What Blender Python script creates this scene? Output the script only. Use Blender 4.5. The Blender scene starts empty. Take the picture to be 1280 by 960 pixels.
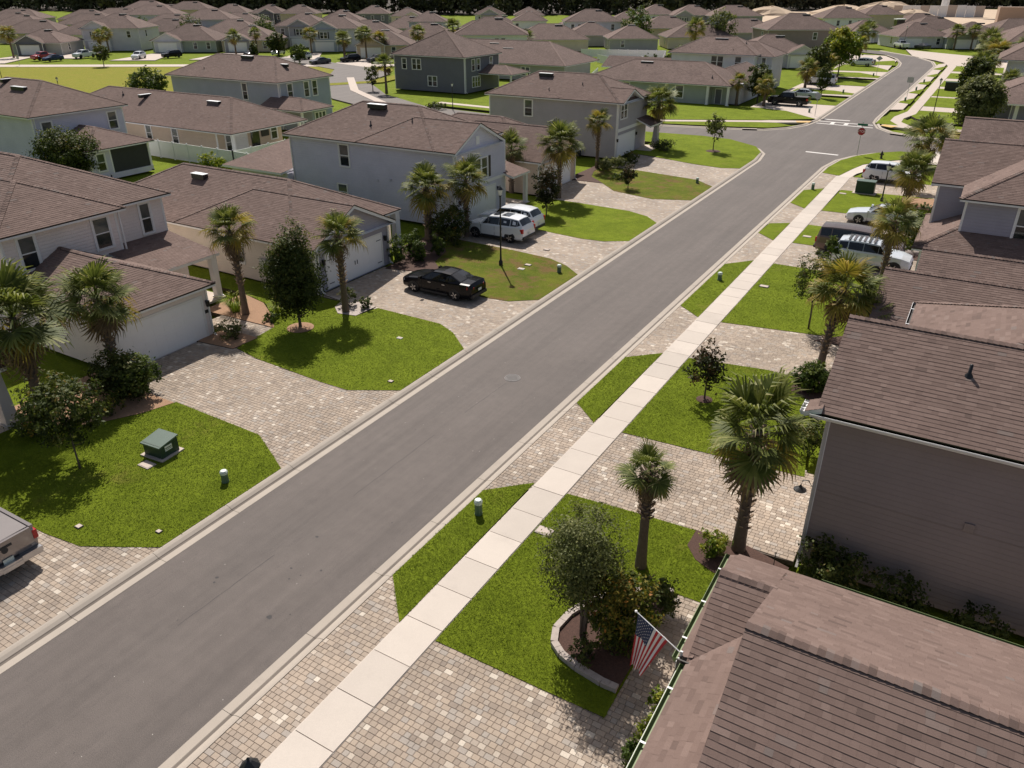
import bpy, math, random
from mathutils import Vector, Matrix
import numpy as np
random.seed(7)
RND = random.Random(11)
S = bpy.context.scene
COL = S.collection
R = math.radians

# ------------------------------------------------------------------ camera, sky, sun
F_PX, PITCH, YAW, ROLL = 969.6, 0.4783, 0.5343, -0.003
CAM_H = 16.6
cam_d = bpy.data.cameras.new('camera'); cam = bpy.data.objects.new('camera', cam_d); COL.objects.link(cam)
cam_d.sensor_width = 36.0; cam_d.lens = F_PX * 36.0 / 1280.0
cam_d.clip_start = 0.3; cam_d.clip_end = 3000
d = Vector((-math.sin(YAW)*math.cos(PITCH), math.cos(YAW)*math.cos(PITCH), -math.sin(PITCH)))
r = Vector((math.cos(YAW), math.sin(YAW), 0)); u = r.cross(d)
c_, s_ = math.cos(ROLL), math.sin(ROLL)
r2 = r*c_ + u*s_; u2 = u*c_ - r*s_
cam.matrix_world = Matrix(((r2.x, u2.x, -d.x, 0), (r2.y, u2.y, -d.y, 0), (r2.z, u2.z, -d.z, CAM_H), (0, 0, 0, 1)))
S.camera = cam
W = bpy.data.worlds.new('World'); S.world = W; W.use_nodes = True
SUN_DIR = Vector((-0.55, 0.64, 0.98)).normalized()
el = math.asin(SUN_DIR.z); rot = math.atan2(SUN_DIR.x, SUN_DIR.y)
nt = W.node_tree; bg = nt.nodes['Background']
sky = nt.nodes.new('ShaderNodeTexSky'); sky.sky_type = 'NISHITA'; sky.sun_disc = False
sky.sun_elevation = el; sky.sun_rotation = rot; sky.dust_density = 2.5; sky.air_density = 1.0; sky.ozone_density = 1.0
hz = nt.nodes.new('ShaderNodeMixRGB'); hz.inputs[0].default_value = .28; hz.inputs[2].default_value = (1.95, 1.95, 1.95, 1)   # summer haze whitens the sky
nt.links.new(sky.outputs[0], hz.inputs[1]); nt.links.new(hz.outputs[0], bg.inputs[0]); bg.inputs[1].default_value = 0.085
sd = bpy.data.lights.new('sun', 'SUN'); sd.energy = 4.8; sd.angle = R(0.55); sd.color = (1.0, 0.945, 0.87)
so = bpy.data.objects.new('sun', sd); COL.objects.link(so); so.location = (-40, 60, 80)
so.rotation_euler = SUN_DIR.to_track_quat('Z', 'Y').to_euler()
S.view_settings.view_transform = 'Standard'; S.view_settings.look = 'None'
S.view_settings.exposure = 0.22; S.view_settings.gamma = 1.0
S.render.engine = 'CYCLES'
S.render.resolution_x = 1024; S.render.resolution_y = 768
S.cycles.max_bounces = 5; S.cycles.diffuse_bounces = 3; S.cycles.glossy_bounces = 2

# ------------------------------------------------------------------ materials
def srgb(r_, g_, b_):
    f = lambda c: (c/255/12.92) if c/255 <= .04045 else ((c/255+.055)/1.055)**2.4
    return (f(r_), f(g_), f(b_))
class NT:
    def __init__(s, name):
        s.m = bpy.data.materials.new(name); s.m.use_nodes = True; s.t = s.m.node_tree
        s.b = s.t.nodes['Principled BSDF']
    def n(s, typ, **k):
        nd = s.t.nodes.new('ShaderNode'+typ)
        for a, v in k.items():
            if a.startswith('i_'): nd.inputs[int(a[2:]) if a[2:].isdigit() else a[2:].replace('_', ' ')].default_value = v
            else: setattr(nd, a, v)
        return nd
    def l(s, a, b): s.t.links.new(a, b)
    def math(s, op, a, b=None, c=None):
        nd = s.n('Math', operation=op)
        for i, x in enumerate((a, b, c)):
            if x is None: continue
            if isinstance(x, (int, float)): nd.inputs[i].default_value = x
            else: s.l(x, nd.inputs[i])
        return nd.outputs[0]
    def noise(s, vec, scale, detail=4, rough=.6):
        nd = s.n('TexNoise'); nd.inputs['Scale'].default_value = scale; nd.inputs['Detail'].default_value = detail
        nd.inputs['Roughness'].default_value = rough
        if vec is not None: s.l(vec, nd.inputs['Vector'])
        return nd.outputs['Fac']
    def mix(s, fac, a, b, mode='MIX'):
        nd = s.n('MixRGB', blend_type=mode)
        for i, x in zip((0, 1, 2), (fac, a, b)):
            if isinstance(x, (int, float)): nd.inputs[i].default_value = x
            elif isinstance(x, tuple): nd.inputs[i].default_value = (*x[:3], 1)
            else: s.l(x, nd.inputs[i])
        return nd.outputs[0]
    def ramp(s, fac, stops):
        nd = s.n('ValToRGB'); e = nd.color_ramp.elements
        while len(e) < len(stops): e.new(.5)
        for x, (p, c) in zip(e, stops): x.position = p; x.color = (*c, 1) if len(c) == 3 else c
        s.l(fac, nd.inputs[0]); return nd.outputs[0]
    def range(s, v, a, b, c, d_):
        nd = s.n('MapRange'); s.l(v, nd.inputs[0])
        for i, x in enumerate((a, b, c, d_)): nd.inputs[i+1].default_value = x
        return nd.outputs[0]
    def bump(s, h, strength=.3, dist=.02):
        nd = s.n('Bump'); nd.inputs['Strength'].default_value = strength; nd.inputs['Distance'].default_value = dist
        s.l(h, nd.inputs['Height']); s.l(nd.outputs[0], s.b.inputs['Normal'])
    def done(s, col, rough=.7, metal=0, spec=.4):
        if isinstance(col, tuple): s.b.inputs['Base Color'].default_value = (*col, 1)
        else: s.l(col, s.b.inputs['Base Color'])
        s.b.inputs['Roughness'].default_value = rough; s.b.inputs['Metallic'].default_value = metal
        s.b.inputs['Specular IOR Level'].default_value = spec
        return s.m
def scl(c, k): return tuple(min(1, x*k) for x in c)
def basic(name, col, rough=.7, var=.12, scale=2.0, bump=0, bscale=30, metal=0, spec=.4, coat=0):
    t = NT(name); co = t.n('TexCoord').outputs['Object']
    n1 = t.noise(co, scale, 5); c = t.mix(n1, scl(col, 1-var), scl(col, 1+var))
    if bump: t.bump(t.noise(co, bscale, 3), bump, .01)
    m = t.done(c, rough, metal, spec)
    if coat: t.b.inputs['Coat Weight'].default_value = coat; t.b.inputs['Coat Roughness'].default_value = .05
    return m
M = {}
def toned(name, stops, rough=.85, nscale=60, nvar=.18, bump=.25, patch=0, obj_random=False):
    """base colour picked per piece by the face attribute 'tone', with fine grain"""
    t = NT(name); at = t.n('Attribute', attribute_name='tone').outputs['Fac']
    co = t.n('NewGeometry').outputs['Position']
    c = t.ramp(at, stops)
    g = t.noise(co, nscale, 3); c = t.mix(1.0, c, t.range(g, .25, .75, 1-nvar, 1+nvar), 'MULTIPLY')
    if patch:
        p = t.noise(co, .35, 4); c = t.mix(1.0, c, t.range(p, .3, .7, 1-patch, 1+patch), 'MULTIPLY')
    if bump: t.bump(g, bump, .008)
    return t.done(c, rough, 0, .25)
M['paver'] = toned('paver', [(0, (.265,.215,.175)), (.25, (.33,.265,.21)), (.5, (.375,.30,.235)), (.72, (.335,.293,.255)), (.86, (.42,.35,.285)), (1, (.55,.48,.40))], nscale=45, nvar=.16, patch=.17)
M['shingle'] = toned('shingle', [(0, (.118,.082,.070)), (.3, (.155,.106,.090)), (.6, (.183,.127,.108)), (.85, (.212,.150,.128)), (1, (.155,.128,.117))], rough=.95, nscale=110, nvar=.3, bump=.5, patch=.08)
def shingle_far():
    t = NT('shingle_sheet'); uv = t.n('TexCoord').outputs['UV']; pos = t.n('NewGeometry').outputs['Position']
    b = t.n('TexBrick'); t.l(uv, b.inputs['Vector']); b.inputs['Scale'].default_value = 1
    b.offset = .5; b.inputs['Brick Width'].default_value = .3; b.inputs['Row Height'].default_value = .15
    b.inputs['Mortar Size'].default_value = .008; b.inputs['Color1'].default_value = (.142,.099,.085,1); b.inputs['Color2'].default_value = (.208,.147,.127,1)
    b.inputs['Mortar'].default_value = (.085,.062,.055,1); b.inputs['Bias'].default_value = -.1
    c = t.mix(1.0, b.outputs['Color'], t.range(t.noise(pos, .5, 4), .3, .7, .88, 1.12), 'MULTIPLY')
    c = t.mix(1.0, c, t.range(t.n('ObjectInfo').outputs['Random'], 0, 1, .88, 1.12), 'MULTIPLY')
    c = t.mix(1.0, c, t.range(t.noise(pos, 14, 3), .3, .7, .85, 1.15), 'MULTIPLY')
    t.bump(b.outputs['Fac'], .6, .01)
    t.t.nodes['Bump'].invert = True
    return t.done(c, .95, 0, .2)
M['shingle_sheet'] = shingle_far()
def asphalt():
    t = NT('asphalt'); p = t.n('NewGeometry').outputs['Position']
    big = t.noise(p, .25, 5); mid = t.noise(p, 2.2, 5); fine = t.noise(p, 38, 2, .7)
    base = t.mix(big, (.098,.080,.071), (.132,.110,.099))
    c = t.mix(1.0, base, t.range(mid, .3, .7, .93, 1.07), 'MULTIPLY')
    c = t.mix(1.0, c, t.range(fine, .25, .75, .72, 1.28), 'MULTIPLY')
    sx = t.n('SeparateXYZ'); t.l(p, sx.inputs[0])
    # wheel-path wear along the street (polished, slightly darker strips)
    w = t.math('SINE', t.math('MULTIPLY', t.math('ADD', sx.outputs[0], 16.6), 2.05))
    c = t.mix(1.0, c, t.range(w, -1, 1, .955, 1.04), 'MULTIPLY')
    ms = t.n('Mapping'); ms.inputs['Scale'].default_value = (1.1, .05, 1); t.l(p, ms.inputs[0])
    c = t.mix(1.0, c, t.range(t.noise(ms.outputs[0], 2.0, 5, .6), .3, .7, .88, 1.1), 'MULTIPLY')
    pt = t.noise(p, .12, 3); c = t.mix(t.range(pt, .56, .60, 0, .14), c, (.08,.068,.062))
    v = t.n('TexVoronoi', feature='F1'); v.inputs['Scale'].default_value = 1.7; t.l(p, v.inputs['Vector'])
    spot = t.math('LESS_THAN', v.outputs['Distance'], .045)
    pick = t.math('GREATER_THAN', t.noise(p, .6, 2), .56)
    c = t.mix(t.math('MULTIPLY', t.math('MULTIPLY', spot, pick), .75), c, (.03,.028,.028))
    v2 = t.n('TexVoronoi', feature='F1'); v2.inputs['Scale'].default_value = 2.3; t.l(p, v2.inputs['Vector'])
    c = t.mix(t.math('MULTIPLY', t.math('LESS_THAN', v2.outputs['Distance'], .03), .8), c, (.5,.47,.42))
    # thin cracks
    mp = t.n('Mapping'); mp.inputs['Scale'].default_value = (1, .16, 1); t.l(p, mp.inputs[0])
    nz = t.noise(mp.outputs[0], .8, 6, .65); cr = t.math('LESS_THAN', t.math('ABSOLUTE', t.math('SUBTRACT', nz, .47)), .0018)
    c = t.mix(t.math('MULTIPLY', cr, .35), c, (.06,.05,.05))
    t.bump(fine, .5, .01); return t.done(c, .8, 0, .4)
M['asphalt'] = asphalt()
def concrete(name, col, var=.1, dirt=.25, per=False):
    t = NT(name); p = t.n('NewGeometry').outputs['Position']
    c = t.mix(t.noise(p, 1.1, 6), scl(col, 1-var), scl(col, 1+var))
    c = t.mix(1.0, c, t.range(t.noise(p, 50, 2), .3, .7, .94, 1.06), 'MULTIPLY')
    c = t.mix(t.range(t.noise(p, .45, 6, .7), .55, .8, 0, dirt), c, scl(col, .55))
    if per: c = t.mix(1.0, c, t.range(t.n('ObjectInfo').outputs['Random'], 0, 1, .9, 1.07), 'MULTIPLY')
    t.bump(t.noise(p, 60, 2), .15, .005); return t.done(c, .85, 0, .3)
M['sidewalk'] = concrete('sidewalk_concrete', (.53,.465,.405), .08, .38, True)
M['kerb'] = concrete('kerb_concrete', (.40,.345,.29), .12, .5)
M['gutter_dirt'] = concrete('gutter_dirt', (.15,.125,.105), .3, .4)
M['far_conc'] = concrete('pale_concrete', (.50,.42,.36), .08, .2)
def grass_mat(name, a, b_, dry, drya=.5):
    t = NT(name); p = t.n('NewGeometry').outputs['Position']
    c = t.mix(t.range(t.noise(p, .5, 5), .3, .7, 0, 1), a, b_)
    c = t.mix(1.0, c, t.range(t.noise(p, 9, 4, .7), .25, .75, .76, 1.22), 'MULTIPLY')
    c = t.mix(1.0, c, t.range(t.noise(p, 55, 2, .8), .25, .75, .72, 1.28), 'MULTIPLY')
    c = t.mix(t.range(t.noise(p, .33, 6, .75), .58, .78, 0, drya), c, dry)
    c = t.mix(1.0, c, t.range(t.noise(p, 2.2, 5, .7), .3, .7, .84, 1.14), 'MULTIPLY')
    if drya > .9: c = t.mix(t.range(t.noise(p, .55, 6, .8), .50, .60, 0, .8), c, dry)
    t.bump(t.noise(p, 30, 4, .8), 1.0, .05); return t.done(c, .95, 0, .1)
M['grass'] = grass_mat('grass_turf', (.118,.158,.008), (.175,.222,.015), (.24,.19,.05), .6)
M['grass_dry'] = grass_mat('grass_turf_patchy', (.085,.115,.010), (.15,.16,.018), (.17,.095,.045), 1.3)
M['grass_far'] = grass_mat('grass_park', (.195,.205,.020), (.235,.21,.03), (.30,.215,.065), .7)
def blade():
    t = NT('grass_blade'); at = t.n('Attribute', attribute_name='tone').outputs['Fac']
    p = t.n('NewGeometry').outputs['Position']
    c = t.ramp(at, [(0, (.085,.118,.006)), (.5, (.165,.218,.012)), (.9, (.235,.285,.024)), (1, (.38,.34,.10))])
    c = t.mix(t.range(t.noise(p, .33, 6, .75), .58, .78, 0, .5), c, (.30,.24,.06))
    return t.done(c, .8, 0, .2)
M['blade'] = blade()
M['soil'] = basic('soil', (.05,.035,.025), .95, .3, 8, .6, 40)
M['mulch'] = basic('mulch', (.075,.04,.03), .95, .75, 22, 1.0, 50)
M['pine_straw'] = basic('pine_straw', (.32,.19,.115), .95, .35, 14, 1.0, 60)
M['sand'] = basic('sand', (.50,.38,.27), .95, .2, .08, .4, 1)
M['joint'] = basic('joint_sand', (.115,.09,.072), .95, .3, 10)
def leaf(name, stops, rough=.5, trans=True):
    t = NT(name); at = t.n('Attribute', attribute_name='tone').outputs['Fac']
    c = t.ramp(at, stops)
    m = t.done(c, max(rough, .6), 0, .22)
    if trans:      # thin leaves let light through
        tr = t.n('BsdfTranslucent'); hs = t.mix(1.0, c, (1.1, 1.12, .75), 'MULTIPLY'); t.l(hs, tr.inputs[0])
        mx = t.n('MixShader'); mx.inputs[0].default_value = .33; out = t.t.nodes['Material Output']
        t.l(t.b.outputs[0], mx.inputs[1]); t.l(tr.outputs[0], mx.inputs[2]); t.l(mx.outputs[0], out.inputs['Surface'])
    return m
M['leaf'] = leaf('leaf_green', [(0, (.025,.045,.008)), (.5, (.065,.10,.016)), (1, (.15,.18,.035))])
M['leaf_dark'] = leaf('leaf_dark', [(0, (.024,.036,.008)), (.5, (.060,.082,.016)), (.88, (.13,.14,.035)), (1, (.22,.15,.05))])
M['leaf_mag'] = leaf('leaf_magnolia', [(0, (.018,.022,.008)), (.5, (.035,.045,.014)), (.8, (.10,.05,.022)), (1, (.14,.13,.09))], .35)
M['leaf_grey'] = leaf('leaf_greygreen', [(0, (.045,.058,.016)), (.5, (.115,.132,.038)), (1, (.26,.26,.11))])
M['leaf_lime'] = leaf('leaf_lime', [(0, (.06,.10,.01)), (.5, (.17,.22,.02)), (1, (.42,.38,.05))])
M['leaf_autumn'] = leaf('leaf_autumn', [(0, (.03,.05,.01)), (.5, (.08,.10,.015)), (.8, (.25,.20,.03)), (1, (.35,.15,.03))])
M['leaf_far'] = leaf('leaf_forest', [(0, (.035,.036,.021)), (.5, (.085,.085,.046)), (1, (.19,.17,.08))], .8, False)
M['frond'] = leaf('palm_frond', [(0, (.045,.062,.014)), (.45, (.10,.125,.026)), (.8, (.22,.23,.065)), (1, (.46,.42,.20))], .4)  # palest tones put bright highlights into the frond colour
M['frond_old'] = leaf('palm_frond_yellowing', [(0, (.12,.12,.02)), (.5, (.30,.24,.04)), (1, (.36,.24,.09))], .6)
M['frond_dead'] = leaf('palm_frond_dead', [(0, (.10,.065,.04)), (1, (.26,.19,.12))], .8)
M['bark_palm'] = basic('palm_bark', (.135,.10,.075), .95, .45, 9, 1.0, 35)
M['boot'] = basic('palm_boot', (.24,.17,.115), .9, .4, 6, .6, 30)
M['bark'] = basic('bark', (.11,.085,.07), .95, .35, 8, .8, 40)
M['white'] = basic('white_paint', (.80,.79,.78), .45, .05, 3)
M['trim'] = basic('white_trim', (.80,.78,.76), .5, .06, 2)
M['greytrim'] = basic('grey_trim', (.48,.45,.44), .5, .06, 2)
M['door_w'] = basic('garage_door_white', (.88,.86,.85), .45, .04, 1.5)
M['drip'] = basic('dark_drip_edge', (.035,.026,.022), .5, .2, 4)
M['gutter_green'] = basic('algae_gutter', (.15,.20,.075), .5, .25, 5)
M['black'] = basic('black_metal', (.018,.018,.02), .4, .2, 4)
M['rubber'] = basic('rubber', (.015,.015,.016), .85, .2, 9)
M['rim'] = basic('alloy', (.45,.45,.47), .3, .1, 6, metal=.9)
M['galv'] = basic('galvanised_metal', (.42,.43,.44), .45, .15, 3, metal=.6)
M['boxgreen'] = basic('utility_green', (.022,.05,.032), .5, .2, 3)
M['boxtop'] = basic('utility_green_pale', (.085,.125,.10), .5, .15, 3)  # paler green than the cabinet sides, used on the lids
M['palegreen'] = basic('pedestal_green', (.11,.165,.115), .5, .15, 3)
M['palecap'] = basic('pedestal_cap', (.60,.66,.60), .45, .08, 3)
M['flange'] = basic('iron', (.05,.045,.045), .8, .4, 20, .5, 40)
M['redp'] = basic('sign_red', (.38,.015,.02), .4, .05, 3)
M['greensign'] = basic('sign_green', (.0,.14,.075), .4, .05, 3)
M['yellow'] = basic('tactile_yellow', (.60,.38,.13), .7, .1, 6)
M['marking'] = basic('road_marking', (.66,.62,.58), .6, .14, 6)
M['vinyl'] = basic('vinyl_fence', (.78,.79,.77), .4, .05, 1)
M['screen'] = basic('lanai_screen', (.045,.045,.045), .8, .2, 2)
M['screentop'] = basic('lanai_roof_screen', (.22,.19,.175), .6, .15, 2)
M['lampglass'] = basic('lamp_glass', (.75,.75,.72), .15, .05, 3)
M['dumpster'] = basic('tan_tarp', (.38,.27,.2), .7, .15, 3)
M['stone'] = basic('pale_stone', (.40,.34,.30), .85, .3, 6, .5, 30)
def glass(name, a, b_):
    t = NT(name); co = t.n('TexCoord').outputs['Object']
    return t.done(t.mix(t.range(t.noise(co, .7, 3), .35, .65, 0, 1), a, b_), .06, 0, .6)
M["glass"] = glass('window_glass', (.012,.014,.016), (.035,.04,.042))
M['glass_up'] = glass('window_glass_blind_reflection', (.03,.045,.042), (.11,.12,.115))  # blinds, with the upper panes' greenish reflection put into the colour
M['carglass'] = glass('car_glass', (.008,.009,.011), (.02,.022,.025))
def paint(name, col, metal=.0, rough=.14):
    return basic(name, col, rough, .04, 3, metal=metal, spec=.5, coat=.35)
for nm, c, mt in [('p_white', (.72,.73,.75), 0), ('p_black', (.006,.006,.008), 0), ('p_silver', (.27,.235,.22), .3), ('p_brown', (.16,.12,.105), .4),
                  ('p_red', (.42,.03,.03), 0), ('p_blue', (.03,.05,.11), .3), ('p_pearl', (.62,.65,.68), .1), ('p_grey', (.10,.105,.12), .4)]:
    M[nm] = paint('car_paint_'+nm[2:], c, mt)
for k_ in ('p_black', 'p_grey', 'p_blue', 'p_brown'):
    b_ = M[k_].node_tree.nodes['Principled BSDF']; b_.inputs['Specular IOR Level'].default_value = .22; b_.inputs['Coat Weight'].default_value = .0
M['plastic'] = basic('dark_plastic', (.03,.03,.032), .6, .1, 5)
M['cover'] = basic('bed_cover_vinyl', (.20,.175,.17), .6, .06, 2, .2, 60)
M['tail'] = basic('tail_lamp', (.40,.02,.02), .2, .1, 4)
M['head'] = basic('head_lamp', (.6,.6,.62), .1, .1, 4)
def wallmat(name, col):
    t = NT(name); uv = t.n('TexCoord').outputs['UV']; p = t.n('NewGeometry').outputs['Position']
    sp = t.n('SeparateXYZ'); t.l(uv, sp.inputs[0])
    fr = t.math('FRACT', t.math('DIVIDE', sp.outputs[1], .18))
    c = t.mix(1.0, col, t.range(t.noise(p, .7, 4), .3, .7, .94, 1.06), 'MULTIPLY')
    c = t.mix(1.0, c, t.range(t.noise(p, 12, 3), .3, .7, .97, 1.03), 'MULTIPLY')
    t.bump(t.math('SUBTRACT', 1.0, fr), .9, .018); return t.done(c, .75, 0, .25)
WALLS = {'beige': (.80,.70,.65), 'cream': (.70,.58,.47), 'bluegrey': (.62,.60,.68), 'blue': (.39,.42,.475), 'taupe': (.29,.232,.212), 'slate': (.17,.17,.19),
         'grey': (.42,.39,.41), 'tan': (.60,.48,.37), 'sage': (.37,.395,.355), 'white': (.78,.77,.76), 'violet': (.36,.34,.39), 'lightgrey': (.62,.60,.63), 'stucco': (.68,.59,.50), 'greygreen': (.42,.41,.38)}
for k, v in WALLS.items(): M['w_'+k] = wallmat('siding_'+k, v)
def flagmat(name, c): return basic(name, c, .7, .06, 8)
M['f_red'] = flagmat('flag_red', (.42,.02,.03)); M['f_white'] = flagmat('flag_white', (.72,.68,.68)); M['f_blue'] = flagmat('flag_blue', (.02,.035,.09))

# ------------------------------------------------------------------ mesh helpers
class MB:
    def __init__(s): s.v = []; s.f = []; s.m = []; s.uv = []; s.c = []
    def face(s, pts, m=0, uv=None, c=.5):
        i = len(s.v); s.v.extend([tuple(p) for p in pts]); s.f.append(tuple(range(i, i+len(pts)))); s.m.append(m); s.uv.append(uv); s.c.append(c)
    def box(s, x0, x1, y0, y1, z0, z1, m=0, c=.5, top=None, skip=''):
        p = [(x0,y0,z0),(x1,y0,z0),(x1,y1,z0),(x0,y1,z0),(x0,y0,z1),(x1,y0,z1),(x1,y1,z1),(x0,y1,z1)]
        fs = {'b': (3,2,1,0), 't': (4,5,6,7), 's': (0,1,5,4), 'e': (1,2,6,5), 'n': (2,3,7,6), 'w': (3,0,4,7)}
        for k, q in fs.items():
            if k in skip: continue
            s.face([p[i] for i in q], (top if (k == 't' and top is not None) else m), None, c)
    def pbox(s, fr, a0, a1, o0, o1, z0, z1, m=0, c=.5):
        """box in a wall frame: a along the wall, o outward, z up"""
        P = [fr(a, o, z) for z in (z0, z1) for a, o in ((a0,o0),(a1,o0),(a1,o1),(a0,o1))]
        for q in ((3,2,1,0),(4,5,6,7),(0,1,5,4),(1,2,6,5),(2,3,7,6),(3,0,4,7)): s.face([P[i] for i in q], m, None, c)
    def tube(s, path, rad, n=8, m=0, c=.5, cap=True):
        path = [Vector(p) for p in path]; rings = []
        for i, p in enumerate(path):
            t = (path[min(i+1, len(path)-1)] - path[max(i-1, 0)]).normalized()
            a = t.orthogonal().normalized() if abs(t.z) < .9 else Vector((1,0,0)); a = (a - t*a.dot(t)).normalized(); b = t.cross(a)
            rr = rad[i] if isinstance(rad, (list, tuple)) else rad
            rings.append([p + (a*math.cos(2*math.pi*k/n) + b*math.sin(2*math.pi*k/n))*rr for k in range(n)])
        base = len(s.v)
        for rg in rings: s.v.extend([tuple(q) for q in rg])
        for i in range(len(path)-1):
            for k in range(n):
                k2 = (k+1) % n
                s.f.append((base+i*n+k, base+i*n+k2, base+(i+1)*n+k2, base+(i+1)*n+k)); s.m.append(m); s.uv.append(None); s.c.append(c)
        if cap:
            s.f.append(tuple(base+k for k in range(n))[::-1]); s.m.append(m); s.uv.append(None); s.c.append(c)
            s.f.append(tuple(base+(len(path)-1)*n+k for k in range(n))); s.m.append(m); s.uv.append(None); s.c.append(c)
    def bar(s, a, b, w, h, m=0, c=.5):
        """rectangular bar from a to b (w sideways, h vertical)"""
        a = Vector(a); b = Vector(b); t = (b-a).normalized(); sd = t.cross(Vector((0,0,1)))
        sd = sd.normalized() if sd.length > .01 else Vector((1,0,0)); up = sd.cross(t)
        P = [q + sd*(w/2*i) + up*(h/2*j) for q in (a, b) for i, j in ((-1,-1),(1,-1),(1,1),(-1,1))]
        for q in ((3,2,1,0),(4,5,6,7),(0,1,5,4),(1,2,6,5),(2,3,7,6),(3,0,4,7)): s.face([P[i] for i in q], m, None, c)
    def lathe(s, prof, n=16, m=0, cx=0, cy=0):
        base = len(s.v)
        for rr, z in prof: s.v.extend([(cx+rr*math.cos(2*math.pi*k/n), cy+rr*math.sin(2*math.pi*k/n), z) for k in range(n)])
        for i in range(len(prof)-1):
            for k in range(n):
                k2 = (k+1) % n
                s.f.append((base+i*n+k, base+i*n+k2, base+(i+1)*n+k2, base+(i+1)*n+k)); s.m.append(m); s.uv.append(None); s.c.append(.5)
    def build(s, name, mats, parent=None, smooth=False, kind=None, loc=None, angle=None):
        if not isinstance(mats, (list, tuple)): mats = [mats]
        me = bpy.data.meshes.new(name); me.from_pydata(s.v, [], s.f)
        for k in mats: me.materials.append(M[k])
        me.polygons.foreach_set('material_index', s.m)
        at = me.attributes.new('tone', 'FLOAT', 'FACE'); at.data.foreach_set('value', s.c)
        ul = me.uv_layers.new(name='uv'); arr = np.zeros(len(me.loops)*2, dtype=np.float32); k = 0
        for f, uv in zip(s.f, s.uv):
            if uv is None and len(s.f) < 20000:
                a, b, c = (Vector(s.v[f[0]]), Vector(s.v[f[1]]), Vector(s.v[f[2]])); nrm = (b-a).cross(c-b)
                if abs(nrm.z) > .7*nrm.length: uv = [(s.v[i][0], s.v[i][1]) for i in f]
                else: uv = [(s.v[i][0]+s.v[i][1], s.v[i][2]) for i in f]
            if uv is not None:
                for q in uv: arr[k] = q[0]; arr[k+1] = q[1]; k += 2
            else: k += 2*len(f)
        ul.data.foreach_set('uv', arr)
        if smooth:
            me.polygons.foreach_set('use_smooth', [True]*len(me.polygons))
            if angle: me.set_sharp_from_angle(angle=R(angle))
        me.update()
        return link(name, me, parent, kind, loc)
def link(name, me, parent=None, kind=None, loc=None):
    o = bpy.data.objects.new(name, me); COL.objects.link(o)
    if parent is not None: o.parent = parent
    if kind: o['kind'] = kind
    if loc is not None: o.location = loc
    return o
def tag(o, label=None, cat=None, group=None):
    if label: o['label'] = label
    if cat: o['category'] = cat
    if group: o['group'] = group
    return o
def empty(name, label, cat, loc=(0,0,0), rot=0, group=None):
    o = bpy.data.objects.new(name, None); COL.objects.link(o); o.location = loc; o.rotation_euler = (0,0,rot); o.empty_display_size = .3
    return tag(o, label, cat, group)
def poly_sheet(name, pts, z0, z1, top, side=None, parent=None, kind='structure', label=None):
    """flat ground piece with a real edge"""
    area = sum(pts[i][0]*pts[(i+1) % len(pts)][1]-pts[(i+1) % len(pts)][0]*pts[i][1] for i in range(len(pts)))
    if area < 0: pts = pts[::-1]
    mb = MB(); mb.face([(x, y, z1) for x, y in pts], 0)
    n = len(pts)
    for i in range(n):
        a, b = pts[i], pts[(i+1) % n]
        mb.face([(a[0],a[1],z0),(b[0],b[1],z0),(b[0],b[1],z1),(a[0],a[1],z1)], 1)
    o = mb.build(name, [top, side or top], parent, kind=kind)
    if label: o['label'] = label
    return o
def inside(p, poly):
    x, y = p; r_ = False; n = len(poly); j = n-1
    for i in range(n):
        xi, yi = poly[i]; xj, yj = poly[j]
        if (yi > y) != (yj > y) and x < (xj-xi)*(y-yi)/(yj-yi)+xi: r_ = not r_
        j = i
    return r_
def smooth_poly(pts, it=1):
    for _ in range(it):
        o = []
        for i in range(len(pts)):
            a, b = pts[i], pts[(i+1) % len(pts)]
            o += [(a[0]*.8+b[0]*.2, a[1]*.8+b[1]*.2), (a[0]*.2+b[0]*.8, a[1]*.2+b[1]*.8)]
        pts = o
    return pts
def clip_convex(sub, clip):
    out = sub
    for i in range(len(clip)):
        a, b = clip[i], clip[(i+1) % len(clip)]; inp = out; out = []
        if not inp: break
        sd_ = lambda p: (b[0]-a[0])*(p[1]-a[1])-(b[1]-a[1])*(p[0]-a[0])
        for j in range(len(inp)):
            p, q = inp[j], inp[(j+1) % len(inp)]; sp, sq = sd_(p), sd_(q)
            if sp >= 0: out.append(p)
            if (sp >= 0) != (sq >= 0):
                t = sp/(sp-sq); out.append((p[0]+(q[0]-p[0])*t, p[1]+(q[1]-p[1])*t))
    return out

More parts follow.
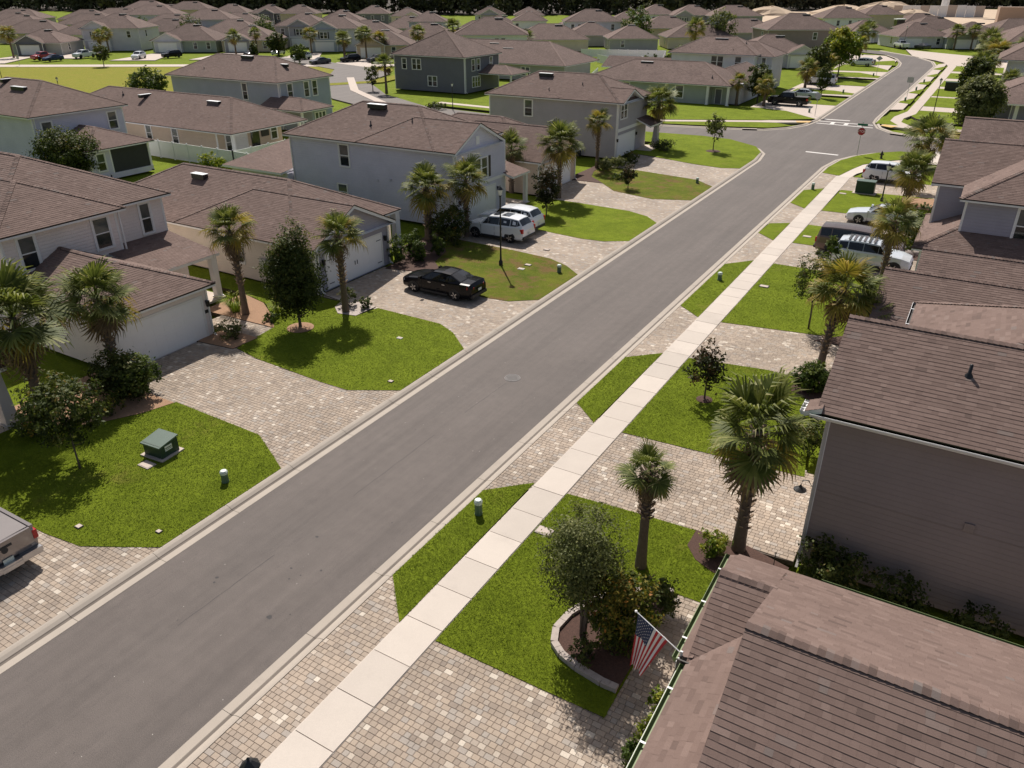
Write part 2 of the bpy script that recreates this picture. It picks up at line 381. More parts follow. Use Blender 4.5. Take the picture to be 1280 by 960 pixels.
# ------------------------------------------------------------------ ground, streets, kerbs
def strip(center, w):
    """outline of a ribbon along a centre line"""
    L, Rr = [], []
    for i, p in enumerate(center):
        a = Vector(center[max(i-1, 0)]); b = Vector(center[min(i+1, len(center)-1)]); t = (b-a).normalized(); nrm = Vector((-t.y, t.x))
        L.append(tuple(Vector(p)+nrm*w/2)); Rr.append(tuple(Vector(p)-nrm*w/2))
    return L + Rr[::-1]
mb = MB(); mb.face([(-1500,-100,-.2),(900,-100,-.2),(900,1500,-.2),(-1500,1500,-.2)]); mb.build('ground', ['grass'], kind='structure')
poly_sheet('road', [(-19.6,-6),(-13.5,-6),(-13.5,84),(-13.0,88.3),(-11.9,91.3),(-10.2,94.2),(-8,96.3),(-4,97.2),(60,97.2),(60,104.5),(0,105.5),(-7,106.6),(-10.4,108.6),(-12.2,111.4),(-13.3,116),(-13.5,120),
    (-13.4,204),(-14.8,214),(-19.5,227),(-30,243),(-60,262),(-64,254),(-38,241),(-26,230),(-22.5,220),(-20.2,208),(-19.6,200),(-19.6,114),(-20.2,109.3),(-21.6,105.6),(-24,102.8),(-28,101.5),(-38,99.3),(-60,97.3),(-74,99.5),(-88,107.5),(-103,121),(-108,134),(-118,141),(-150,152),(-162,150),(-150,146),(-124,135),(-118,127),
    (-104,109),(-92,99),(-76,92),(-60,90.5),(-38,93.5),(-29.2,94.2),(-25.5,93.6),(-21.4,90.6),(-20.1,88),(-19.6,84)], -.15, 0, 'asphalt')
poly_sheet('road', strip([(-230,92),(-196,104.5),(-158,126.5),(-118,149)], 5.2), -.15, -.012, 'far_conc')
def kerb_line(pts, side, seg=3.05, detail=True):
    """mountable kerb and gutter swept along pts; side=+1 puts the back on the right of travel"""
    pts = [Vector(p) for p in pts]; path = [pts[0]]; 
    for a, b in zip(pts[:-1], pts[1:]):
        L = (b-a).length; n = max(1, round(L/seg))
        for k in range(1, n+1): path.append(a+(b-a)*k/n)
    prof = [(0,.004,0),(.27,-.003,0),(.285,-.014,1),(.36,-.008,1),(.39,.012,0),(.50,.075,0),(.60,.10,0),(.66,.102,0),(.67,.03,0)]
    nr = []
    for i, p in enumerate(path):
        t = (path[min(i+1, len(path)-1)]-path[max(i-1, 0)]).normalized(); nr.append(Vector((t.y, -t.x))*side)
    for i in range(len(path)-1):
        a, b = path[i], path[i+1]; t = (b-a); g = .006/t.length
        a2, b2 = a+t*g, b-t*g
        mb = MB()
        for (o0, z0, m), (o1, z1, _) in zip(prof[:-1], prof[1:]):
            q = [(a2+nr[i]*o0, z0), (b2+nr[i+1]*o0, z0), (b2+nr[i+1]*o1, z1), (a2+nr[i]*o1, z1)]
            if side > 0: q = q[::-1]
            mb.face([(p.x, p.y, z) for p, z in q], m)
        mb.build('kerb', ['kerb', 'gutter_dirt'], kind='structure')
kerb_line([(-19.6,-4),(-19.6,84)], -1); kerb_line([(-13.5,-4),(-13.5,84)], 1)
kerb_line([(-19.6,84),(-20.1,88),(-21.4,90.6),(-25.5,93.6),(-29.2,94.2),(-38,93.5),(-60,90.5)], -1, 5)
kerb_line([(-13.5,84),(-13.0,88.3),(-11.9,91.3),(-10.2,94.2),(-8,96.3),(-4,97.2),(20,97.2)], 1, 5)
kerb_line([(-60,97.3),(-38,99.3),(-28,101.5),(-24,102.8),(-21.6,105.6),(-20.2,109.3),(-19.6,114),(-19.6,200),(-20.2,208),(-22.5,220),(-26,230)], -1, 9)
kerb_line([(20,105),(0,105.5),(-7,106.6),(-10.4,108.6),(-12.2,111.4),(-13.3,116),(-13.5,120),(-13.4,204),(-14.8,214),(-19.5,227),(-30,243)], 1, 9)

# lawns ---------------------------------------------------------------
LAWN = {
 'LA': [(-20.28,11.5),(-20.28,16.9),(-21.6,17.6),(-22.9,18.25),(-28.2,18.4),(-28.6,17.0),(-29.4,15.6),(-31,14.0),(-36,12.6),(-36,10),(-24.3,10),(-22.6,10.2)],
 'LB': [(-20.28,24.3),(-20.28,29.5),(-21.9,30.9),(-23.2,31.55),(-27.6,31.65),(-27.9,30.1),(-29.0,29.9),(-29.8,30.5),(-30.1,31.3),(-52,31.3),(-52,29.6),(-36,29.5),(-33.6,28.9),(-32.2,27.9),(-30.7,26.7),(-30.3,23.75),(-28.6,23.4),(-24,23.1),(-22.4,23.1)],
 'LC': [(-20.28,37.4),(-20.28,42.5),(-21.7,43.7),(-23.3,44.45),(-26.5,44.8),(-31.9,45),(-31.9,44),(-30.2,42.2),(-29.6,40),(-27.6,38.2),(-25.6,36.5),(-23.2,36.1),(-21.7,36.3)],
 'LD': [(-20.28,50.8),(-20.28,56.2),(-21.6,57.6),(-23.5,58.4),(-28.2,58.7),(-48,58.7),(-48,56.6),(-33,56.6),(-33,50.3),(-27.1,50.0),(-23.5,49.6),(-21.8,49.8)],
 'LE': [(-20.28,64.2),(-20.28,70),(-22.4,71.9),(-28.8,73),(-32.3,73),(-32.3,70.5),(-31.5,68.2),(-29.4,66.2),(-27.3,64),(-23.3,63)],
 'LF': [(-20.28,78.8),(-20.28,84),(-20.7,88.3),(-22,91.2),(-25.8,94.2),(-29.3,94.8),(-38,94.1),(-60,91.1),(-76,92.6),(-80,93.4),(-78,88),(-33,88),(-33,80.6),(-30.4,80.3),(-25.1,78.6),(-22,78.1)],
 'RAs': [(-12.83,14.3),(-12.83,19.6),(-11.45,20.95),(-11.4,12.8)],
 'RBs': [(-12.83,27.3),(-12.83,32.7),(-11.4,34.1),(-11.45,26.1)],
 'RCs': [(-12.83,40.7),(-12.83,49.2),(-11.4,50.9),(-11.4,39.5)],
 'RDs': [(-12.83,57.5),(-12.75,60.4),(-11.4,61.3),(-11.4,56.1)],
 'REs': [(-12.83,67.6),(-12.83,72.7),(-11.4,74.3),(-11.4,66.3)],
 'RFs': [(-12.83,80.9),(-11.2,80.3),(-10.6,84),(-10.0,87),(-8.2,89.9),(-6.2,92.2),(-5.4,94.5),(-6.0,95.9),(-7.6,96.1),(-9.7,94.0),(-11.3,91.3),(-12.4,87.8),(-12.8,84)],
 'RA': [(-10.08,12.75),(-10.08,20.95),(-7.5,21.15),(-5.35,21.25),(-5.35,20.35),(-4.9,19.8),(-4.3,19.5),(-3.6,19.35),(-3.6,18.0),(-4.9,18.0),(-4.9,12.8)],
 'RB': [(-10.08,25.95),(-10.08,34.2),(-6.4,34.8),(-5,34.7),(-5,33.2),(-3.9,32.6),(-2.9,26.4)],
 'RC': [(-10.08,39.45),(-10.08,50.9),(-2.8,51),(-2.8,42),(-4.4,40.4)],
 'RD': [(-10.08,56.2),(-10.08,61.5),(-2.6,61.6),(-2.6,56.4)],
 'RE': [(-10.08,66.3),(-10.0,74.4),(-2.6,75),(-2.6,66.6)],
 'RF': [(-9.9,80.4),(-9.2,83.4),(-7.6,86.6),(-5.6,89.2),(-3.5,89.8),(9,89.8),(9,80.4)],
 'F1': [(-12.8,114.8),(-12.75,121),(-11.0,129.8),(-10.6,126.3),(-10.4,121.5),(-8.2,117),(-9.8,114.2)],
 'F2': [(-9.2,130),(-9.6,124.2),(-8.6,121.6),(-6.6,119.8),(0,119.2),(14,119.9),(14,130)],
 'F3': [(-20.3,114.8),(-25.5,120.4),(-30,121.6),(-56,121.6),(-56,108.3),(-37.5,104.6),(-26,110.6)],
 'F4': [(-21.7,107.6),(-24,104.6),(-28,103.2),(-37,101.1),(-58,99),(-74,100.6),(-74,102.2),(-58,101),(-37.5,102.9),(-26.4,108.5),(-24,109)],
 'F5': [(-20.3,129.2),(-20.3,131.5),(-24,135.8),(-30,136),(-30,129.4)],
 'F6': [(-20.3,143),(-20.3,145.5),(-24,148),(-30,148),(-30,142)],
 'F7': [(-20.3,157),(-20.3,160),(-24,164),(-30,164),(-30,156)],
 'F8': [(-20.3,172),(-20.3,175.5),(-25,180.8),(-30,180),(-30,171)],
 'F9': [(-20.3,184.5),(-20.3,188),(-25,197),(-31,198),(-31,183)],
 'F10': [(-20.6,200),(-22.3,213),(-26,208),(-32,207),(-31,200)],
}
for i, (a, b, c, e) in enumerate([(136.5,139.5,143.7,145.5),(149.8,152,157.7,158.4),(164.3,168,171,172),(178.9,181,186,187.5),(194,197,203,204)]):
    LAWN['S%d' % i] = [(-12.7,a+1),(-12.6,b),(-11.2,c),(-11.0,c-.3),(-11.0,a)]
    LAWN['T%d' % i] = [(-9.5,a-1.5),(-9.5,e+1),(0,e+1.4),(0,a-1.8)]
for k, p in LAWN.items():
    near = k in ('LA','LB','LC','LD','RA','RB','RC','RAs','RBs','RCs','LE')
    patchy = k in ('LC', 'LE')
    poly_sheet('lawn', p, -.1, .105 if near else .11, 'grass_dry' if patchy else ('grass' if k[0] in 'LR' else 'grass'), 'soil')
# grass tufts on the near lawns: nobody could count them
def tufts(name, polys, dens, zt, hmax, seed=3, dry=None):
    rg = np.random.default_rng(seed); V = []; T = []
    for poly, dn in polys:
        xs = [p[0] for p in poly]; ys = [p[1] for p in poly]
        n = int((max(xs)-min(xs))*(max(ys)-min(ys))*dn*dens)
        X = rg.uniform(min(xs), max(xs), n); Y = rg.uniform(min(ys), max(ys), n)
        ins = np.zeros(n, bool); j = len(poly)-1
        for i in range(len(poly)):
            xi, yi = poly[i]; xj, yj = poly[j]
            if yi != yj: ins ^= ((yi > Y) != (yj > Y)) & (X < (xj-xi)*(Y-yi)/(yj-yi)+xi)
            j = i
        X, Y = X[ins], Y[ins]; n = len(X)
        X = X+rg.normal(0, .022, n); Y = Y+rg.normal(0, .022, n)
        lum = .5+.16*np.sin(X*1.7+np.sin(Y*2.3))*np.cos(Y*1.3)
        for b in range(3):
            A = rg.uniform(0, 2*np.pi, n); h = rg.uniform(.35, 1, n)*hmax; w = rg.uniform(.006, .014, n); ln = rg.uniform(.01, .05, n)
            ox, oy = rg.normal(0, .015, n), rg.normal(0, .015, n)
            p0 = np.stack([X+ox-np.cos(A)*w, Y+oy-np.sin(A)*w, np.full(n, zt-.01)], 1)
            p1 = np.stack([X+ox+np.cos(A)*w, Y+oy+np.sin(A)*w, np.full(n, zt-.01)], 1)
            p2 = np.stack([X+ox-np.sin(A)*ln, Y+oy+np.cos(A)*ln, zt+h], 1)
            V.append(np.stack([p0, p1, p2], 1).reshape(-1, 3)); T.append(np.clip(lum+rg.normal(0, .15, n), 0, 1))
    V = np.concatenate(V).astype(np.float32); T = np.concatenate(T).astype(np.float32); nf = len(V)//3
    me = bpy.data.meshes.new(name); me.vertices.add(len(V)); me.vertices.foreach_set('co', V.ravel())
    me.loops.add(nf*3); me.loops.foreach_set('vertex_index', np.arange(nf*3, dtype=np.int32))
    me.polygons.add(nf); me.polygons.foreach_set('loop_start', np.arange(0, nf*3, 3, dtype=np.int32))
    me.update(calc_edges=True); me.materials.append(M['blade'])
    at = me.attributes.new('tone', 'FLOAT', 'FACE'); at.data.foreach_set('value', T)
    return link(name, me, None, 'stuff')
tufts('grass', [(LAWN[k], d) for k, d in (('RA',1.5),('RAs',1.5),('LA',1.0),('RB',.9),('RBs',.9),('LB',.55),('RC',.45),('RCs',.45))], 460, .105, .036)

# bare and planted beds ------------------------------------------------
BED = {
 'a': ([(-28.2,18.3),(-28.6,17.0),(-29.4,15.6),(-31,14.0),(-34,13.0),(-34,18.35)], 'pine_straw', .12),
 'b': ([(-30.4,23.6),(-30.35,25.2),(-31.5,25.2),(-32.8,24.8),(-32.8,23.3)], 'pine_straw', .12),
 'c': ([(-30.6,26.6),(-32.2,27.9),(-33.8,28.9),(-36,29.4),(-36,26.4)], 'pine_straw', .12),
 'd': ([(-27.8,31.7),(-27.9,30.1),(-29.0,29.85),(-29.8,30.5),(-30.1,31.4),(-32,31.7)], 'stone', .13),
 'e': ([(-27.6,38.2),(-29.6,40),(-30.2,42.2),(-31.9,44),(-33.5,46),(-33.5,41.2),(-31.9,39.2),(-31.6,37.3)], 'mulch', .12),
 'f': ([(-29.4,66.2),(-31.5,68.2),(-32.3,70.5),(-32.5,73),(-33.2,73),(-33.2,66)], 'mulch', .125),
 'g': ([(-5.35,21.25),(-5.35,20.35),(-4.9,19.8),(-4.3,19.5),(-3.6,19.35),(-2.2,19.3),(-2.2,20.9),(-3.6,21.3)], 'mulch', .12),
 'h': ([(-5,34.7),(-5,33.2),(-3.9,32.6),(-2.4,32.2),(-2.4,34.7)], 'mulch', .12),
 'i': ([(-4.4,40.4),(-2.8,42),(-1.2,45),(-1.2,39.5),(-5.2,39.45)], 'mulch', .118),
 'j': ([(-2.8,51.2),(-2.8,48.8),(-1,48.6),(-1,50.9)], 'mulch', .12),
 'k': ([(-3.4,56.3),(-3.4,58.4),(-1.6,58.6),(-1.6,56.2)], 'mulch', .12),
 'l': ([(-4.9,74.2),(-5,70.8),(-2.6,70.6),(-2.2,74.9)], 'pine_straw', .12),
 'm': ([(-7.0,14.25),(-7.3,14.8),(-7.25,15.6),(-6.9,16.4),(-6.2,17.2),(-5.5,17.7),(-4.95,17.9),(-4.95,13.7),(-5.3,13.65),(-6.2,13.8)], 'mulch', .16),
 'n': ([(-3.75,7.5),(-3.75,12.2),(-3.55,13.9),(-2.9,13.9),(-2.9,7.5)], 'mulch', .12),
}
for k, (p, m, z) in BED.items(): poly_sheet('garden_bed', p, -.1, z, m, 'soil')
# raised edging round the near garden bed, block by block
edge = smooth_poly([(-7.0,14.25),(-7.35,14.9),(-7.25,15.7),(-6.9,16.4),(-6.2,17.25),(-5.5,17.75),(-4.95,17.95)], 0)
ed_path = [Vector(p) for p in [(-4.95,13.72),(-5.4,13.72),(-6.2,13.85),(-6.75,14.03),(-7.12,14.3),(-7.32,14.8),(-7.25,15.5),(-6.95,16.3),(-6.4,17.0),(-5.8,17.5),(-4.95,17.95)]]
pts2 = [ed_path[0]]
for a, b in zip(ed_path[:-1], ed_path[1:]):
    L = (b-a).length; n = max(1, round(L/.3))
    for k in range(1, n+1): pts2.append(a+(b-a)*k/n)
et = empty('bed_edging', 'curved pale stone edging round the bed with the flag-side tree', 'edging', (-6.9,15.5,.0))
for a, b in zip(pts2[:-1], pts2[1:]):
    mb = MB(); t = (b-a); a2 = a+t*.02-Vector((-6.9,15.5)); b2 = b-t*.02-Vector((-6.9,15.5))
    mb.bar((a2.x,a2.y,.17),(b2.x,b2.y,.17), .2, .18+RND.uniform(-.01,.01), 0); mb.build('stone', ['stone'], et)

# sidewalk: slabs with open joints ---------------------------------------
sw = poly_sheet('sidewalk', [(-11.4,4),(-10.1,4),(-10.1,80.2),(-9.9,82),(-9.2,84.2),(-7.8,87.2),(-6,89.6),(-3.5,90.6),(9,90.6),(9,92),(-3,92),(-3.2,94),(-2.6,97),(-5.3,97),(-5.0,94.5),(-6.2,92.0),(-8.2,89.7),(-10.0,86.8),(-10.6,84),(-11.2,81),(-11.4,80)], -.1, .088, 'sidewalk', 'soil')
y = 7.05 - 1.52*2; k = 0
while y < 79:
    mb = MB(); x0, x1 = -11.36, -10.12; h = .112+RND.uniform(-.004,.004)
    mb.box(x0, x1, y+.012, y+1.508, .085, h, 0, skip='b'); mb.build('slab', ['sidewalk'], sw); y += 1.52
poly_sheet('sidewalk', [(-11.9,113.2),(-8,112.3),(-3,112.6),(0.5,114.6),(20,117.4),(20,119.2),(1,116.6),(-3,114.6),(-8.4,114.3),(-10.0,117.5),(-10.1,121),(-9.1,126),(-9.0,205),(-10.6,214),(-12.6,222),(-14,221),(-12,213),(-10.6,205),(-10.4,128),(-11.4,122),(-11.4,118),(-10.0,114.4),(-11.9,114.3)], -.1, .12, 'far_conc')
poly_sheet('sidewalk', [(-20.2,112.8),(-25.4,110.6),(-26.2,109.9),(-37.5,104.1),(-56,102.2),(-74,103.8),(-74,102.4),(-56,100.9),(-37.5,102.7),(-26.5,108.2),(-24.2,109.0),(-20.4,111.4)], -.1, .12, 'far_conc')
poly_sheet('sidewalk', strip([(-79,97),(-96,109),(-110,124)], 1.4), -.1, .06, 'far_conc')
poly_sheet('park', [(-230,96.5),(-196,109),(-156,131),(-121,150),(-112,140),(-104,125),(-97,103.5),(-100,99),(-100,40),(-180,30),(-230,50)][::1], -.15, -.08, 'grass_far')
poly_sheet('lawn', strip([(-113,146),(-104,134),(-101,121),(-106,113)], 3.5), -.1, .04, 'grass_far')

# driveways: block paving -----------------------------------------------
near_lawns = [LAWN[k] for k in ('LA','LB','LC','LD','LE','LF','RA','RB','RC','RD','RE','RF','RAs','RBs','RCs','RDs','REs','RFs')]
BLK = {}
def block_mesh(w, dd, tone, detail):
    key = (round(w,3), round(dd,3), tone, detail)
    if key in BLK: return BLK[key]
    mb = MB(); block_faces(mb, 0, 0, 0, w, dd, tone/10, detail)
    me = mb.build('tmp', ['paver']); BLK[key] = me.data; bpy.data.objects.remove(me); return BLK[key]
def block_faces(mb, cx, cy, z, w, dd, tone, detail):
    a, b = w/2-.004, dd/2-.004; c = .009; hz = .03
    if detail:
        lo = [(cx-a,cy-b,z-hz),(cx+a,cy-b,z-hz),(cx+a,cy+b,z-hz),(cx-a,cy+b,z-hz)]
        mi = [(x, y, z-.007) for x, y, _ in lo]; hi = [(cx-a+c,cy-b+c,z),(cx+a-c,cy-b+c,z),(cx+a-c,cy+b-c,z),(cx-a+c,cy+b-c,z)]
        i = len(mb.v); mb.v.extend(lo+mi+hi)
        for k in range(4):
            k2 = (k+1) % 4; mb.f.append((i+k,i+k2,i+4+k2,i+4+k)); mb.f.append((i+4+k,i+4+k2,i+8+k2,i+8+k))
        mb.f.append((i+8,i+9,i+10,i+11)); n = 9
    else:
        lo = [(cx-a,cy-b,z-hz),(cx+a,cy-b,z-hz),(cx+a,cy+b,z-hz),(cx-a,cy+b,z-hz)]; hi = [(x,y,z) for x, y, _ in lo]
        i = len(mb.v); mb.v.extend(lo+hi)
        for k in range(4): k2 = (k+1) % 4; mb.f.append((i+k,i+k2,i+4+k2,i+4+k))
        mb.f.append((i+4,i+5,i+6,i+7)); n = 5
    mb.m += [0]*n; mb.uv += [None]*n; mb.c += [tone]*n
def pave(poly, detail=True, single=0, bias=0., patches=(), name='driveway'):
    xs = [p[0] for p in poly]; ys = [p[1] for p in poly]
    base = poly_sheet(name, poly, -.1, .062, 'joint', 'joint')
    rg = random.Random(int(abs(xs[0]*77+ys[0]*131)))
    cells = []; y = min(ys)+.09
    while y < max(ys):
        dy = .165; cr = []
        for i in range(len(poly)):
            (ax_, ay_), (bx_, by_) = poly[i], poly[(i+1) % len(poly)]
            if (ay_ > y) != (by_ > y): cr.append(ax_+(bx_-ax_)*(y-ay_)/(by_-ay_))
        cr.sort(); row = []
        for xa, xb in zip(cr[::2], cr[1::2]):
            x = xa+.004; first = True
            while x < xb-.03:
                w = rg.choice((.165, .165, .245, .245, .2))
                if first: w = round(rg.uniform(.09, w), 3); first = False
                if xb-x-w < .09: w = round(xb-x-.002, 3)
                row.append((x, w)); x += w
        for x, w in row:
            cx = x+w/2
            if True:
                hide = False
                for lw in near_lawns:
                    if min(p[0] for p in lw)-.3 < cx < max(p[0] for p in lw)+.3 and min(p[1] for p in lw)-.3 < y < max(p[1] for p in lw)+.3:
                        if all(inside((cx+ex, y+ey), lw) for ex in (-w/2, w/2) for ey in (-dy/2, dy/2)): hide = True; break
                if not hide:
                    t = min(1, max(0, rg.betavariate(2, 2.2)*.8+bias)); 
                    pn = math.sin(cx*1.3+y*.9)*math.cos(y*1.7-cx*.6)
                    if rg.random() < .05+.12*max(0, pn): t = rg.uniform(.84, .99)
                    cells.append((cx, y, w, dy, round(t*10), .0865+rg.uniform(-.0025,.0025)))
        y += dy
    cells.sort(key=lambda q: q[0]**2+q[1]**2)
    for cx, cy, w, dy, t, z in cells[:single]:
        link('brick', block_mesh(w, dy, t, True), base, None, (cx, cy, z))
    mb = MB()
    for cx, cy, w, dy, t, z in cells[single:]: block_faces(mb, cx, cy, z, w, dy, t/10, detail)
    if len(mb.f): mb.build('paving_bricks', ['paver'], base, kind='stuff')
    return base
LK, RK = -20.27, -12.84
pave([(RK,5.5),(-11.38,5.5),(-11.38,13.2),(RK,14.6)], True, 290)
pave([(-10.1,5.5),(-3.7,5.5),(-3.7,12.2),(-4.1,18.05),(-4.95,18.05),(-4.95,13.0),(-10.1,13.0)], True, 300)
pave([(RK,19.3),(-11.38,20.5),(-11.38,26.5),(RK,27.7)], True, 250)
pave([(-10.1,20.8),(-2.15,21.3),(-2.15,26.4),(-3.2,27),(-10.1,26.2)], True, 0)
pave([(RK,32.3),(-11.38,33.7),(-11.38,39.9),(RK,41)], False)
pave([(-10.1,34.1),(-2.4,34.4),(-2.4,39.8),(-5,40.4),(-10.1,39.6)], False)
pave([(LK,2.5),(LK,11.8),(-23,10.3),(-25,10.2),(-30,10.2),(-30,2.5)], True, 290)
pave([(LK,16.6),(LK,24.6),(-24,23.4),(-30.4,23.9),(-30.4,26.9),(-34.5,26.9),(-34.5,25.2),(-32.7,25.2),(-32.7,18.2),(-23,18)], True, 0)
pave([(LK,29.3),(LK,37.6),(-23.5,36.3),(-27.5,38.3),(-31.9,37.5),(-31.9,31.5),(-23.5,31.4)], False)
pave([(LK,42.3),(LK,51),(-23.5,49.8),(-32.4,50.4),(-32.4,44.8),(-23.5,44.2)], False, 0, .08)
def plain_drive(poly): return poly_sheet('driveway', poly, -.1, .086, 'far_conc', 'joint')
def pave_far(poly): return pave(poly, False, 0, .12)
pave_far([(LK,56),(LK,64.5),(-23.5,63.2),(-27.5,64.2),(-31.5,68.5),(-32.4,68),(-32.4,58.6),(-23.5,58.2)])
pave_far([(LK,69.8),(LK,79),(-25,78.8),(-32.5,80.6),(-32.5,72.8),(-23,71.8)])
pave_far([(RK,49),(-11.38,50.6),(-11.38,56.5),(RK,57.8)]); pave_far([(-10.1,50.7),(-1.8,50.9),(-1.8,56.5),(-10.1,56.4)])
pave_far([(RK,60.1),(-11.38,61),(-11.38,66.6),(RK,67.9)]); pave_far([(-10.1,61.3),(-1.8,61.5),(-1.8,66.7),(-10.1,66.5)])
pave_far([(RK,72.3),(-11.38,74),(-11.38,80.5),(RK,81.2)]); pave_far([(-10.1,74.2),(-1.8,74.8),(-1.8,80.6),(-10.1,80.6)])
for y0 in (114.5, 128.5, 141, 155, 170, 183, 198): 
    plain_drive([(-20.3,y0-1.5 if y0 > 120 else y0),(-20.3,y0+17),(-31.5,y0+17),(-31.5,y0+1)] if False else [(-20.29,y0+.2),(-20.29,y0+15.5),(-31,y0+15.5),(-31,y0+.2)]) if y0 in (114.5, 141, 170) else None
plain_drive([(-12.8,129),(-11.2,130),(-11.2,212),(-12.8,208)]); plain_drive([(-9,129),(1,129),(1,206),(-9,206)])
plain_drive([(-20.6,185.7),(-31,185.7),(-33,206),(-38,232),(-26,226),(-22,214)])
plain_drive([(-9,206.2),(4,206.2),(4,226),(-13,240),(-24,250),(-20,228),(-14,218)])

# road markings, manhole ---------------------------------------------------
def marking(name, pts, z=.006): return poly_sheet(name, pts, 0.0012, z, 'marking')
marking('stop_line', [(-16.6,91.2),(-13.2,90.9),(-13.15,91.35),(-16.6,91.65)])
marking('stop_line', [(-19.3,115.6),(-16.1,115.8),(-16.1,116.3),(-19.3,116.1)])
marking('crosswalk_line', [(-19.6,113.7),(-12.9,113.5),(-12.9,113.85),(-19.6,114.05)])
marking('crosswalk_line', [(-19.6,111.8),(-12.6,111.3),(-12.6,111.65),(-19.6,112.15)])
for x in (-18.0,-16.3,-14.6): marking('crosswalk_bar', [(x,112.2-.0),(x+.5,112.1),(x+.5,113.62),(x,113.66)])
marking('crosswalk_line', [(-5.2,97.6),(-2.7,97.6),(-2.7,97.8),(-5.2,97.8)])
for p in ([(-12.0,113.2),(-10.6,112.2),(-9.9,113.4),(-11.6,114.4)], [(-20.35,112.6),(-22.2,111.6),(-21.8,110.5),(-20.35,111.2)]):
    poly_sheet('tactile_paving', p, .1, .127, 'yellow')
mh = MB(); mh.lathe([(.0,.012),(.33,.012),(.335,.004)], 28); mhr = MB(); mhr.lathe([(.345,.004),(.35,.016),(.375,.016),(.385,.003)], 28)
me_ = empty('manhole_cover', 'round iron manhole cover in the asphalt of the street', 'manhole cover', (-16.6,28.1,0))
M['lid'] = basic('worn_iron', (.125,.112,.106), .7, .2, 12); M['lidring'] = basic('worn_iron_rim', (.23,.21,.20), .7, .2, 12)
mh.build('lid', ['lid'], me_); mhr.build('ring', ['lidring'], me_)
g = MB()
for i in range(-3, 4):
    g.box(-.28*math.cos(i*.4), .28*math.cos(i*.4), i*.08-.012, i*.08+.012, .012, .02)
g.build('lid_ribs', ['lid'], me_, kind='stuff')
# joint between asphalt lanes: a tarred seam with breaks
for a, b in (((-16.95,9.5),(-16.85,13.2)),((-16.8,17.0),(-16.75,22.0)),((-16.7,24.2),(-16.6,27.5))):
    mb = MB(); n = 14; prev = None
    for i in range(n+1):
        t = i/n; x = a[0]+(b[0]-a[0])*t+RND.uniform(-.015,.015); yy = a[1]+(b[1]-a[1])*t; w = .006+.006*RND.random()
        cur = ((x-w, yy, .0025), (x+w, yy, .0025))
        if prev: mb.face([prev[0], prev[1], cur[1], cur[0]])
        prev = cur
    o = mb.build('road_crack', ['flange']); o['kind'] = 'structure'
for i, (x, yy, rr) in enumerate([(-17.6,11.5,.05),(-17.5,11.3,.04),(-16.3,14.6,.06),(-15.9,13.0,.04),(-15.6,12.6,.035),(-15.4,12.9,.03),(-15.0,13.4,.04),(-14.9,11.1,.08)]):
    mb = MB(); mb.face([(x+rr*math.cos(a)*RND.uniform(.6,1.3), yy+rr*math.sin(a)*RND.uniform(.6,1.3), .003) for a in [k*.7 for k in range(9)]])
    o = mb.build('oil_stain', ['flange']); o['kind'] = 'structure'

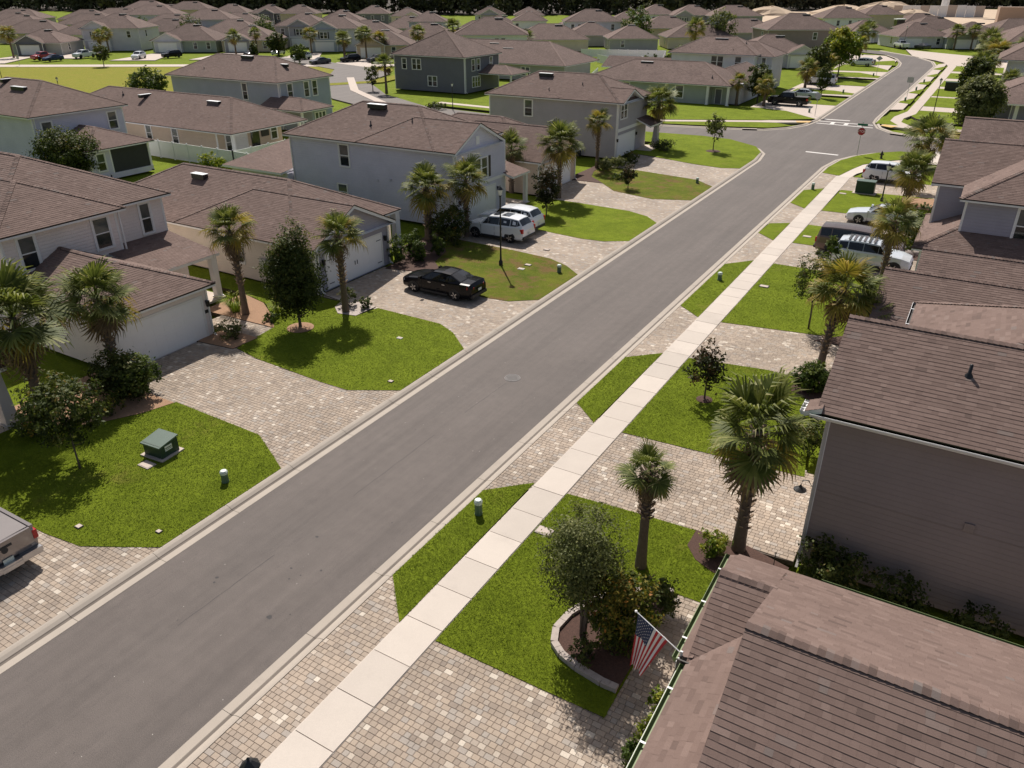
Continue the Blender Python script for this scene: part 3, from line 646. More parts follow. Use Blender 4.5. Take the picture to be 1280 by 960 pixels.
# ------------------------------------------------------------------ house kit
class House:
    """parts are given in the plan frame the root stands in; for unrotated houses that is the world plan"""
    def __init__(s, name, label, cx, cy, rot=0, local=False, cat='house', group=None):
        s.root = empty(name, label, cat, (cx, cy, 0), rot, group); s.o = (0, 0) if local else (cx, cy)
    def put(s, mb, name, mats, parent=None, kind=None, smooth=False, label=None, angle=None):
        if s.o != (0, 0): mb.v = [(x-s.o[0], y-s.o[1], z) for x, y, z in mb.v]
        # uv must use the unshifted frame only for relative pattern, so shifting is harmless
        o = mb.build(name, mats, parent or s.root, smooth=smooth, kind=kind, angle=angle)
        if label: o['label'] = label
        return o
    def frame(s, face, c):
        return {'x+': lambda a, o, z: (c+o, a, z), 'x-': lambda a, o, z: (c-o, a, z),
                'y-': lambda a, o, z: (a, c-o, z), 'y+': lambda a, o, z: (a, c+o, z)}[face]
    def wall(s, x0, x1, y0, y1, z0, z1, m, geo='', corners='', cm='trim'):
        mb = MB(); mb.box(x0, x1, y0, y1, z0, z1, 0, skip='b'); w = s.put(mb, 'wall', ['w_'+m])
        if geo:
            sm = MB()
            for f in geo.split():
                a0, a1, c = {'y-': (x0, x1, y0), 'y+': (x0, x1, y1), 'x+': (y0, y1, x1), 'x-': (y0, y1, x0)}[f]
                fr = s.frame(f, c); z = z0+.05
                while z < z1-.02:
                    zt = min(z+.185, z1)
                    sm.face([fr(a0, .022, z), fr(a1, .022, z), fr(a1, .006, zt), fr(a0, .006, zt)])
                    sm.face([fr(a0, .002, z), fr(a1, .002, z), fr(a1, .022, z), fr(a0, .022, z)]); z += .18
            s.put(sm, 'siding', ['w_'+m], kind='stuff')
        if corners:
            for cn in corners.split():      # e.g. x1y0
                xx = x1 if 'x1' in cn else x0; yy = y1 if 'y1' in cn else y0
                sx = 1 if 'x1' in cn else -1; sy = 1 if 'y1' in cn else -1
                cb = MB(); cb.box(min(xx-sx*.1, xx+sx*.028), max(xx-sx*.1, xx+sx*.028), min(yy-sy*.1, yy+sy*.028), max(yy-sy*.1, yy+sy*.028), z0+.02, z1-.01)
                s.put(cb, 'corner_board', [cm])
        return w
    def band(s, face, c, a0, a1, z0, z1, m='trim'):
        mb = MB(); mb.pbox(s.frame(face, c), a0, a1, .0, .035, z0, z1); s.put(mb, 'trim_band', [m])
    def plane(s, pts, geo=False, parent=None, single=0, tk=.0):
        """roof plane; pts[0]->pts[1] is the eave"""
        P = [Vector(p) for p in pts]; U = (P[1]-P[0]).normalized(); N = (P[1]-P[0]).cross(P[2]-P[0]).normalized()
        if N.z < 0: N = -N
        V = N.cross(U)
        if V.z < 0: V = -V
        q = [((p-P[0]).dot(U), (p-P[0]).dot(V)) for p in P]
        mb = MB(); mb.face([tuple(p) for p in P], 0, q, .4)
        ar = sum(q[i][0]*q[(i+1) % len(q)][1]-q[(i+1) % len(q)][0]*q[i][1] for i in range(len(q)))
        if geo:
            poly = q if ar > 0 else q[::-1]
            vm = max(p[1] for p in poly); u0 = min(p[0] for p in poly); u1 = max(p[0] for p in poly)
            rg = random.Random(int(abs(P[0].x*31+P[0].y*17+P[2].z*7)*10)); EX = .145; row = 0; sing = []; st = MB()
            def top(uu, vv, h): w = P[0]+U*uu+V*vv+N*h; return (w.x, w.y, w.z)
            v = -.02
            while v < vm:
                x = u0-rg.uniform(0, .3)
                while x < u1:
                    w = rg.choice((.16, .22, .30, .38)); h = rg.choice((.008, .011, .011, .013))
                    c = clip_convex([(x, v), (x+w-.003, v), (x+w-.003, v+EX+.01), (x, v+EX+.01)], poly) if not (v < 0) else clip_convex([(x, v), (x+w-.003, v), (x+w-.003, v+EX+.01), (x, v+EX+.01)], [(u0,-.05),(u1,-.05),(u1,vm),(u0,vm)]+[])
                    if v < 0: c = clip_convex([(x, 0), (x+w-.003, 0), (x+w-.003, v+EX+.01), (x, v+EX+.01)], poly)
                    if len(c) >= 3:
                        t = min(1, max(0, rg.gauss(.5, .11))) if rg.random() > .14 else rg.uniform(.05, .98)
                        f = [top(a, b, h*(1-(b-v)/(EX+.02))+.004) for a, b in c]
                        vb = min(b for a, b in c); ed = [a for a, b in c if b < vb+.002]
                        bt = None
                        if len(ed) >= 2:
                            e0, e1 = min(ed), max(ed); bt = [top(e0, vb, -.01), top(e1, vb, -.01), top(e1, vb, h*(1-(vb-v)/(EX+.02))+.004), top(e0, vb, h*(1-(vb-v)/(EX+.02))+.004)]
                        if single: sing.append((f, bt, t))
                        else:
                            st.face(f, 0, None, t)
                            if bt: st.face(bt, 0, None, max(0, t-.15))
                    x += w
                v += EX; row += 1
            if single:
                key = lambda z: (Vector(z[0][0])-Vector((0, 0, CAM_H))).length
                sing.sort(key=key)
                for k, (f, bt, t) in enumerate(sing):
                    if k < single:
                        g_ = MB(); g_.face(f, 0, None, t)
                        if bt: g_.face(bt, 0, None, t)
                        s.put(g_, 'shingle', ['shingle'], parent)
                    else:
                        st.face(f, 0, None, t)
                        if bt: st.face(bt, 0, None, max(0, t-.15))
            return mb, st
        return mb, None
    def roof(s, x0, x1, y0, y1, ze, sl=.5, axis='x', ends='hh', geo=False, wallm=None, single=0, gutter='', gm='trim', over=.35, drip=True):
        """hip or gable roof over an eave rectangle; ends: h hip, g gable (low end, high end of the ridge axis)"""
        sw_ = axis == 'y'
        if sw_: x0, x1, y0, y1 = y0, y1, x0, x1
        T = (lambda x, y, z: (y, x, z)) if sw_ else (lambda x, y, z: (x, y, z))
        hf = (y1-y0)/2; zr = ze+sl*hf; ym = (y0+y1)/2
        ra = x0+(hf if ends[0] == 'h' else 0); rb = x1-(hf if ends[1] == 'h' else 0)
        if ra > rb: ra = rb = (ra+rb)/2
        planes = [[T(x0,y0,ze),T(x1,y0,ze),T(rb,ym,zr),T(ra,ym,zr)], [T(x1,y1,ze),T(x0,y1,ze),T(ra,ym,zr),T(rb,ym,zr)]]
        if ends[0] == 'h': planes.append([T(x0,y1,ze),T(x0,y0,ze),T(ra,ym,zr)])
        if ends[1] == 'h': planes.append([T(x1,y0,ze),T(x1,y1,ze),T(rb,ym,zr)])
        base = MB(); sts = []
        for p in planes:
            if (Vector(p[2])-Vector(p[3])).length < .02 if len(p) == 4 else False: p = p[:3]
            m, st = s.plane(p, geo, None, 0)
            base.face(m.v, 0, m.uv[0], .4)
            if st: sts.append(st)
        # soffit and slab edge
        zb = ze-.07
        if ends == 'hh' or True:
            base.face([T(x0,y0,zb-.10),T(x0,y1,zb-.10),T(x1,y1,zb-.10),T(x1,y0,zb-.10)], 1)
        for a, b, isg in (((x0,y0),(x1,y0),0),((x1,y0),(x1,y1),ends[1] == 'g'),((x1,y1),(x0,y1),0),((x0,y1),(x0,y0),ends[0] == 'g')):
            if isg: continue
            base.face([T(*a,zb),T(*b,zb),T(*b,ze),T(*a,ze)], 2)
            base.face([T(*a,zb-.10),T(*b,zb-.10),T(*b,zb),T(*a,zb)], 1)
        ro = s.put(base, 'roof', ['shingle_sheet' if not geo else 'shingle', gm, 'drip' if drip else gm])
        if geo:
            al = MB()
            near_c = []
            for st in sts: al.v_off = len(al.v); n0 = len(al.v); al.v += st.v; al.f += [tuple(i+n0 for i in f) for f in st.f]; al.m += st.m; al.uv += st.uv; al.c += st.c
            if single:
                ox, oy = s.root.location.x-s.o[0], s.root.location.y-s.o[1]
                idx = sorted((i for i in range(len(al.f)) if len(al.f[i]) == 4 and Vector(al.v[al.f[i][0]]).z < 999),
                             key=lambda i: (Vector(al.v[al.f[i][0]])-Vector((0,0,CAM_H))).length)
                tops = [i for i in idx if al.f[i][0]+4 <= len(al.v)]
                # a tab and its butt edge are consecutive faces
                pick = []; used = set()
                for i in tops:
                    if i in used or i+1 >= len(al.f): continue
                    a, b, c = (Vector(al.v[k]) for k in al.f[i][:3]); nz = (b-a).cross(c-b)
                    if nz.length > 0 and abs(nz.normalized().z) > .6 and (al.v[al.f[i][0]][1] < 14.0 or single < 200):
                        j = i+1; a2, b2, c2 = (Vector(al.v[k]) for k in al.f[j][:3]); n2 = (b2-a2).cross(c2-b2)
                        grp = [i]+([j] if n2.length > 0 and abs(n2.normalized().z) < .6+.35 and (a2-a).length < .3 else [])
                        pick.append(grp); used.update(grp)
                    if len(pick) >= single: break
                for grp in pick:
                    g_ = MB()
                    for i in grp: g_.face([al.v[k] for k in al.f[i]], 0, None, al.c[i])
                    s.put(g_, 'shingle', ['shingle'], ro)
                keep = [i for i in range(len(al.f)) if i not in used]
                al.f = [al.f[i] for i in keep]; al.m = [al.m[i] for i in keep]; al.uv = [al.uv[i] for i in keep]; al.c = [al.c[i] for i in keep]
            s.put(al, 'shingles', ['shingle'], ro, kind='stuff')
        # caps on ridge and hips
        cap = MB(); segs = [(T(ra,ym,zr),T(rb,ym,zr))]
        if ends[0] == 'h': segs += [(T(x0,y0,ze),T(ra,ym,zr)),(T(x0,y1,ze),T(ra,ym,zr))]
        if ends[1] == 'h': segs += [(T(x1,y0,ze),T(rb,ym,zr)),(T(x1,y1,ze),T(rb,ym,zr))]
        rg = random.Random(int(abs(x0*13+y0*7)))
        for si, (a, b) in enumerate(segs):
            a, b = Vector(a), Vector(b); L = (b-a).length
            if L < .05: continue
            t = (b-a)/L; sd_ = t.cross(Vector((0,0,1))).normalized(); dn = .5*sl if si == 0 else .32*sl
            st_ = .15 if geo else L; n = max(1, int(L/st_))
            for k in range(n):
                p = a+t*(L*k/n); q = a+t*(L*(k+1)/n); h0 = Vector((0,0,.045)); h1 = Vector((0,0,.025)); o_ = sd_*.14; dv = Vector((0,0,-.14*dn*1.6)); c = rg.random()
                cap.face([p+o_+h0+dv, q+o_+h1+dv, q+h1, p+h0], 0, None, c); cap.face([p+h0, q+h1, q-o_+h1+dv, p-o_+h0+dv], 0, None, c)
                if geo: cap.face([p+o_+dv, p+o_+h0+dv, p+h0, p-o_+h0+dv, p-o_+dv], 0, None, max(0, c-.3))
        s.put(cap, 'ridge_cap', ['shingle'], ro, kind='stuff')
        # gable walls and rakes
        for e, xx, sg in ((ends[0], x0, -1), (ends[1], x1, 1)):
            if e != 'g': continue
            xi = xx-sg*over; yo = hf-over
            if wallm:
                g_ = MB(); zt = ze+sl*(hf-over)*1.0 + sl*over
                za = ze+sl*over-.07; zt = zr-.07
                tri = [T(xi, y0+over, ze-.17), T(xi, y1-over, ze-.17), T(xi, y1-over, za), T(xi, ym, zt), T(xi, y0+over, za)]
                g_.face(tri, 0); s.put(g_, 'gable', ['w_'+wallm])
            rk = MB()
            for sy, yy in ((-1, y0), (1, y1)):
                a = Vector(T(xx-sg*.02, yy, ze)); b = Vector(T(xx-sg*.02, ym, zr)); dz = Vector((0,0,-.05)); dz2 = Vector((0,0,-.24)); ix = Vector(T(xx-sg*.05, 0, 0))-Vector(T(xx, 0, 0))
                rk.face([a, b, b+dz, a+dz], 1); rk.face([a+dz+ix*.4, b+dz+ix*.4, b+dz2+ix*.4, a+dz2+ix*.4], 0)
                si_ = Vector(T(xi, yy, ze-.17)); sm_ = Vector(T(xi, ym, zr-.17)); rk.face([a+dz2, b+dz2, sm_, si_], 0)
            s.put(rk, 'rake_board', [gm, 'drip'])
        return ro
    def gutter(s, a, b, z, side, m='trim', mi=None, parts=True):
        """open half gutter from a to b, side = outward unit xy"""
        a = Vector((a[0], a[1], z)); b = Vector((b[0], b[1], z)); o = Vector((side[0], side[1], 0))
        g = MB(); pr = [(0,0),(0,-.11),(.07,-.13),(.13,-.04),(.13,.0)]
        pin = [(.118,.0),(.118,-.04),(.068,-.105),(.012,-.09)]
        for P, m_ in ((pr, 0), (pin, 1)):
            for (o0, z0), (o1, z1) in zip(P[:-1], P[1:]):
                g.face([a+o*o0+Vector((0,0,z0)), b+o*o0+Vector((0,0,z0)), b+o*o1+Vector((0,0,z1)), a+o*o1+Vector((0,0,z1))], m_)
        g.face([a+o*.118, b+o*.118, b+o*.13, a+o*.13], 0)
        for e in (a, b): g.face([e+o*x+Vector((0,0,zz)) for x, zz in pr], 0)
        go = s.put(g, 'gutter', [m, mi or m])
        if parts:
            L = (b-a).length; n = max(2, int(L/1.4)); t = (b-a)/L
            for k in range(n):
                p = a+t*(L*(k+.5)/n); h = MB(); h.bar(p+Vector((0,0,.008)), p+o*.13+Vector((0,0,.008)), .05, .012); s.put(h, 'gutter_strap', ['white'], go)
        return go
    def downspout(s, x, y, z0, z1, face='x+', m='trim', kick=True):
        mb = MB(); fr = s.frame(face, x if face[0] == 'x' else y); a = y if face[0] == 'x' else x
        mb.pbox(fr, a-.04, a+.04, .035, .105, z0+.2, z1)
        if kick: p = fr(a, .07, z0+.22); q = fr(a, .32, z0+.06); mb.bar(p, q, .08, .07)
        s.put(mb, 'downspout', [m])
    def window(s, face, c, a, z, w, h, mull=1, shut=False, tm='trim', up='glass_up'):
        """double-hung window centred at a, sill height z"""
        fr = s.frame(face, c); mb = MB(); t = .10
        mb.pbox(fr, a-w/2-t, a-w/2, .0, .075, z-t, z+h+t); mb.pbox(fr, a+w/2, a+w/2+t, .0, .075, z-t, z+h+t)
        mb.pbox(fr, a-w/2, a+w/2, .0, .075, z+h, z+h+t); mb.pbox(fr, a-w/2, a+w/2, .0, .09, z-t, z)
        mw = w/mull
        for k in range(mull):
            a0 = a-w/2+mw*k; 
            if k: mb.pbox(fr, a0-.045, a0+.045, .0, .07, z, z+h)
            mb.pbox(fr, a0+.0, a0+mw,   .036, .056, z+h/2-.03, z+h/2+.03)
            mb.pbox(fr, a0+.045*(k > 0), a0+.05+.045*(k > 0), .03, .052, z, z+h); mb.pbox(fr, a0+mw-.05-.045*(k < mull-1), a0+mw-.045*(k < mull-1), .03, .052, z, z+h)
        wo = s.put(mb, 'window', [tm])
        for k in range(mull):
            a0 = a-w/2+mw*k
            for z0, z1, mt in ((z, z+h/2, 'glass'), (z+h/2, z+h, up)):
                p = MB(); p.pbox(fr, a0+.05, a0+mw-.05, .024, .031, z0+.03, z1-.03); s.put(p, 'pane', [mt], wo)
        if shut:
            for sg in (-1, 1):
                q = MB(); ac = a+sg*(w/2+t+.2); q.pbox(fr, ac-.17, ac+.17, .024, .06, z-.05, z+h+.05)
                for k in range(6): q.pbox(fr, ac-.13, ac+.13, .06, .072, z+.05+k*h/6, z+.05+k*h/6+h/9)
                s.put(q, 'shutter', ['black'], wo)
        return wo
    def garage(s, face, c, a0, a1, h=2.15, z=.09, deco=False, lights=True, tm='trim', rows=4):
        fr = s.frame(face, c); f = MB()
        f.pbox(fr, a0-.12, a0, .0, .05, z, z+h+.12); f.pbox(fr, a1, a1+.12, .0, .05, z, z+h+.12); f.pbox(fr, a0, a1, .0, .05, z+h, z+h+.12)
        f.pbox(fr, a0, a1, .001, .026, z, z+h, 1)
        d_ = s.put(f, 'garage_door', [tm, 'door_w'])
        for k in range(rows):
            p = MB(); z0 = z+.02+k*h/rows; z1 = z+(k+1)*h/rows-.012; p.pbox(fr, a0+.02, a1-.02, .026, .038, z0, z1)
            n = 8
            if deco or True:
                for j in range(n):
                    w = (a1-a0-.1)/n; b0 = a0+.05+j*w; p.pbox(fr, b0+.04, b0+w-.04, .038, .044, z0+.08, z1-.07)
            s.put(p, 'panel', ['door_w'], d_)
        if deco:
            m_ = (a0+a1)/2
            for b in (m_-.12, m_+.09): hh = MB(); hh.pbox(fr, b, b+.03, .044, .08, z+.85, z+1.1); s.put(hh, 'handle', ['black'], d_)
            for b in (a0+.06, a1-.5):
                for zz in (z+.3, z+h-.35): hh = MB(); hh.pbox(fr, b, b+.42, .044, .06, zz, zz+.04); s.put(hh, 'strap_hinge', ['black'], d_)
        if lights:
            for a in (a0-.32, a1+.32):
                l_ = MB(); l_.pbox(fr, a-.05, a+.05, .02, .06, z+1.72, z+1.95); l_.pbox(fr, a-.07, a+.07, .07, .2, z+1.62, z+1.88); l_.pbox(fr, a-.09, a+.09, .05, .22, z+1.88, z+1.93)
                s.put(l_, 'wall_lantern', ['black'])
        return d_
    def door(s, face, c, a, w=.95, h=2.05, m='slate', z=.12):
        fr = s.frame(face, c); f = MB(); f.pbox(fr, a-w/2-.1, a-w/2, 0, .05, z, z+h+.1); f.pbox(fr, a+w/2, a+w/2+.1, 0, .05, z, z+h+.1); f.pbox(fr, a-w/2, a+w/2, 0, .05, z+h, z+h+.1)
        f.pbox(fr, a-w/2, a+w/2, 0, .03, z, z+h, 1); s.put(f, 'door', ['trim', 'w_'+m])
    def post(s, x, y, z0, z1, w=.3, taper=0, m='trim'):
        mb = MB(); 
        P = [(x+sx*k/2, y+sy*k/2, z) for z, k in ((z0, w+taper), (z1, w)) for sx, sy in ((-1,-1),(1,-1),(1,1),(-1,1))]
        for q in ((4,5,6,7),(0,1,5,4),(1,2,6,5),(2,3,7,6),(3,0,4,7)): mb.face([P[i] for i in q])
        mb.box(x-w/2-taper/2-.05, x+w/2+taper/2+.05, y-w/2-taper/2-.05, y+w/2+taper/2+.05, z0, z0+.14, 0, skip='b'); s.put(mb, 'porch_column', [m])
    def vent(s, x, y, z, axis='x', L=1.2):
        mb = MB(); w = .42; a, b = (L/2, w/2) if axis == 'x' else (w/2, L/2)
        mb.box(x-a, x+a, y-b, y+b, z-.25, z+.07, 0, top=1, skip='b'); mb.box(x-a-.04, x+a+.04, y-b-.04, y+b+.04, z+.07, z+.10, 1); s.put(mb, 'roof_vent', ['black', 'galv'])  # black sides hold the vent's front shadow in their colour, under a bright metal top
    def pipe(s, x, y, z):
        mb = MB(); mb.lathe([(.16,z-.14),(.12,z-.02),(.05,z+.06),(.045,z+.32),(.0,z+.33)], 10, 0, x, y); s.put(mb, 'vent_pipe', ['black'], smooth=True)
    def shed(s, pts, geo=False, gm='trim', thick=.16):
        """free roof plane: pts[0],pts[1] eave; given solid thickness"""
        m, st = s.plane(pts, geo); b = MB(); b.face(m.v, 0, m.uv[0], .4); n = len(pts)
        lo = [(p[0], p[1], p[2]-thick) for p in pts]
        for i in range(n):
            j = (i+1) % n; b.face([lo[i], lo[j], pts[j], pts[i]], 1)
        b.face(lo[::-1], 1); ro = s.put(b, 'roof', ['shingle' if geo else 'shingle_sheet', gm])
        if st: s.put(st, 'shingles', ['shingle'], ro, kind='stuff')
        return ro
    def rz(s, x0, x1, y0, y1, ze, sl, x, y):
        return ze+sl*min(x-x0, x1-x, y-y0, y1-y)

# ------------------------------------------------------------------ near houses, left side of the street
SL = .48; E1 = 2.9; E2 = 5.65
def ridge_z(ze, half, sl=SL): return ze+sl*half
# beige two-storey house with low garage wing
h = House('house', 'beige two-storey house with a low hipped garage wing and plain white door behind two palms', -40, 22, group=None)
h.wall(-53, -40.3, 18.95, 25.25, 0, 5.55, 'beige', 'x+ y-', 'x1y0 x1y1'); h.wall(-53, -41.0, 25.25, 28.75, 0, 5.55, 'beige', 'x+ y+', 'x1y1')
h.roof(-53.5, -40.55, 18.65, 29.15, E2+.01, SL, 'x', 'hh', True); h.roof(-50, -39.9, 18.5, 25.7, E2, SL, 'x', 'hh', True)
h.wall(-40.6, -32.8, 19.0, 24.45, 0, E1-.12, 'beige', 'x+ y+', 'x1y1 x1y0'); h.roof(-41.2, -32.42, 18.65, 24.83, E1, SL, 'x', 'gh', True)
h.shed([(-36.7,24.3,2.72),(-36.7,28.75,2.72),(-40.97,28.75,3.42),(-40.97,24.3,3.42)], True)
h.wall(-41.2, -39.2, 24.3, 28.3, 0, 2.72, 'beige', 'x+'); h.door('x+', -39.2, 26.0); h.post(-36.95, 28.35, .05, 2.6, .36); h.post(-36.95, 25.0, .05, 2.6, .36)
mb = MB(); mb.box(-39.2, -36.6, 24.5, 28.6, 0, .13); h.put(mb, 'porch_slab', ['far_conc'])
for a, w_ in ((20.18, .84), (24.25, .92)): h.window('x+', -40.3, a, 3.68, w_, 1.62)
h.window('x+', -41.0, 27.5, 3.62, .66, 1.66)
h.garage('x+', -32.8, 19.2, 24.0, 2.15); h.downspout(-32.8, 24.38, 0, 2.8, 'x+', kick=True); h.downspout(-41.0+.7-.0, 25.4, 2.9, 5.5, 'x+', kick=False)
pl = MB(); pl.pbox(h.frame('x+', -32.8), 24.12, 24.42, .03, .05, 1.35, 1.53); h.put(pl, 'number_plaque', ['black'])
h.vent(-49.2, 22.6, 7.85, 'y'); h.pipe(-43.5, 27.6, 6.35)
# neighbour at the left edge: porch column and beam
h = House('house', 'grey tapered porch column of the house at the far left edge of the picture', -34, 12)
h.wall(-50, -36, 2, 13.4, 0, 2.7, 'lightgrey', 'y+ x+'); h.roof(-50.4, -35.5, 1.6, 13.8, E1, SL, 'x', 'hh', False)
h.shed([(-32.3,10.5,2.7),(-32.3,14.0,2.7),(-36,14.0,3.3),(-36,10.5,3.3)]); h.post(-32.62, 13.6, .05, 2.6, .34, .22, 'greytrim'); h.post(-32.62, 10.8, .05, 2.6, .34, .22, 'greytrim')
mb = MB(); mb.box(-36, -32.2, 10.3, 14, 0, .12); h.put(mb, 'porch_slab', ['far_conc'])
# single storey with gabled garage
h = House('house', 'single-storey beige house with grey gable over a white carriage-style garage door', -40, 36)
h.wall(-53, -33.9, 31.7, 40.9, 0, E1-.12, 'stucco', 'y-', ''); h.wall(-34.2, -32.15, 31.7, 38.5, 0, E1-.12, 'violet', 'x+ y-', 'x1y0 x1y1')
h.roof(-53.4, -33.2, 31.3, 41.3, E1, SL, 'x', 'hh', True); h.roof(-44, -31.75, 31.31, 38.9, E1+.003, SL, 'x', 'hg', True, wallm='violet')
h.garage('x+', -32.15, 32.6, 37.7, 2.1, deco=True); gv = MB(); gv.pbox(h.frame('x+', -32.11), 34.85, 35.35, .0, .05, 3.35, 4.0); h.put(gv, 'gable_vent', ['trim'])
h.post(-33.45, 40.95, .05, 2.75, .42); h.downspout(-32.15, 38.4, 0, 2.75, 'x+'); h.downspout(-32.15, 31.9, 0, 2.75, 'x+')
h.window('y-', 31.7, -38.6, 1.0, .8, 1.3); mb = MB(); mb.box(-36.6, -36.1, 31.45, 31.68, .9, 1.6); mb.box(-36.0, -35.75, 31.5, 31.68, 1.0, 1.5); h.put(mb, 'meter_box', ['galv'])
h.vent(-45.5, 35.2, 5.0, 'x'); h.pipe(-50.0, 33.4, 3.95); h.wall(-53, -35.5, 38.5, 40.9, 0, 2.7, 'stucco')
h.vent(-48.3, 35.4, 5.1, 'x', .01) if False else None
# blue-grey two storey
h = House('house', 'blue-grey two-storey house with black shutters on its front gable and two white cars outside', -40, 52)
h.wall(-49.2, -32.9, 47.4, 54.6, 0, E2-.1, 'bluegrey', 'y- x+', 'x1y0 x1y1 x0y0'); h.wall(-49.2, -34.8, 54.6, 56.2, 0, E2-.1, 'bluegrey', '', '')
h.roof(-49.6, -34.3, 47.02, 56.6, E2, SL, 'x', 'hh', True); h.roof(-42, -32.5, 47.03, 54.0, E2+.003, SL, 'x', 'hg', True, wallm='bluegrey')
h.window('x+', -32.9, 51.0, 3.1, 1.75, 1.5, 2, True); gv = MB(); gv.pbox(h.frame('x+', -32.86), 50.3, 50.75, .0, .05, 5.75, 6.35); h.put(gv, 'gable_vent', ['trim'])
h.garage('x+', -32.9, 48.2, 53.0, 2.15); h.band('x+', -32.9, 47.5, 54.5, 2.62, 2.85)
h.window('y-', 47.4, -43.4, 3.62, .95, 1.62); h.window('y-', 47.4, -43.9, .9, .95, 1.2); h.downspout(-32.9+.0, 47.55, 0, 5.5, 'x+'); h.downspout(-49.1, 47.4, 0, 5.5, 'y-')
h.shed([(-31.9,54.2,2.7),(-31.9,57.0,2.7),(-34.9,57.0,3.4),(-34.9,54.2,3.4)], True); h.post(-32.2, 56.7, .05, 2.6, .3); mb = MB(); mb.box(-34.8, -31.9, 54.7, 57, 0, .13); h.put(mb, 'porch_slab', ['far_conc'])
h.vent(-42.6, 50.9, 7.85, 'x', 1.7); h.pipe(-41.8, 49.0, 6.65); h.pipe(-38.4, 49.9, 7.0)
h.shed([(-56.5,46.2,2.6),(-49.5,46.2,2.6),(-49.5,54.8,3.6),(-56.5,54.8,3.6)], True)
bw = MB(); bw.box(-56, -49.3, 46.8, 54, 0, 2.5); h.put(bw, 'wall', ['w_bluegrey'])
sp = MB()
for (x, z) in ((-40.2, 2.75), (-38.9, 2.95)): sp.pbox(h.frame('y-', 47.4), x-.09, x+.09, .03, .09, z, z+.16)
h.put(sp, 'wall_vent', ['w_bluegrey'])
# tan single storey
h = House('house', 'tan single-storey house with steep front gable behind two palms', -40, 63)
h.wall(-49, -32.5, 59.6, 66.6, 0, E1-.12, 'tan', 'y- x+', 'x1y0 x1y1'); h.wall(-49, -34, 66.6, 69.6, 0, E1-.12, 'tan', '', '')
h.roof(-49.5, -33.8, 59.22, 70, E1, SL, 'x', 'hh', True); h.roof(-45, -32.1, 59.2, 67.0, E1+.003, .6, 'x', 'hg', True, wallm='tan')
h.garage('x+', -32.5, 60.6, 65.5, 2.15, lights=False); h.downspout(-32.5, 66.5, 0, 2.7, 'x+')
# grey two-storey on the corner
h = House('house', 'grey two-storey house on the corner lot with a columned porch', -40, 81)
h.wall(-48.6, -33.1, 77.4, 85.5, 0, E2-.1, 'grey', 'y- x+', 'x1y0 x1y1 x0y0'); h.roof(-49, -32.75, 77.0, 86.0, E2, SL, 'x', 'hh', True)
h.roof(-40, -32.3, 77.01, 82.4, E2+.003, .42, 'x', 'hg', True, wallm='grey', over=.75)
h.window('x+', -33.1, 79.0, 3.9, 1.6, 1.55, 2); h.garage('x+', -33.1, 76.4+1.4, 82.3, 2.1); h.band('x+', -33.1, 77.5, 85.4, 2.62, 2.95)
h.window('y-', 77.4, -43.6, 3.62, .95, 1.6); h.downspout(-33.1, 77.52, 0, 5.5, 'x+')
h.shed([(-31.4,82.6,2.72),(-31.4,86.2,2.72),(-33.1,85.8,3.4),(-33.1,82.6,3.4)], True); h.post(-31.75, 85.3, .05, 2.62, .38, .32, 'greytrim'); mb = MB(); mb.box(-33.1, -31.3, 82.7, 86, 0, .13); h.put(mb, 'porch_slab', ['far_conc'])
h.vent(-43.2, 80.6, 7.6, 'x', 1.6); h.pipe(-41.6, 78.3, 6.2); h.pipe(-38.2, 79.5, 6.8)
ac = MB(); ac.lathe([(0,.8),(.3,.8),(.32,.7),(.32,.1),(.34,.05)], 14, 0, -37.2, 76.9); h.put(ac, 'hose_reel', ['black'])

# ------------------------------------------------------------------ back row, left
h = House('house', 'blue-grey two-storey house with a screened rear porch behind the dark round tree', -82, 47)
h.wall(-92, -76.4, 41.9, 51.3, 0, E2-.1, 'bluegrey', 'y- x+', 'x1y0 x1y1'); h.roof(-92.5, -76.0, 41.4, 51.8, E2, SL, 'x', 'hh', True)
h.window('x+', -76.4, 43.2, 3.4, 1.0, 1.6); h.window('x+', -76.4, 50.0, 3.5, .95, 1.6); h.downspout(-76.4, 42.1, 0, 5.5, 'x+')
h.roof(-78.5, -70.4, 42.8, 50.0, 2.9, .4, 'x', 'gh', True); h.wall(-76.4, -70.8, 43.2, 49.6, 0, .5, 'bluegrey'); 
sc = MB(); sc.box(-76.4, -70.95, 45.4, 49.45, .5, 2.8); h.put(sc, 'porch_screen', ['screen']); h.wall(-76.4, -70.9, 43.2, 45.4, .5, 2.8, 'bluegrey', 'x+', 'x1y0 x1y1'); h.window('x+', -70.9, 44.3, .9, .8, 1.5); h.post(-70.95, 49.5, 0, 2.8, .2)
h.vent(-86.2, 46.2, 8.0, 'y', 1.6); h.vent(-82.6, 45.0, 7.55, 'x', 2.2)
h = House('house', 'single-storey cream house with open corner patio and a hipped roof', -80, 61)
h.wall(-98, -69.6, 56.8, 66, 0, 2.8, 'tan', 'y-', 'x1y0'); h.roof(-98.5, -66.2, 55.9, 66.9, E1, SL, 'x', 'hh', True)
for a in (-80.6, -76.2): h.window('y-', 56.8, a, .95, .9, 1.6)
h.window('x+', -69.6, 58.3, .5, .8, 1.9); h.door('x+', -69.6, 60.0, 1.6, 2.1, 'white'); h.window('x+', -69.6, 64.8, .9, .9, 1.6); h.post(-66.9, 56.6, 0, 2.8, .28); h.post(-66.9, 66.2, 0, 2.8, .28)
dk = MB(); dk.pbox(h.frame('x+', -69.6), 61.4, 62.6, .01, .04, .15, 2.3); h.put(dk, 'patio_opening', ['glass']); tv = MB(); tv.pbox(h.frame('x+', -69.6), 62.9, 64.0, .01, .12, 1.35, 2.0); h.put(tv, 'television', ['black'])
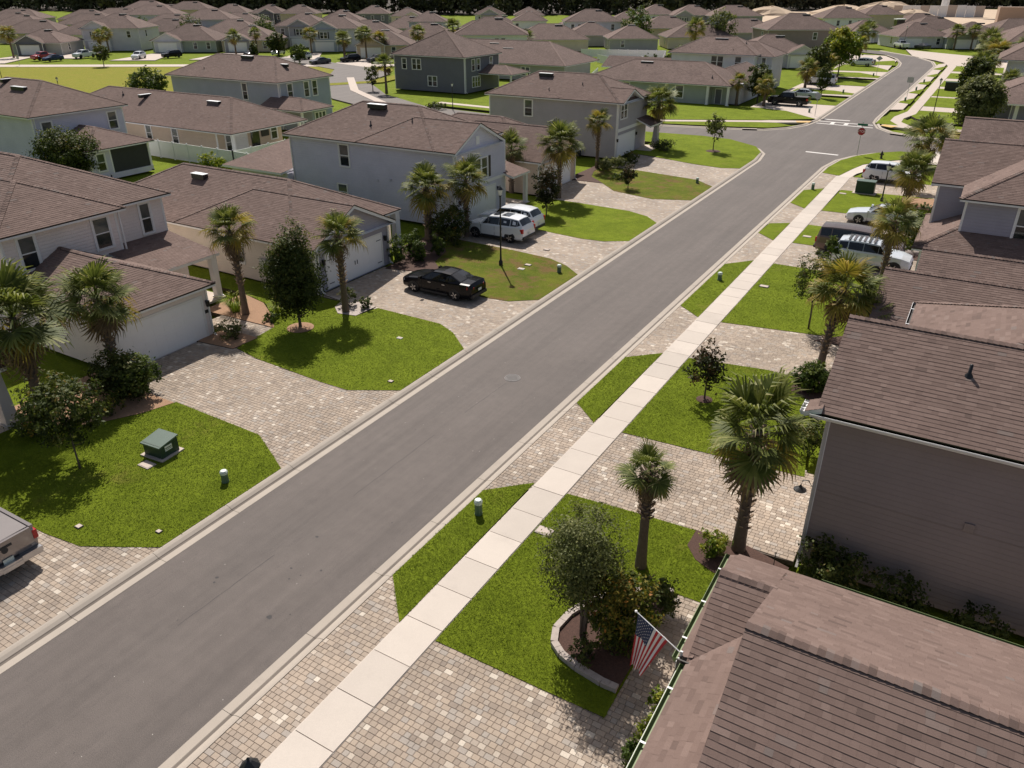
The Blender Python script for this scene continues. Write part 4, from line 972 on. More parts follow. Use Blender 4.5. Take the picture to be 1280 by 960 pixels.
mb = MB(); mb.box(-69.6, -66.3, 56.5, 66.4, 0, .1); h.put(mb, 'porch_slab', ['far_conc'])
h.vent(-84.5, 60.0, 5.15, 'y', 1.5); h.vent(-73.2, 60.2, 5.1, 'x', 1.8); h.pipe(-88.5, 60, 5)
h = House('house', 'sky-blue two-storey house with a small hipped rear porch by the park', -85, 78)
h.wall(-97, -77.0, 73.4, 82.6, 0, E2-.1, 'blue', 'y- x+', 'x1y0 x1y1'); h.roof(-97.5, -76.6, 72.9, 83.1, E2, SL, 'x', 'hh', True)
h.window('y-', 73.4, -83.0, 3.3, .85, 1.9); 
for a in (75.3, 78.2, 79.7): h.window('x+', -77.0, a, 3.5, .85, 1.75)
h.downspout(-77.0, 73.6, 0, 5.5, 'x+'); h.roof(-78.5, -71.0, 71.0, 76.5, 2.9, .4, 'x', 'gh', True); h.wall(-77, -72, 73.6, 76.4, 0, 2.8, 'blue'); h.window('x+', -72, 75, .9, 1.8, 1.4, 3); h.post(-71.5, 71.4, 0, 2.8, .24); h.window('x+', -77.0, 78.5, .9, .9, 1.4)
h.vent(-86, 77.3, 8.0, 'x', 2); h.vent(-80, 77.4, 7.25, 'x', 2); h.pipe(-91, 76, 6.8); h.pipe(-91.5, 74.6, 6.4)
h = House('house', 'dark slate two-storey house with many white-framed windows on the far corner', -84, 119)
h.wall(-91.2, -76.6, 114.4, 125.2, 0, E2-.1, 'slate', 'y- x+', 'x1y0 x0y0 x1y1'); h.roof(-91.7, -76.2, 113.9, 125.7, E2, SL, 'y', 'hh', False)
h.window('y-', 114.4, -89.0, 3.4, .9, 1.6); h.window('y-', 114.4, -86.4, 3.4, 1.8, 1.6, 2); h.window('y-', 114.4, -83.2, .9, 1.8, 1.5, 2)
for a, w_, m_ in ((117.0, .9, 1), (118.6, .9, 1), (122.6, .9, 1)): h.window('x+', -76.6, a, 3.4, w_, 1.7, m_)
h.window('x+', -76.6, 117.8, .8, 2.4, 1.6, 3); h.downspout(-76.6, 114.6, 0, 5.5, 'x+'); h.roof(-77.5, -70, 118.6, 125, 2.9, .35, 'x', 'gh'); h.post(-70.5, 119.1, 0, 2.8, .24); h.post(-70.5, 124.5, 0, 2.8, .24)
h.vent(-82.6, 120, 7.9, 'x', 1.4); h.pipe(-88.6, 115.6, 6.4); h.pipe(-84.2, 115.4, 6.3)
h = House('house', 'long single-storey grey house behind the slate two-storey house', -88, 143)
h.wall(-104, -69.6, 136.8, 148, 0, 2.8, 'greygreen', 'y-'); h.roof(-104.5, -69.0, 136.2, 151, E1, SL, 'x', 'hh'); h.window('y-', 136.8, -77.8, .9, 1.8, 1.4, 2); h.vent(-88, 142.4, 5.8, 'x', 2); h.vent(-84, 141, 5.1, 'x', 2.2)
h.window('y-', 136.8, -84, .9, 1.0, 1.4)
# beyond the cross street, left
h = House('house', 'sage green single-storey house across the cross street with white trim', -43, 126)
h.wall(-57, -37.2, 121.2, 132, 0, 2.85, 'sage', 'y-', 'x0y0'); h.wall(-37.2, -35.0, 122.6, 132, 0, 2.85, 'sage', 'y- x+'); h.wall(-35.1, -33.4, 124, 139, 0, 2.85, 'lightgrey')
h.roof(-58, -33.9, 120.6, 133.2, E1, .42, 'x', 'hh'); h.roof(-41.5, -32.6, 126, 139.5, E1+.002, .42, 'y', 'hg', False, wallm='lightgrey')
for a in (-54.7, -50.7, -41.9): h.window('y-', 121.2, a, .8, 1.25, 1.7)
for x in (-37.4, -34.3): h.post(x, 121.0, .05, 2.8, .34)
for x in (-52.4, -44.2): 
    tb = MB(); tb.pbox(h.frame('y-', 121.2), x-.08, x+.08, .02, .05, .1, 2.8); h.put(tb, 'trim_band', ['trim'])
h.door('y-', 122.6, -36.2, .9, 2.05, 'slate'); h.vent(-49.3, 126.0, 5.2, 'x', 2); h.pipe(-48.9, 125, 4.6); h.pipe(-41.8, 125.4, 4.7); h.pipe(-37.4, 122.5, 3.8)
h = House('house', 'white two-storey house directly behind the sage green house', -44, 152)
h.wall(-50.8, -36.3, 141.2, 150.5, 0, E2-.1, 'white', 'y-', 'x1y0'); h.wall(-36.3, -33.8, 143.2, 151, 0, E2-.1, 'lightgrey', 'y-'); h.roof(-51.4, -35.8, 140.6, 151, E2, SL, 'x', 'hh'); h.roof(-45, -33.3, 142.8, 151.5, E2-.3, SL, 'x', 'hh')
for a, m_ in ((-42.6, 2), (-39.0, 1)): h.window('y-', 141.2, a, 3.5, 1.05*m_, 1.75, m_)
h.window('y-', 143.2, -35.2, 3.4, .7, 1.7); h.shed([(-63,138.6,3),(-50.9,138.6,3),(-50.9,142,4.6),(-63,142,4.6)])
h.vent(-43.3, 145.0, 7.75, 'x', 2.2); h.pipe(-47.8, 142, 6.1); h.pipe(-40.2, 141.8, 6.1); h.pipe(-38.8, 144.4, 7.2)

# ------------------------------------------------------------------ near houses, right side
h = House('house', 'house with brown shingle roof and algae-green gutters at the bottom right corner', 2, 10)
RE_ = 2.85; RY = 12.3; RZ = RE_+SL*(17.3-RY)
h.wall(-2.75, 14, 5, 13.0, 0, RE_-.12, 'beige', 'x-', ''); h.wall(-2.95, 14, 13.0, 16.95, 0, RE_-.12, 'beige', 'x- y+', '')
h.roof(-1.85, 16, 2*RY-17.3, 17.3, RE_, SL, 'x', 'gh', True, wallm='beige', single=300)
def extra(p, geo=True): 
    m, st = h.plane(p, geo); b = MB(); b.face(m.v, 0, m.uv[0], .4); ro = h.put(b, 'roof', ['shingle'])
    if st: h.put(st, 'shingles', ['shingle'], ro, kind='stuff')
PR = 15.26; PZ = RE_+SL*(17.3-PR)
extra([(-1.8,17.3,RE_),(-3.12,17.3,RE_),(-3.12,PR,PZ),(-1.8,PR,PZ)])
extra([(-3.12,12.9,PZ-SL*(PR-12.9)),(-.6,12.9,PZ-SL*(PR-12.9)),(-.6,PR,PZ),(-3.12,PR,PZ)])
extra([(-3.34,13.15,RE_-.12),(-3.34,17.3,RE_-.12),(-3.0,17.3,RE_+.02),(-3.0,13.15,RE_+.02)])
extra([(-3.1,5,RE_-.06),(-3.1,13.02,RE_-.06),(-.9,15.3,RE_-.06+SL*2.2),(-.9,5,RE_-.06+SL*2.2)])
cb = MB()
for k in range(9):
    x0 = -3.12+k*.15; cb.face([(x0,PR-.14,PZ-.02),(x0+.15,PR-.14,PZ-.035),(x0+.15,PR,PZ+.025),(x0,PR,PZ+.045)],0,None,RND.random()); cb.face([(x0,PR,PZ+.045),(x0+.15,PR,PZ+.025),(x0+.15,PR+.14,PZ-.035),(x0,PR+.14,PZ-.02)],0,None,RND.random())
h.put(cb, 'ridge_cap', ['shingle'], kind='stuff')
fb = MB(); fb.box(-3.34, -3.3, 13.0, 17.3, RE_-.32, RE_-.12); fb.box(-3.1, -3.06, 5, 13.1, RE_-.28, RE_-.07); fb.box(-3.32, -2.9, 12.98, 13.02, RE_-.3, RE_-.02, 1); fb.box(-3.3, 14, 5, 17.25, RE_-.36, RE_-.33, 0); h.put(fb, 'fascia', ['trim', 'drip'], kind='stuff')
h.gutter((-3.34,13.1), (-3.34,17.32), RE_-.13, (-1,0), 'gutter_green', 'gutter_green'); h.gutter((-3.1,5), (-3.1,12.95), RE_-.07, (-1,0), 'gutter_green', 'gutter_green')
h.gutter((-1.0,17.3), (14,17.3), RE_-.02, (0,1), 'gutter_green', 'gutter_green', parts=False)
h.garage('x-', -2.75, 6.2, 11.0, 2.1)
# taupe two-storey
h = House('house', 'large taupe two-storey house with a long shaded lap-siding side wall and white gutter', 4, 26)
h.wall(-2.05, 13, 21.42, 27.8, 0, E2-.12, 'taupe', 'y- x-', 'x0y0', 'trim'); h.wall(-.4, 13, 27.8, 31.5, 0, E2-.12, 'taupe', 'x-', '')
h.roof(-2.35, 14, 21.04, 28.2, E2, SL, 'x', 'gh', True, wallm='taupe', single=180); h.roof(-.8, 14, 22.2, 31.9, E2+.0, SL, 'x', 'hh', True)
h.gutter((-2.5,21.04), (14,21.04), E2-.03, (0,-1), 'trim', 'gutter_green', parts=False); h.gutter((-2.66,21.0), (-2.66,21.75), E2-.03, (-1,0), 'trim', 'trim'); h.gutter((-.8,28.6), (-.8,31.9), E2-.02, (-1,0), 'white', 'drip')
h.shed([(-2.66,21.03,E2-.04),(-2.66,21.8,E2-.04),(-2.2,21.8,E2+.16),(-2.2,21.03,E2+.16)], True)
h.downspout(-2.02, 21.42, 0, E2-.15, 'y-', 'greytrim'); h.band('y-', 21.42, -2.0, 13, 2.88, 2.93, 'greytrim') if False else None
sl_ = MB(); sl_.pbox(h.frame('y-', 21.42), -1.95, 13, .024, .028, 2.90, 2.925); h.put(sl_, 'trim_band', ['w_taupe'])
wv = MB(); wv.pbox(h.frame('y-', 21.42), 2.0, 2.25, .02, .07, 2.95, 3.2); h.put(wv, 'wall_vent', ['w_taupe']); h.pipe(1.15, 23.3, 6.75)
lm = MB(); lm.tube([(-2.08,21.85,2.6),(-2.25,21.85,2.85),(-2.42,21.85,2.8),(-2.45,21.85,2.6)], .02, 6); lm.lathe([(.03,2.62),(.06,2.55),(.2,2.46),(.2,2.44)], 14, 0, -2.45, 21.85); h.put(lm, 'wall_lantern', ['black'])
h.garage('x-', -2.05, 21.9, 26.6, 2.15, lights=False)
# brown-roofed single storey in between
h = House('house', 'single-storey house whose brown roof shows between the taupe and the blue-violet houses', 4, 40)
h.wall(-2.0, 12, 36.2, 42.2, 0, E1-.12, 'grey', 'y-', ''); h.wall(-1.0, 12, 36.3, 45.4, 0, E1-.12, 'grey', '', '')
h.roof(-2.65, 13, 35.75, 42.7, E1, SL, 'x', 'gh', True, wallm='grey'); h.roof(-1.35, 13, 35.76, 45.8, E1+.003, SL, 'x', 'gh', True, wallm='grey')
# violet-blue two-storey
h = House('house', 'blue-violet two-storey house with stepped hipped roofs at the right edge', 4, 56)
h.wall(-.1, 12, 50.95, 61, 0, E2-.12, 'violet', 'y- x-', 'x0y0'); h.wall(-1.8, 12, 54.5, 62, 0, E2-.12, 'violet', 'y- x-', 'x0y0'); h.wall(-1.75, 12, 49.6, 54.5, 0, 2.75, 'violet', 'y-', 'x0y0')
h.roof(-2.2, 13, 49.2, 57.5, 2.9, SL, 'x', 'hh', True); h.roof(-.42, 13, 50.6, 64, E2, SL, 'x', 'hh', True); h.roof(-2.2, 8, 54.2, 62.4, E2+.002, SL, 'x', 'gh', True, wallm='violet')
h.window('y-', 50.95, 3.05, 3.5, .95, 1.85); h.downspout(-1.7, 49.6, 0, 2.75, 'y-')
h = House('house', 'single-storey house behind the blue-violet house near the stop sign corner', 3, 69)
h.wall(-1.4, 12, 64.9, 74, 0, 2.8, 'tan', '', ''); h.roof(-1.8, 13, 64.5, 74.4, E1, SL, 'x', 'hh', False)
h = House('house', 'last brown-roofed house before the cross street on the right', 5, 82)
h.wall(-1.5, 13, 77, 87, 0, 2.8, 'stucco', '', ''); h.roof(-1.95, 14, 76.5, 87.5, E1, .55, 'x', 'gh', False, wallm='stucco')
h = House('house', 'grey single-storey house with white porch column across the cross street on the right', 6, 128)
h.wall(2.0, 14, 124.5, 140, 0, 2.8, 'violet', 'y-', 'x0y0'); h.roof(-1.8, 16, 122.5, 140, E1, .42, 'x', 'hh', False)
h.wall(.2, 2.0, 127.5, 140, 0, 2.8, 'violet', '', ''); h.post(2.6, 122.0, .05, 2.8, .4); h.shed([(1.4,120.8,2.75),(9,120.8,2.75),(9,125.5,4.2),(1.4,125.5,4.2)])
mb = MB(); mb.box(1.2, 9, 121.2, 124.4, 0, .14); h.put(mb, 'porch_slab', ['far_conc'])
h = House('house', 'blue two-storey house with long brown roof beyond the cross street, right edge', 6, 160)
h.wall(0.3, 14, 152, 170, 0, E2-.1, 'bluegrey', 'y-', ''); h.roof(-1.2, 16, 151, 172, E2, .45, 'x', 'hh', False)

# ------------------------------------------------------------------ palms
def frond_mesh(seed, old=False, n=26, full=False):
    rg = random.Random(seed); mb = MB(); drop = rg.uniform(.10, .26) + (.45 if old else 0)
    # petiole
    hub = .50; pz = lambda t: -.18*drop*t*t
    P0 = Vector((0,0,0)); P1 = Vector((hub*.5,0,pz(.3))); P2 = Vector((hub,0,pz(.6)))
    for a, b, w in ((P0,P1,.022),(P1,P2,.016)):
        mb.face([a+Vector((0,-w,0)), a+Vector((0,w,0)), b+Vector((0,w*.8,0)), b+Vector((0,-w*.8,0))], 0, None, .25)
    for k in range(n):
        t = k/(n-1)*2-1; an = t*R(112)+rg.uniform(-.05,.05); L = (.60-.15*abs(t)**1.5)*rg.uniform(.82,1.08); w = .017+.009*(1-abs(t))
        fold = .10*abs(t)**.7*(1-.3*abs(t)); dx, dy = math.cos(an), math.sin(an); px_, py_ = -dy, dx; pts = []
        dr = drop*rg.uniform(.7,1.5)+.12*abs(t)
        for j, q in enumerate((.08,.45,.78,1.0)):
            r_ = L*q; wd = w*(.35,1,.6,.06)[j]; z = P2.z+fold*q*.8 - dr*(r_**2.1)*(1.25)
            if j == 3: z -= .05+rg.random()*.09
            x = P2.x+dx*r_*(1-.10*(j == 3)); y = P2.y+dy*r_*(1-.10*(j == 3)); pts.append((Vector((x,y,z)), wd))
        tn = min(1, max(0, rg.gauss(.45,.2)))
        for (a, wa), (b, wb), j in zip(pts[:-1], pts[1:], range(3)):
            o = Vector((px_,py_,0)); kz = Vector((0,0,.018))
            mb.face([a-o*wa, a+kz*0, b+kz*0, b-o*wb], 0, None, min(1, tn+.12*j)); mb.face([a, a+o*wa, b+o*wb, b], 0, None, min(1, tn+.08*j))
    return mb
FR = {}
for nm, mt in (('frond','frond'),('old','frond_old'),('dead','frond_dead')):
    FR[nm] = []
    for i in range(4 if nm == 'frond' else 2):
        o = frond_mesh(10+i, nm != 'frond').build('tmp', [mt]); FR[nm].append(o.data); bpy.data.objects.remove(o)
def crown_dirs(rg, n, dead, spread=1.0):
    out = []
    for i in range(n):
        t = (i+.5)/n; az = i*2.39996+rg.uniform(-.35,.35); elv = R(86-116*t**.8)+rg.uniform(-.18,.18); out.append((az, elv, 'frond' if t < .8 or rg.random() < .5 else 'old'))
    for i in range(dead): out.append((rg.uniform(0, 6.28), R(rg.uniform(-75,-50)), 'dead'))
    return out
CROWN = {}
def joined_crown(v, yellow):
    key = (v, yellow)
    if key in CROWN: return CROWN[key]
    rg = random.Random(v*5+yellow); V = []; F = []; Mi = []; T = []; names = ['frond','old','dead']
    for az, elv, kd in crown_dirs(rg, 26, 2):
        if yellow and rg.random() < .35: kd = 'old'
        me = rg.choice(FR[kd]); m = Matrix.Rotation(az,4,'Z') @ Matrix.Rotation(-elv,4,'Y') @ Matrix.Rotation(rg.uniform(-.4,.4),4,'X'); n0 = len(V)
        V += [tuple(m @ q.co) for q in me.vertices]; at = me.attributes['tone'].data
        for p in me.polygons: F.append(tuple(n0+i for i in p.vertices)); Mi.append(names.index(kd)); T.append(at[p.index].value)
    me = bpy.data.meshes.new('palm_crown'); me.from_pydata(V, [], F)
    for k in ('frond','frond_old','frond_dead'): me.materials.append(M[k])
    me.polygons.foreach_set('material_index', Mi); a = me.attributes.new('tone','FLOAT','FACE'); a.data.foreach_set('value', T); CROWN[key] = me; return me
def palm(x, y, h, r_, label, near=True, n=28, dead=3, lean=(0,0), yellow=0, tr=.17, boots=True, group=None, z0=0.05, name='palm_tree'):
    rg = random.Random(int(x*91+y*37)); root = empty(name, label, 'palm tree', (x, y, z0), 0, group)
    ht = h-r_*.62-z0; top = Vector((lean[0], lean[1], ht)); path = [Vector((0,0,-.1)), Vector((lean[0]*.15, lean[1]*.15, ht*.35)), Vector((lean[0]*.5, lean[1]*.5, ht*.7)), top]
    mb = MB(); pts = []; rad = []; N = 16 if near else 5
    def pos(t):
        i = min(2, int(t*3)); f = t*3-i; return path[i].lerp(path[i+1], f)
    for k in range(N+1):
        t = k/N; pts.append(pos(t)); rad.append(tr*(1.25-.35*min(1,t*3) + (.12 if (k % 2 and near) else 0)*.4)+ (0 if t < .9 else -.02))
    mb.tube(pts, rad, 10 if near else 6); mb.build('trunk', ['bark_palm'], root, smooth=True)
    if boots:
        bb = MB(); lo = rg.choice((.2, .35, .5)) if near else .7; cnt = 80 if near else 14
        for k in range(cnt):
            t = lo+(1-lo)*k/cnt; p = pos(t); az = k*2.4; d_ = Vector((math.cos(az), math.sin(az), 0)); a = p+d_*tr*.7; b = p+d_*(tr*1.5+.05*t)+Vector((0,0,.16))
            bb.bar(a, b, .11, .03, 0, rg.random())
        bb.build('trunk_boots', ['boot'], root, kind='stuff')
    if near:
        for az, elv, kd in crown_dirs(rg, n, dead):
            if yellow and kd == 'frond' and rg.random() < yellow: kd = 'old'
            o = link('frond', rg.choice(FR[kd]), root, None, tuple(top+Vector((0,0,rg.uniform(-.12,.06))))); s_ = r_*rg.uniform(.78,1.16)
            o.rotation_euler = (Matrix.Rotation(az,3,'Z') @ Matrix.Rotation(-elv,3,'Y') @ Matrix.Rotation(rg.uniform(-.5,.5),3,'X')).to_euler(); o.scale = (s_,s_,s_)
    else:
        o = link('crown', joined_crown(rg.randint(0,3), 1 if yellow else 0), root, None, tuple(top)); o.rotation_euler = (0,0,rg.uniform(0,6)); o.scale = (r_,r_,r_*rg.uniform(.85,1.05))
    return root
palm(-32.0, 14.7, 6.1, 2.25, 'large shaggy palm at the left edge with many drooping fronds', n=40, dead=7, tr=.2)
palm(-31.5, 18.0, 5.4, 1.75, 'full palm leaning in front of the plain white garage door', n=34, dead=7, lean=(-.5,.25))
palm(-33.4, 27.2, 5.8, 1.55, 'palm with a thick booted trunk between the first two garages on the left', yellow=.15, lean=(-.3,.1))
palm(-28.8, 30.3, 5.45, 1.5, 'palm with yellowing lower fronds rising before the carriage-style garage door', yellow=.2, n=26)
palm(-33.0, 44.0, 5.0, 1.9, 'left palm of the touching pair before the blue-grey house', yellow=.2, tr=.24, n=32)
palm(-31.0, 46.0, 5.3, 1.8, 'right palm of the touching pair, half hiding the shuttered window', yellow=.15, n=30)
palm(-34.9, 59.0, 4.8, 1.6, 'bushy green palm against the tan side wall', n=28, tr=.2)
palm(-30.4, 59.4, 5.9, 1.95, 'wide dark green palm in front of the tan gabled garage', n=34)
palm(-32.7, 72.0, 5.4, 1.4, 'palm with golden lower fronds against the grey two-storey side wall', yellow=.25, n=24)
palm(-31.8, 85.7, 6.2, 2.2, 'tall palm with a round heavy crown on the corner lawn', n=36, tr=.24)
palm(-3.85, 21.0, 5.75, 1.85, 'tall palm with big arching crown beside the corner of the taupe house', n=27, dead=6, tr=.19)
palm(-6.28, 18.6, 4.36, .98, 'small palm with a tight crown standing alone in the near right lawn', n=22, dead=6, tr=.16)
palm(-4.3, 36.3, 4.9, 1.7, 'palm with a yellow-tipped crown poking out left of the brown roofs', n=30, dead=6, yellow=.15, lean=(.3,.9), tr=.16)
palm(-3.45, 50.1, 5.0, 1.5, 'palm rising over the white sport utility car with roof rails', yellow=.25, n=26)
palm(-4.4, 71.8, 4.0, 1.9, 'stout palm next to the green utility cabinet on the right', n=32, yellow=.1, tr=.24)
palm(-5.0, 89.2, 4.5, 2.6, 'spreading palm on the corner near the stop sign', n=30, lean=(.4,-.2), tr=.24, yellow=.1)
palm(-2.6, 37.2, 3.7, 1.1, 'low young palm tucked against the edge of the brown roof', n=18, dead=3, tr=.12)
for i, (x, y, hh, rr, yl, lb) in enumerate([
  (-88.3,108.2,5.8,2.0,0,'palm left of the slate two-storey house, by the curving street'), (-33.2,122,4.4,1.5,1,'yellowish palm by the corner post of the sage green house'),
  (-29.5,123.5,4.0,1.7,1,'yellow-green palm beside the dark pickup truck'), (-29.2,150,4.4,2.1,1,'leafy palm behind the white sport utility vehicle across the junction'),
  (-28.5,164,4.2,2.2,1,'broad palm third along the left kerb beyond the crosswalk'), (-31,177,5,2.2,0,'palm before the dark gable far up the street on the left'), (-29,205,5,1.9,1,'palm next to the far parked white cars on the left'), (-33,232,6,2.4,0,'palm at the bend of the street in front of the white garage'),
  (1.1,137.5,5,2.0,0,'palm in front of the shaded grey wall across the junction'), (-3,150,6.5,2.6,0,'tall palm above the hedge on the far right'), (-1.5,168,7,2.6,1,'lime green palm between big roofs, far right'), (-2.5,188,6.5,2.6,0,'palm near the upper right edge beside the sidewalk'), (3,176,8,2.4,0,'slender tall palm against the brown roof, upper right'),
  (-4,225,6,3.4,0,'broad palm before the green-gabled house at the bend'), (-13,257,6,2.3,0,'first of two slim palms by the far garages'), (-9,258,6,2.3,0,'second of two slim palms by the far garages'),
  (-207,139,6,2.0,1,'palm left of the far two-storey house across the park'), (-198,131,6,2.0,1,'palm beside the far green-gabled garage'), (-172.5,151.5,5.6,2.2,0,'first of the twin palms before the far garages across the park'), (-169.5,156,6.2,2,0,'second of the twin palms before the far garages across the park'),
  (-158,164,6,2.4,1,'yellow-topped palm in front of the brown gable across the park'), (-143,160,5.5,2.3,0,'green palm left of the far blue house'), (-134,163,5.5,2.3,1,'golden palm right against the far blue house'), (-137,153,6,2.2,0,'left palm at the garage of the far blue house'), (-133.5,157,7,2.6,0,'right palm at the garage of the far blue house'),
  (-126,168,7,2.3,1,'palm before the tan double-gabled house by the turning circle'), (-121,176,8,2.6,0,'tallest palm by the turning circle house'), (-215,118,7,2.4,1,'palm at the far left edge across the park'), (-147,172,6,2.4,0,'palm peeping over the far blue house roof'), (-107,188,5.5,3.0,0,'palm behind the slate house to its left'), (-68,205,8,3,1,'yellowish palm by the far blue house with screened porch'), (-35,255,6,3,0,'palm before the grey gable in the far right row'), (-50,262,6,3,0,'palm between two far grey houses')]):
    palm(x, y, hh, rr, lb, near=False, yellow=yl, tr=.22, group=None)

# ------------------------------------------------------------------ broadleaf trees and shrubs
def leaves(mb, rg, c, rad, nclump, per, size, flat=.8, hollow=.55, shape=None, cs=.28):
    """leaf-sized faces in clumps through an ellipsoid"""
    for i in range(nclump):
        while True:
            d_ = Vector((rg.gauss(0,1), rg.gauss(0,1), rg.gauss(0,1))).normalized(); k = hollow+(1-hollow)*rg.random()**.7
            p = Vector((c[0]+d_.x*rad[0]*k, c[1]+d_.y*rad[1]*k, c[2]+d_.z*rad[2]*k))
            if shape is None or shape(p, rg): break
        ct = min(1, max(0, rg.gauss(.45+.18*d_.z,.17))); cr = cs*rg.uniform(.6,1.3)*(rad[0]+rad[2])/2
        for j in range(per):
            q = p+Vector((rg.gauss(0,.5), rg.gauss(0,.5), rg.gauss(0,.4)))*cr
            nrm = (d_*.7+Vector((rg.gauss(0,.6), rg.gauss(0,.6), rg.gauss(.35,.5)))).normalized(); a = nrm.orthogonal().normalized(); a = Matrix.Rotation(rg.uniform(0,6.28),3,nrm) @ a; b = nrm.cross(a)
            s1 = size*rg.uniform(.6,1.3); s2 = s1*.55
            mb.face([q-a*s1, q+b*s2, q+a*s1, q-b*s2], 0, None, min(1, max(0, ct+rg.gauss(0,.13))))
def tree(x, y, h, r_, label, mat='leaf', trunk_h=None, leaf=.07, nc=90, per=22, z0=.05, name='tree', cat='tree', lean=(0,0), cone=0, tr=.06, group=None, hollow=.45, multi=1):
    rg = random.Random(int(abs(x*53+y*29)*10)); root = empty(name, label, cat, (x, y, z0), 0, group)
    th = trunk_h if trunk_h is not None else h*.3; cz = (th+h)/2-z0; rz_ = (h-th)/2
    if th > 0 or True:
        tb = MB(); 
        for m_ in range(multi):
            ox = rg.uniform(-.08,.08)*(multi > 1); tb.tube([(ox,0,-.1),(ox*2,0,th*.6),(lean[0]*.5+ox*3,lean[1]*.5,th),(lean[0],lean[1],cz+rz_*.3)], [tr*1.25,tr,tr*.8,tr*.25], 7)
        tb.build('trunk', ['bark'], root, smooth=True)
        lb = MB()
        for k in range(9):
            az = k*2.4; z1 = th*.9+(h-th)*.06*k; L = r_*.75*(1-.08*k); a = (lean[0]*.5,lean[1]*.5,z1)
            lb.tube([a,(a[0]+math.cos(az)*L*.5,a[1]+math.sin(az)*L*.5,z1+.25*L),(a[0]+math.cos(az)*L,a[1]+math.sin(az)*L,z1+.6*L)], [tr*.5,tr*.32,tr*.12], 5)
        lb.build('limbs', ['bark'], root, kind='stuff')
    mb = MB(); shp = None
    ph = [rg.uniform(0,6.28) for _ in range(6)]
    def shp(p, rg_):
        az = math.atan2(p.y-lean[1], p.x-lean[0]); t = (p.z-(cz-rz_))/(2*rz_+.001)
        lim = 1-.22*(math.sin(az*2+ph[0])+math.sin(az*3+t*7+ph[1])*.8+math.sin(t*11+ph[2])*.6)
        if cone: lim *= (1.16-1.0*t**1.6) if t > .15 else .8
        return math.hypot(p.x-lean[0], p.y-lean[1])/r_ < max(.15, lim)*1.05
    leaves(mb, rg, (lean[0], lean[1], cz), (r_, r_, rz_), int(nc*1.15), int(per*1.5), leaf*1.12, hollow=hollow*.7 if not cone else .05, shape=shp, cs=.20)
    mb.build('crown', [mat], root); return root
def shrub(x, y, h, r_, label, mat='leaf', leaf=.06, nc=40, per=18, z0=.1, ry=None, name='shrub', group=None, cs=.3):
    rg = random.Random(int(abs(x*71+y*13)*10)); root = empty(name, label, 'shrub', (x, y, z0), 0, group); mb = MB()
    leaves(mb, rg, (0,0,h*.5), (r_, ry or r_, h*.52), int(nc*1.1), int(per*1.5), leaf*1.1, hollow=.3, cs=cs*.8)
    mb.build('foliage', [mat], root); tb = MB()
    for k in range(5): az = k*1.26; tb.tube([(0,0,-.05),(math.cos(az)*r_*.4,math.sin(az)*r_*.4,h*.6)], [.02,.008], 4)
    tb.build('stems', ['bark'], root, kind='stuff'); return root
def grass_clump(x, y, h, r_, label, mat='leaf_lime', n=160, z0=.1):
    rg = random.Random(int(abs(x*7+y*3)*10)); mb = MB()
    for k in range(n):
        az = rg.uniform(0,6.28); d_ = Vector((math.cos(az), math.sin(az), 0)); a = d_*rg.uniform(0,r_*.35); L = rg.uniform(.6,1.1); b = a+d_*r_*.45*L+Vector((0,0,h*.75*L)); c = a+d_*r_*L*1.1+Vector((0,0,h*.7*L)); w = Vector((-d_.y,d_.x,0))*.012; t = rg.random()
        mb.face([a-w,a+w,b+w,b-w],0,None,t*.6); mb.face([b-w,b+w,c],0,None,t)
    o = mb.build('ornamental_grass', [mat], None, loc=(x,y,z0)); tag(o, label, 'grass clump'); return o
tree(-29.37, 27.31, 5.95, 1.45, 'dark conical holly tree with a mulch ring in the front lawn', 'leaf_dark', .8, .062, 480, 38, cone=1, tr=.08)
mb = MB(); mb.lathe([(0,.10),(.5,.09),(.72,.03)], 18); o = mb.build('mulch_ring', ['pine_straw'], None, loc=(-29.37,27.31,.1)); o['kind'] = 'structure'
tree(-26.9, 13.0, 3.9, 1.45, 'dark leafy tree with a thin stem shading the near left lawn', 'leaf_dark', 1.0, .07, 130, 26, tr=.035, lean=(-.6,.3))
tree(-8.06, 30.39, 3.1, 1.0, 'small bronze-leaved magnolia on the lawn beside the sidewalk', 'leaf_mag', .7, .075, 62, 16, cone=1, tr=.04)
mb = MB(); mb.lathe([(0,.07),(.25,.06),(.36,.02)], 14); o = mb.build('mulch_ring', ['mulch'], None, loc=(-8.06,30.39,.1)); o['kind'] = 'structure'
tree(-6.57, 14.95, 4.4, 1.15, 'grey-green multi-stemmed tree beside the curved stone edging', 'leaf_grey', 1.35, .038, 240, 42, tr=.05, multi=3, lean=(-.15,.1), z0=.15)
shrub(-5.6, 15.35, 2.5, 1.0, 'big golden-flecked crape myrtle bush behind the flag', 'leaf_autumn', .055, 150, 30, z0=.15, cs=.28)
shrub(-5.0, 16.6, 1.5, .6, 'smaller green shrub at the back of the near garden bed', 'leaf_dark', .05, 60, 20, z0=.15)
shrub(-6.1, 14.3, .7, .5, 'low dark shrub in front of the near garden bed', 'leaf_dark', .04, 30, 18, z0=.15)
tree(-25.35, 86.17, 4.4, 1.25, 'slim young tree standing alone on the corner lawn', 'leaf_grey', 1.3, .10, 60, 16, tr=.05, cone=1)
mb = MB(); mb.lathe([(0,.07),(.6,.06),(.8,.0)], 14); o = mb.build('mulch_ring', ['mulch'], None, loc=(-25.3,86.1,.11)); o['kind'] = 'structure'
tree(-28.73, 54.0, 4.1, 1.1, 'dark magnolia between the parked white cars and the tan house', 'leaf_mag', .6, .09, 90, 20, tr=.05)
tree(-26.6, 65.5, 2.35, .8, 'small reddish magnolia on the lawn before the grey corner house', 'leaf_mag', .45, .08, 50, 14, tr=.04)
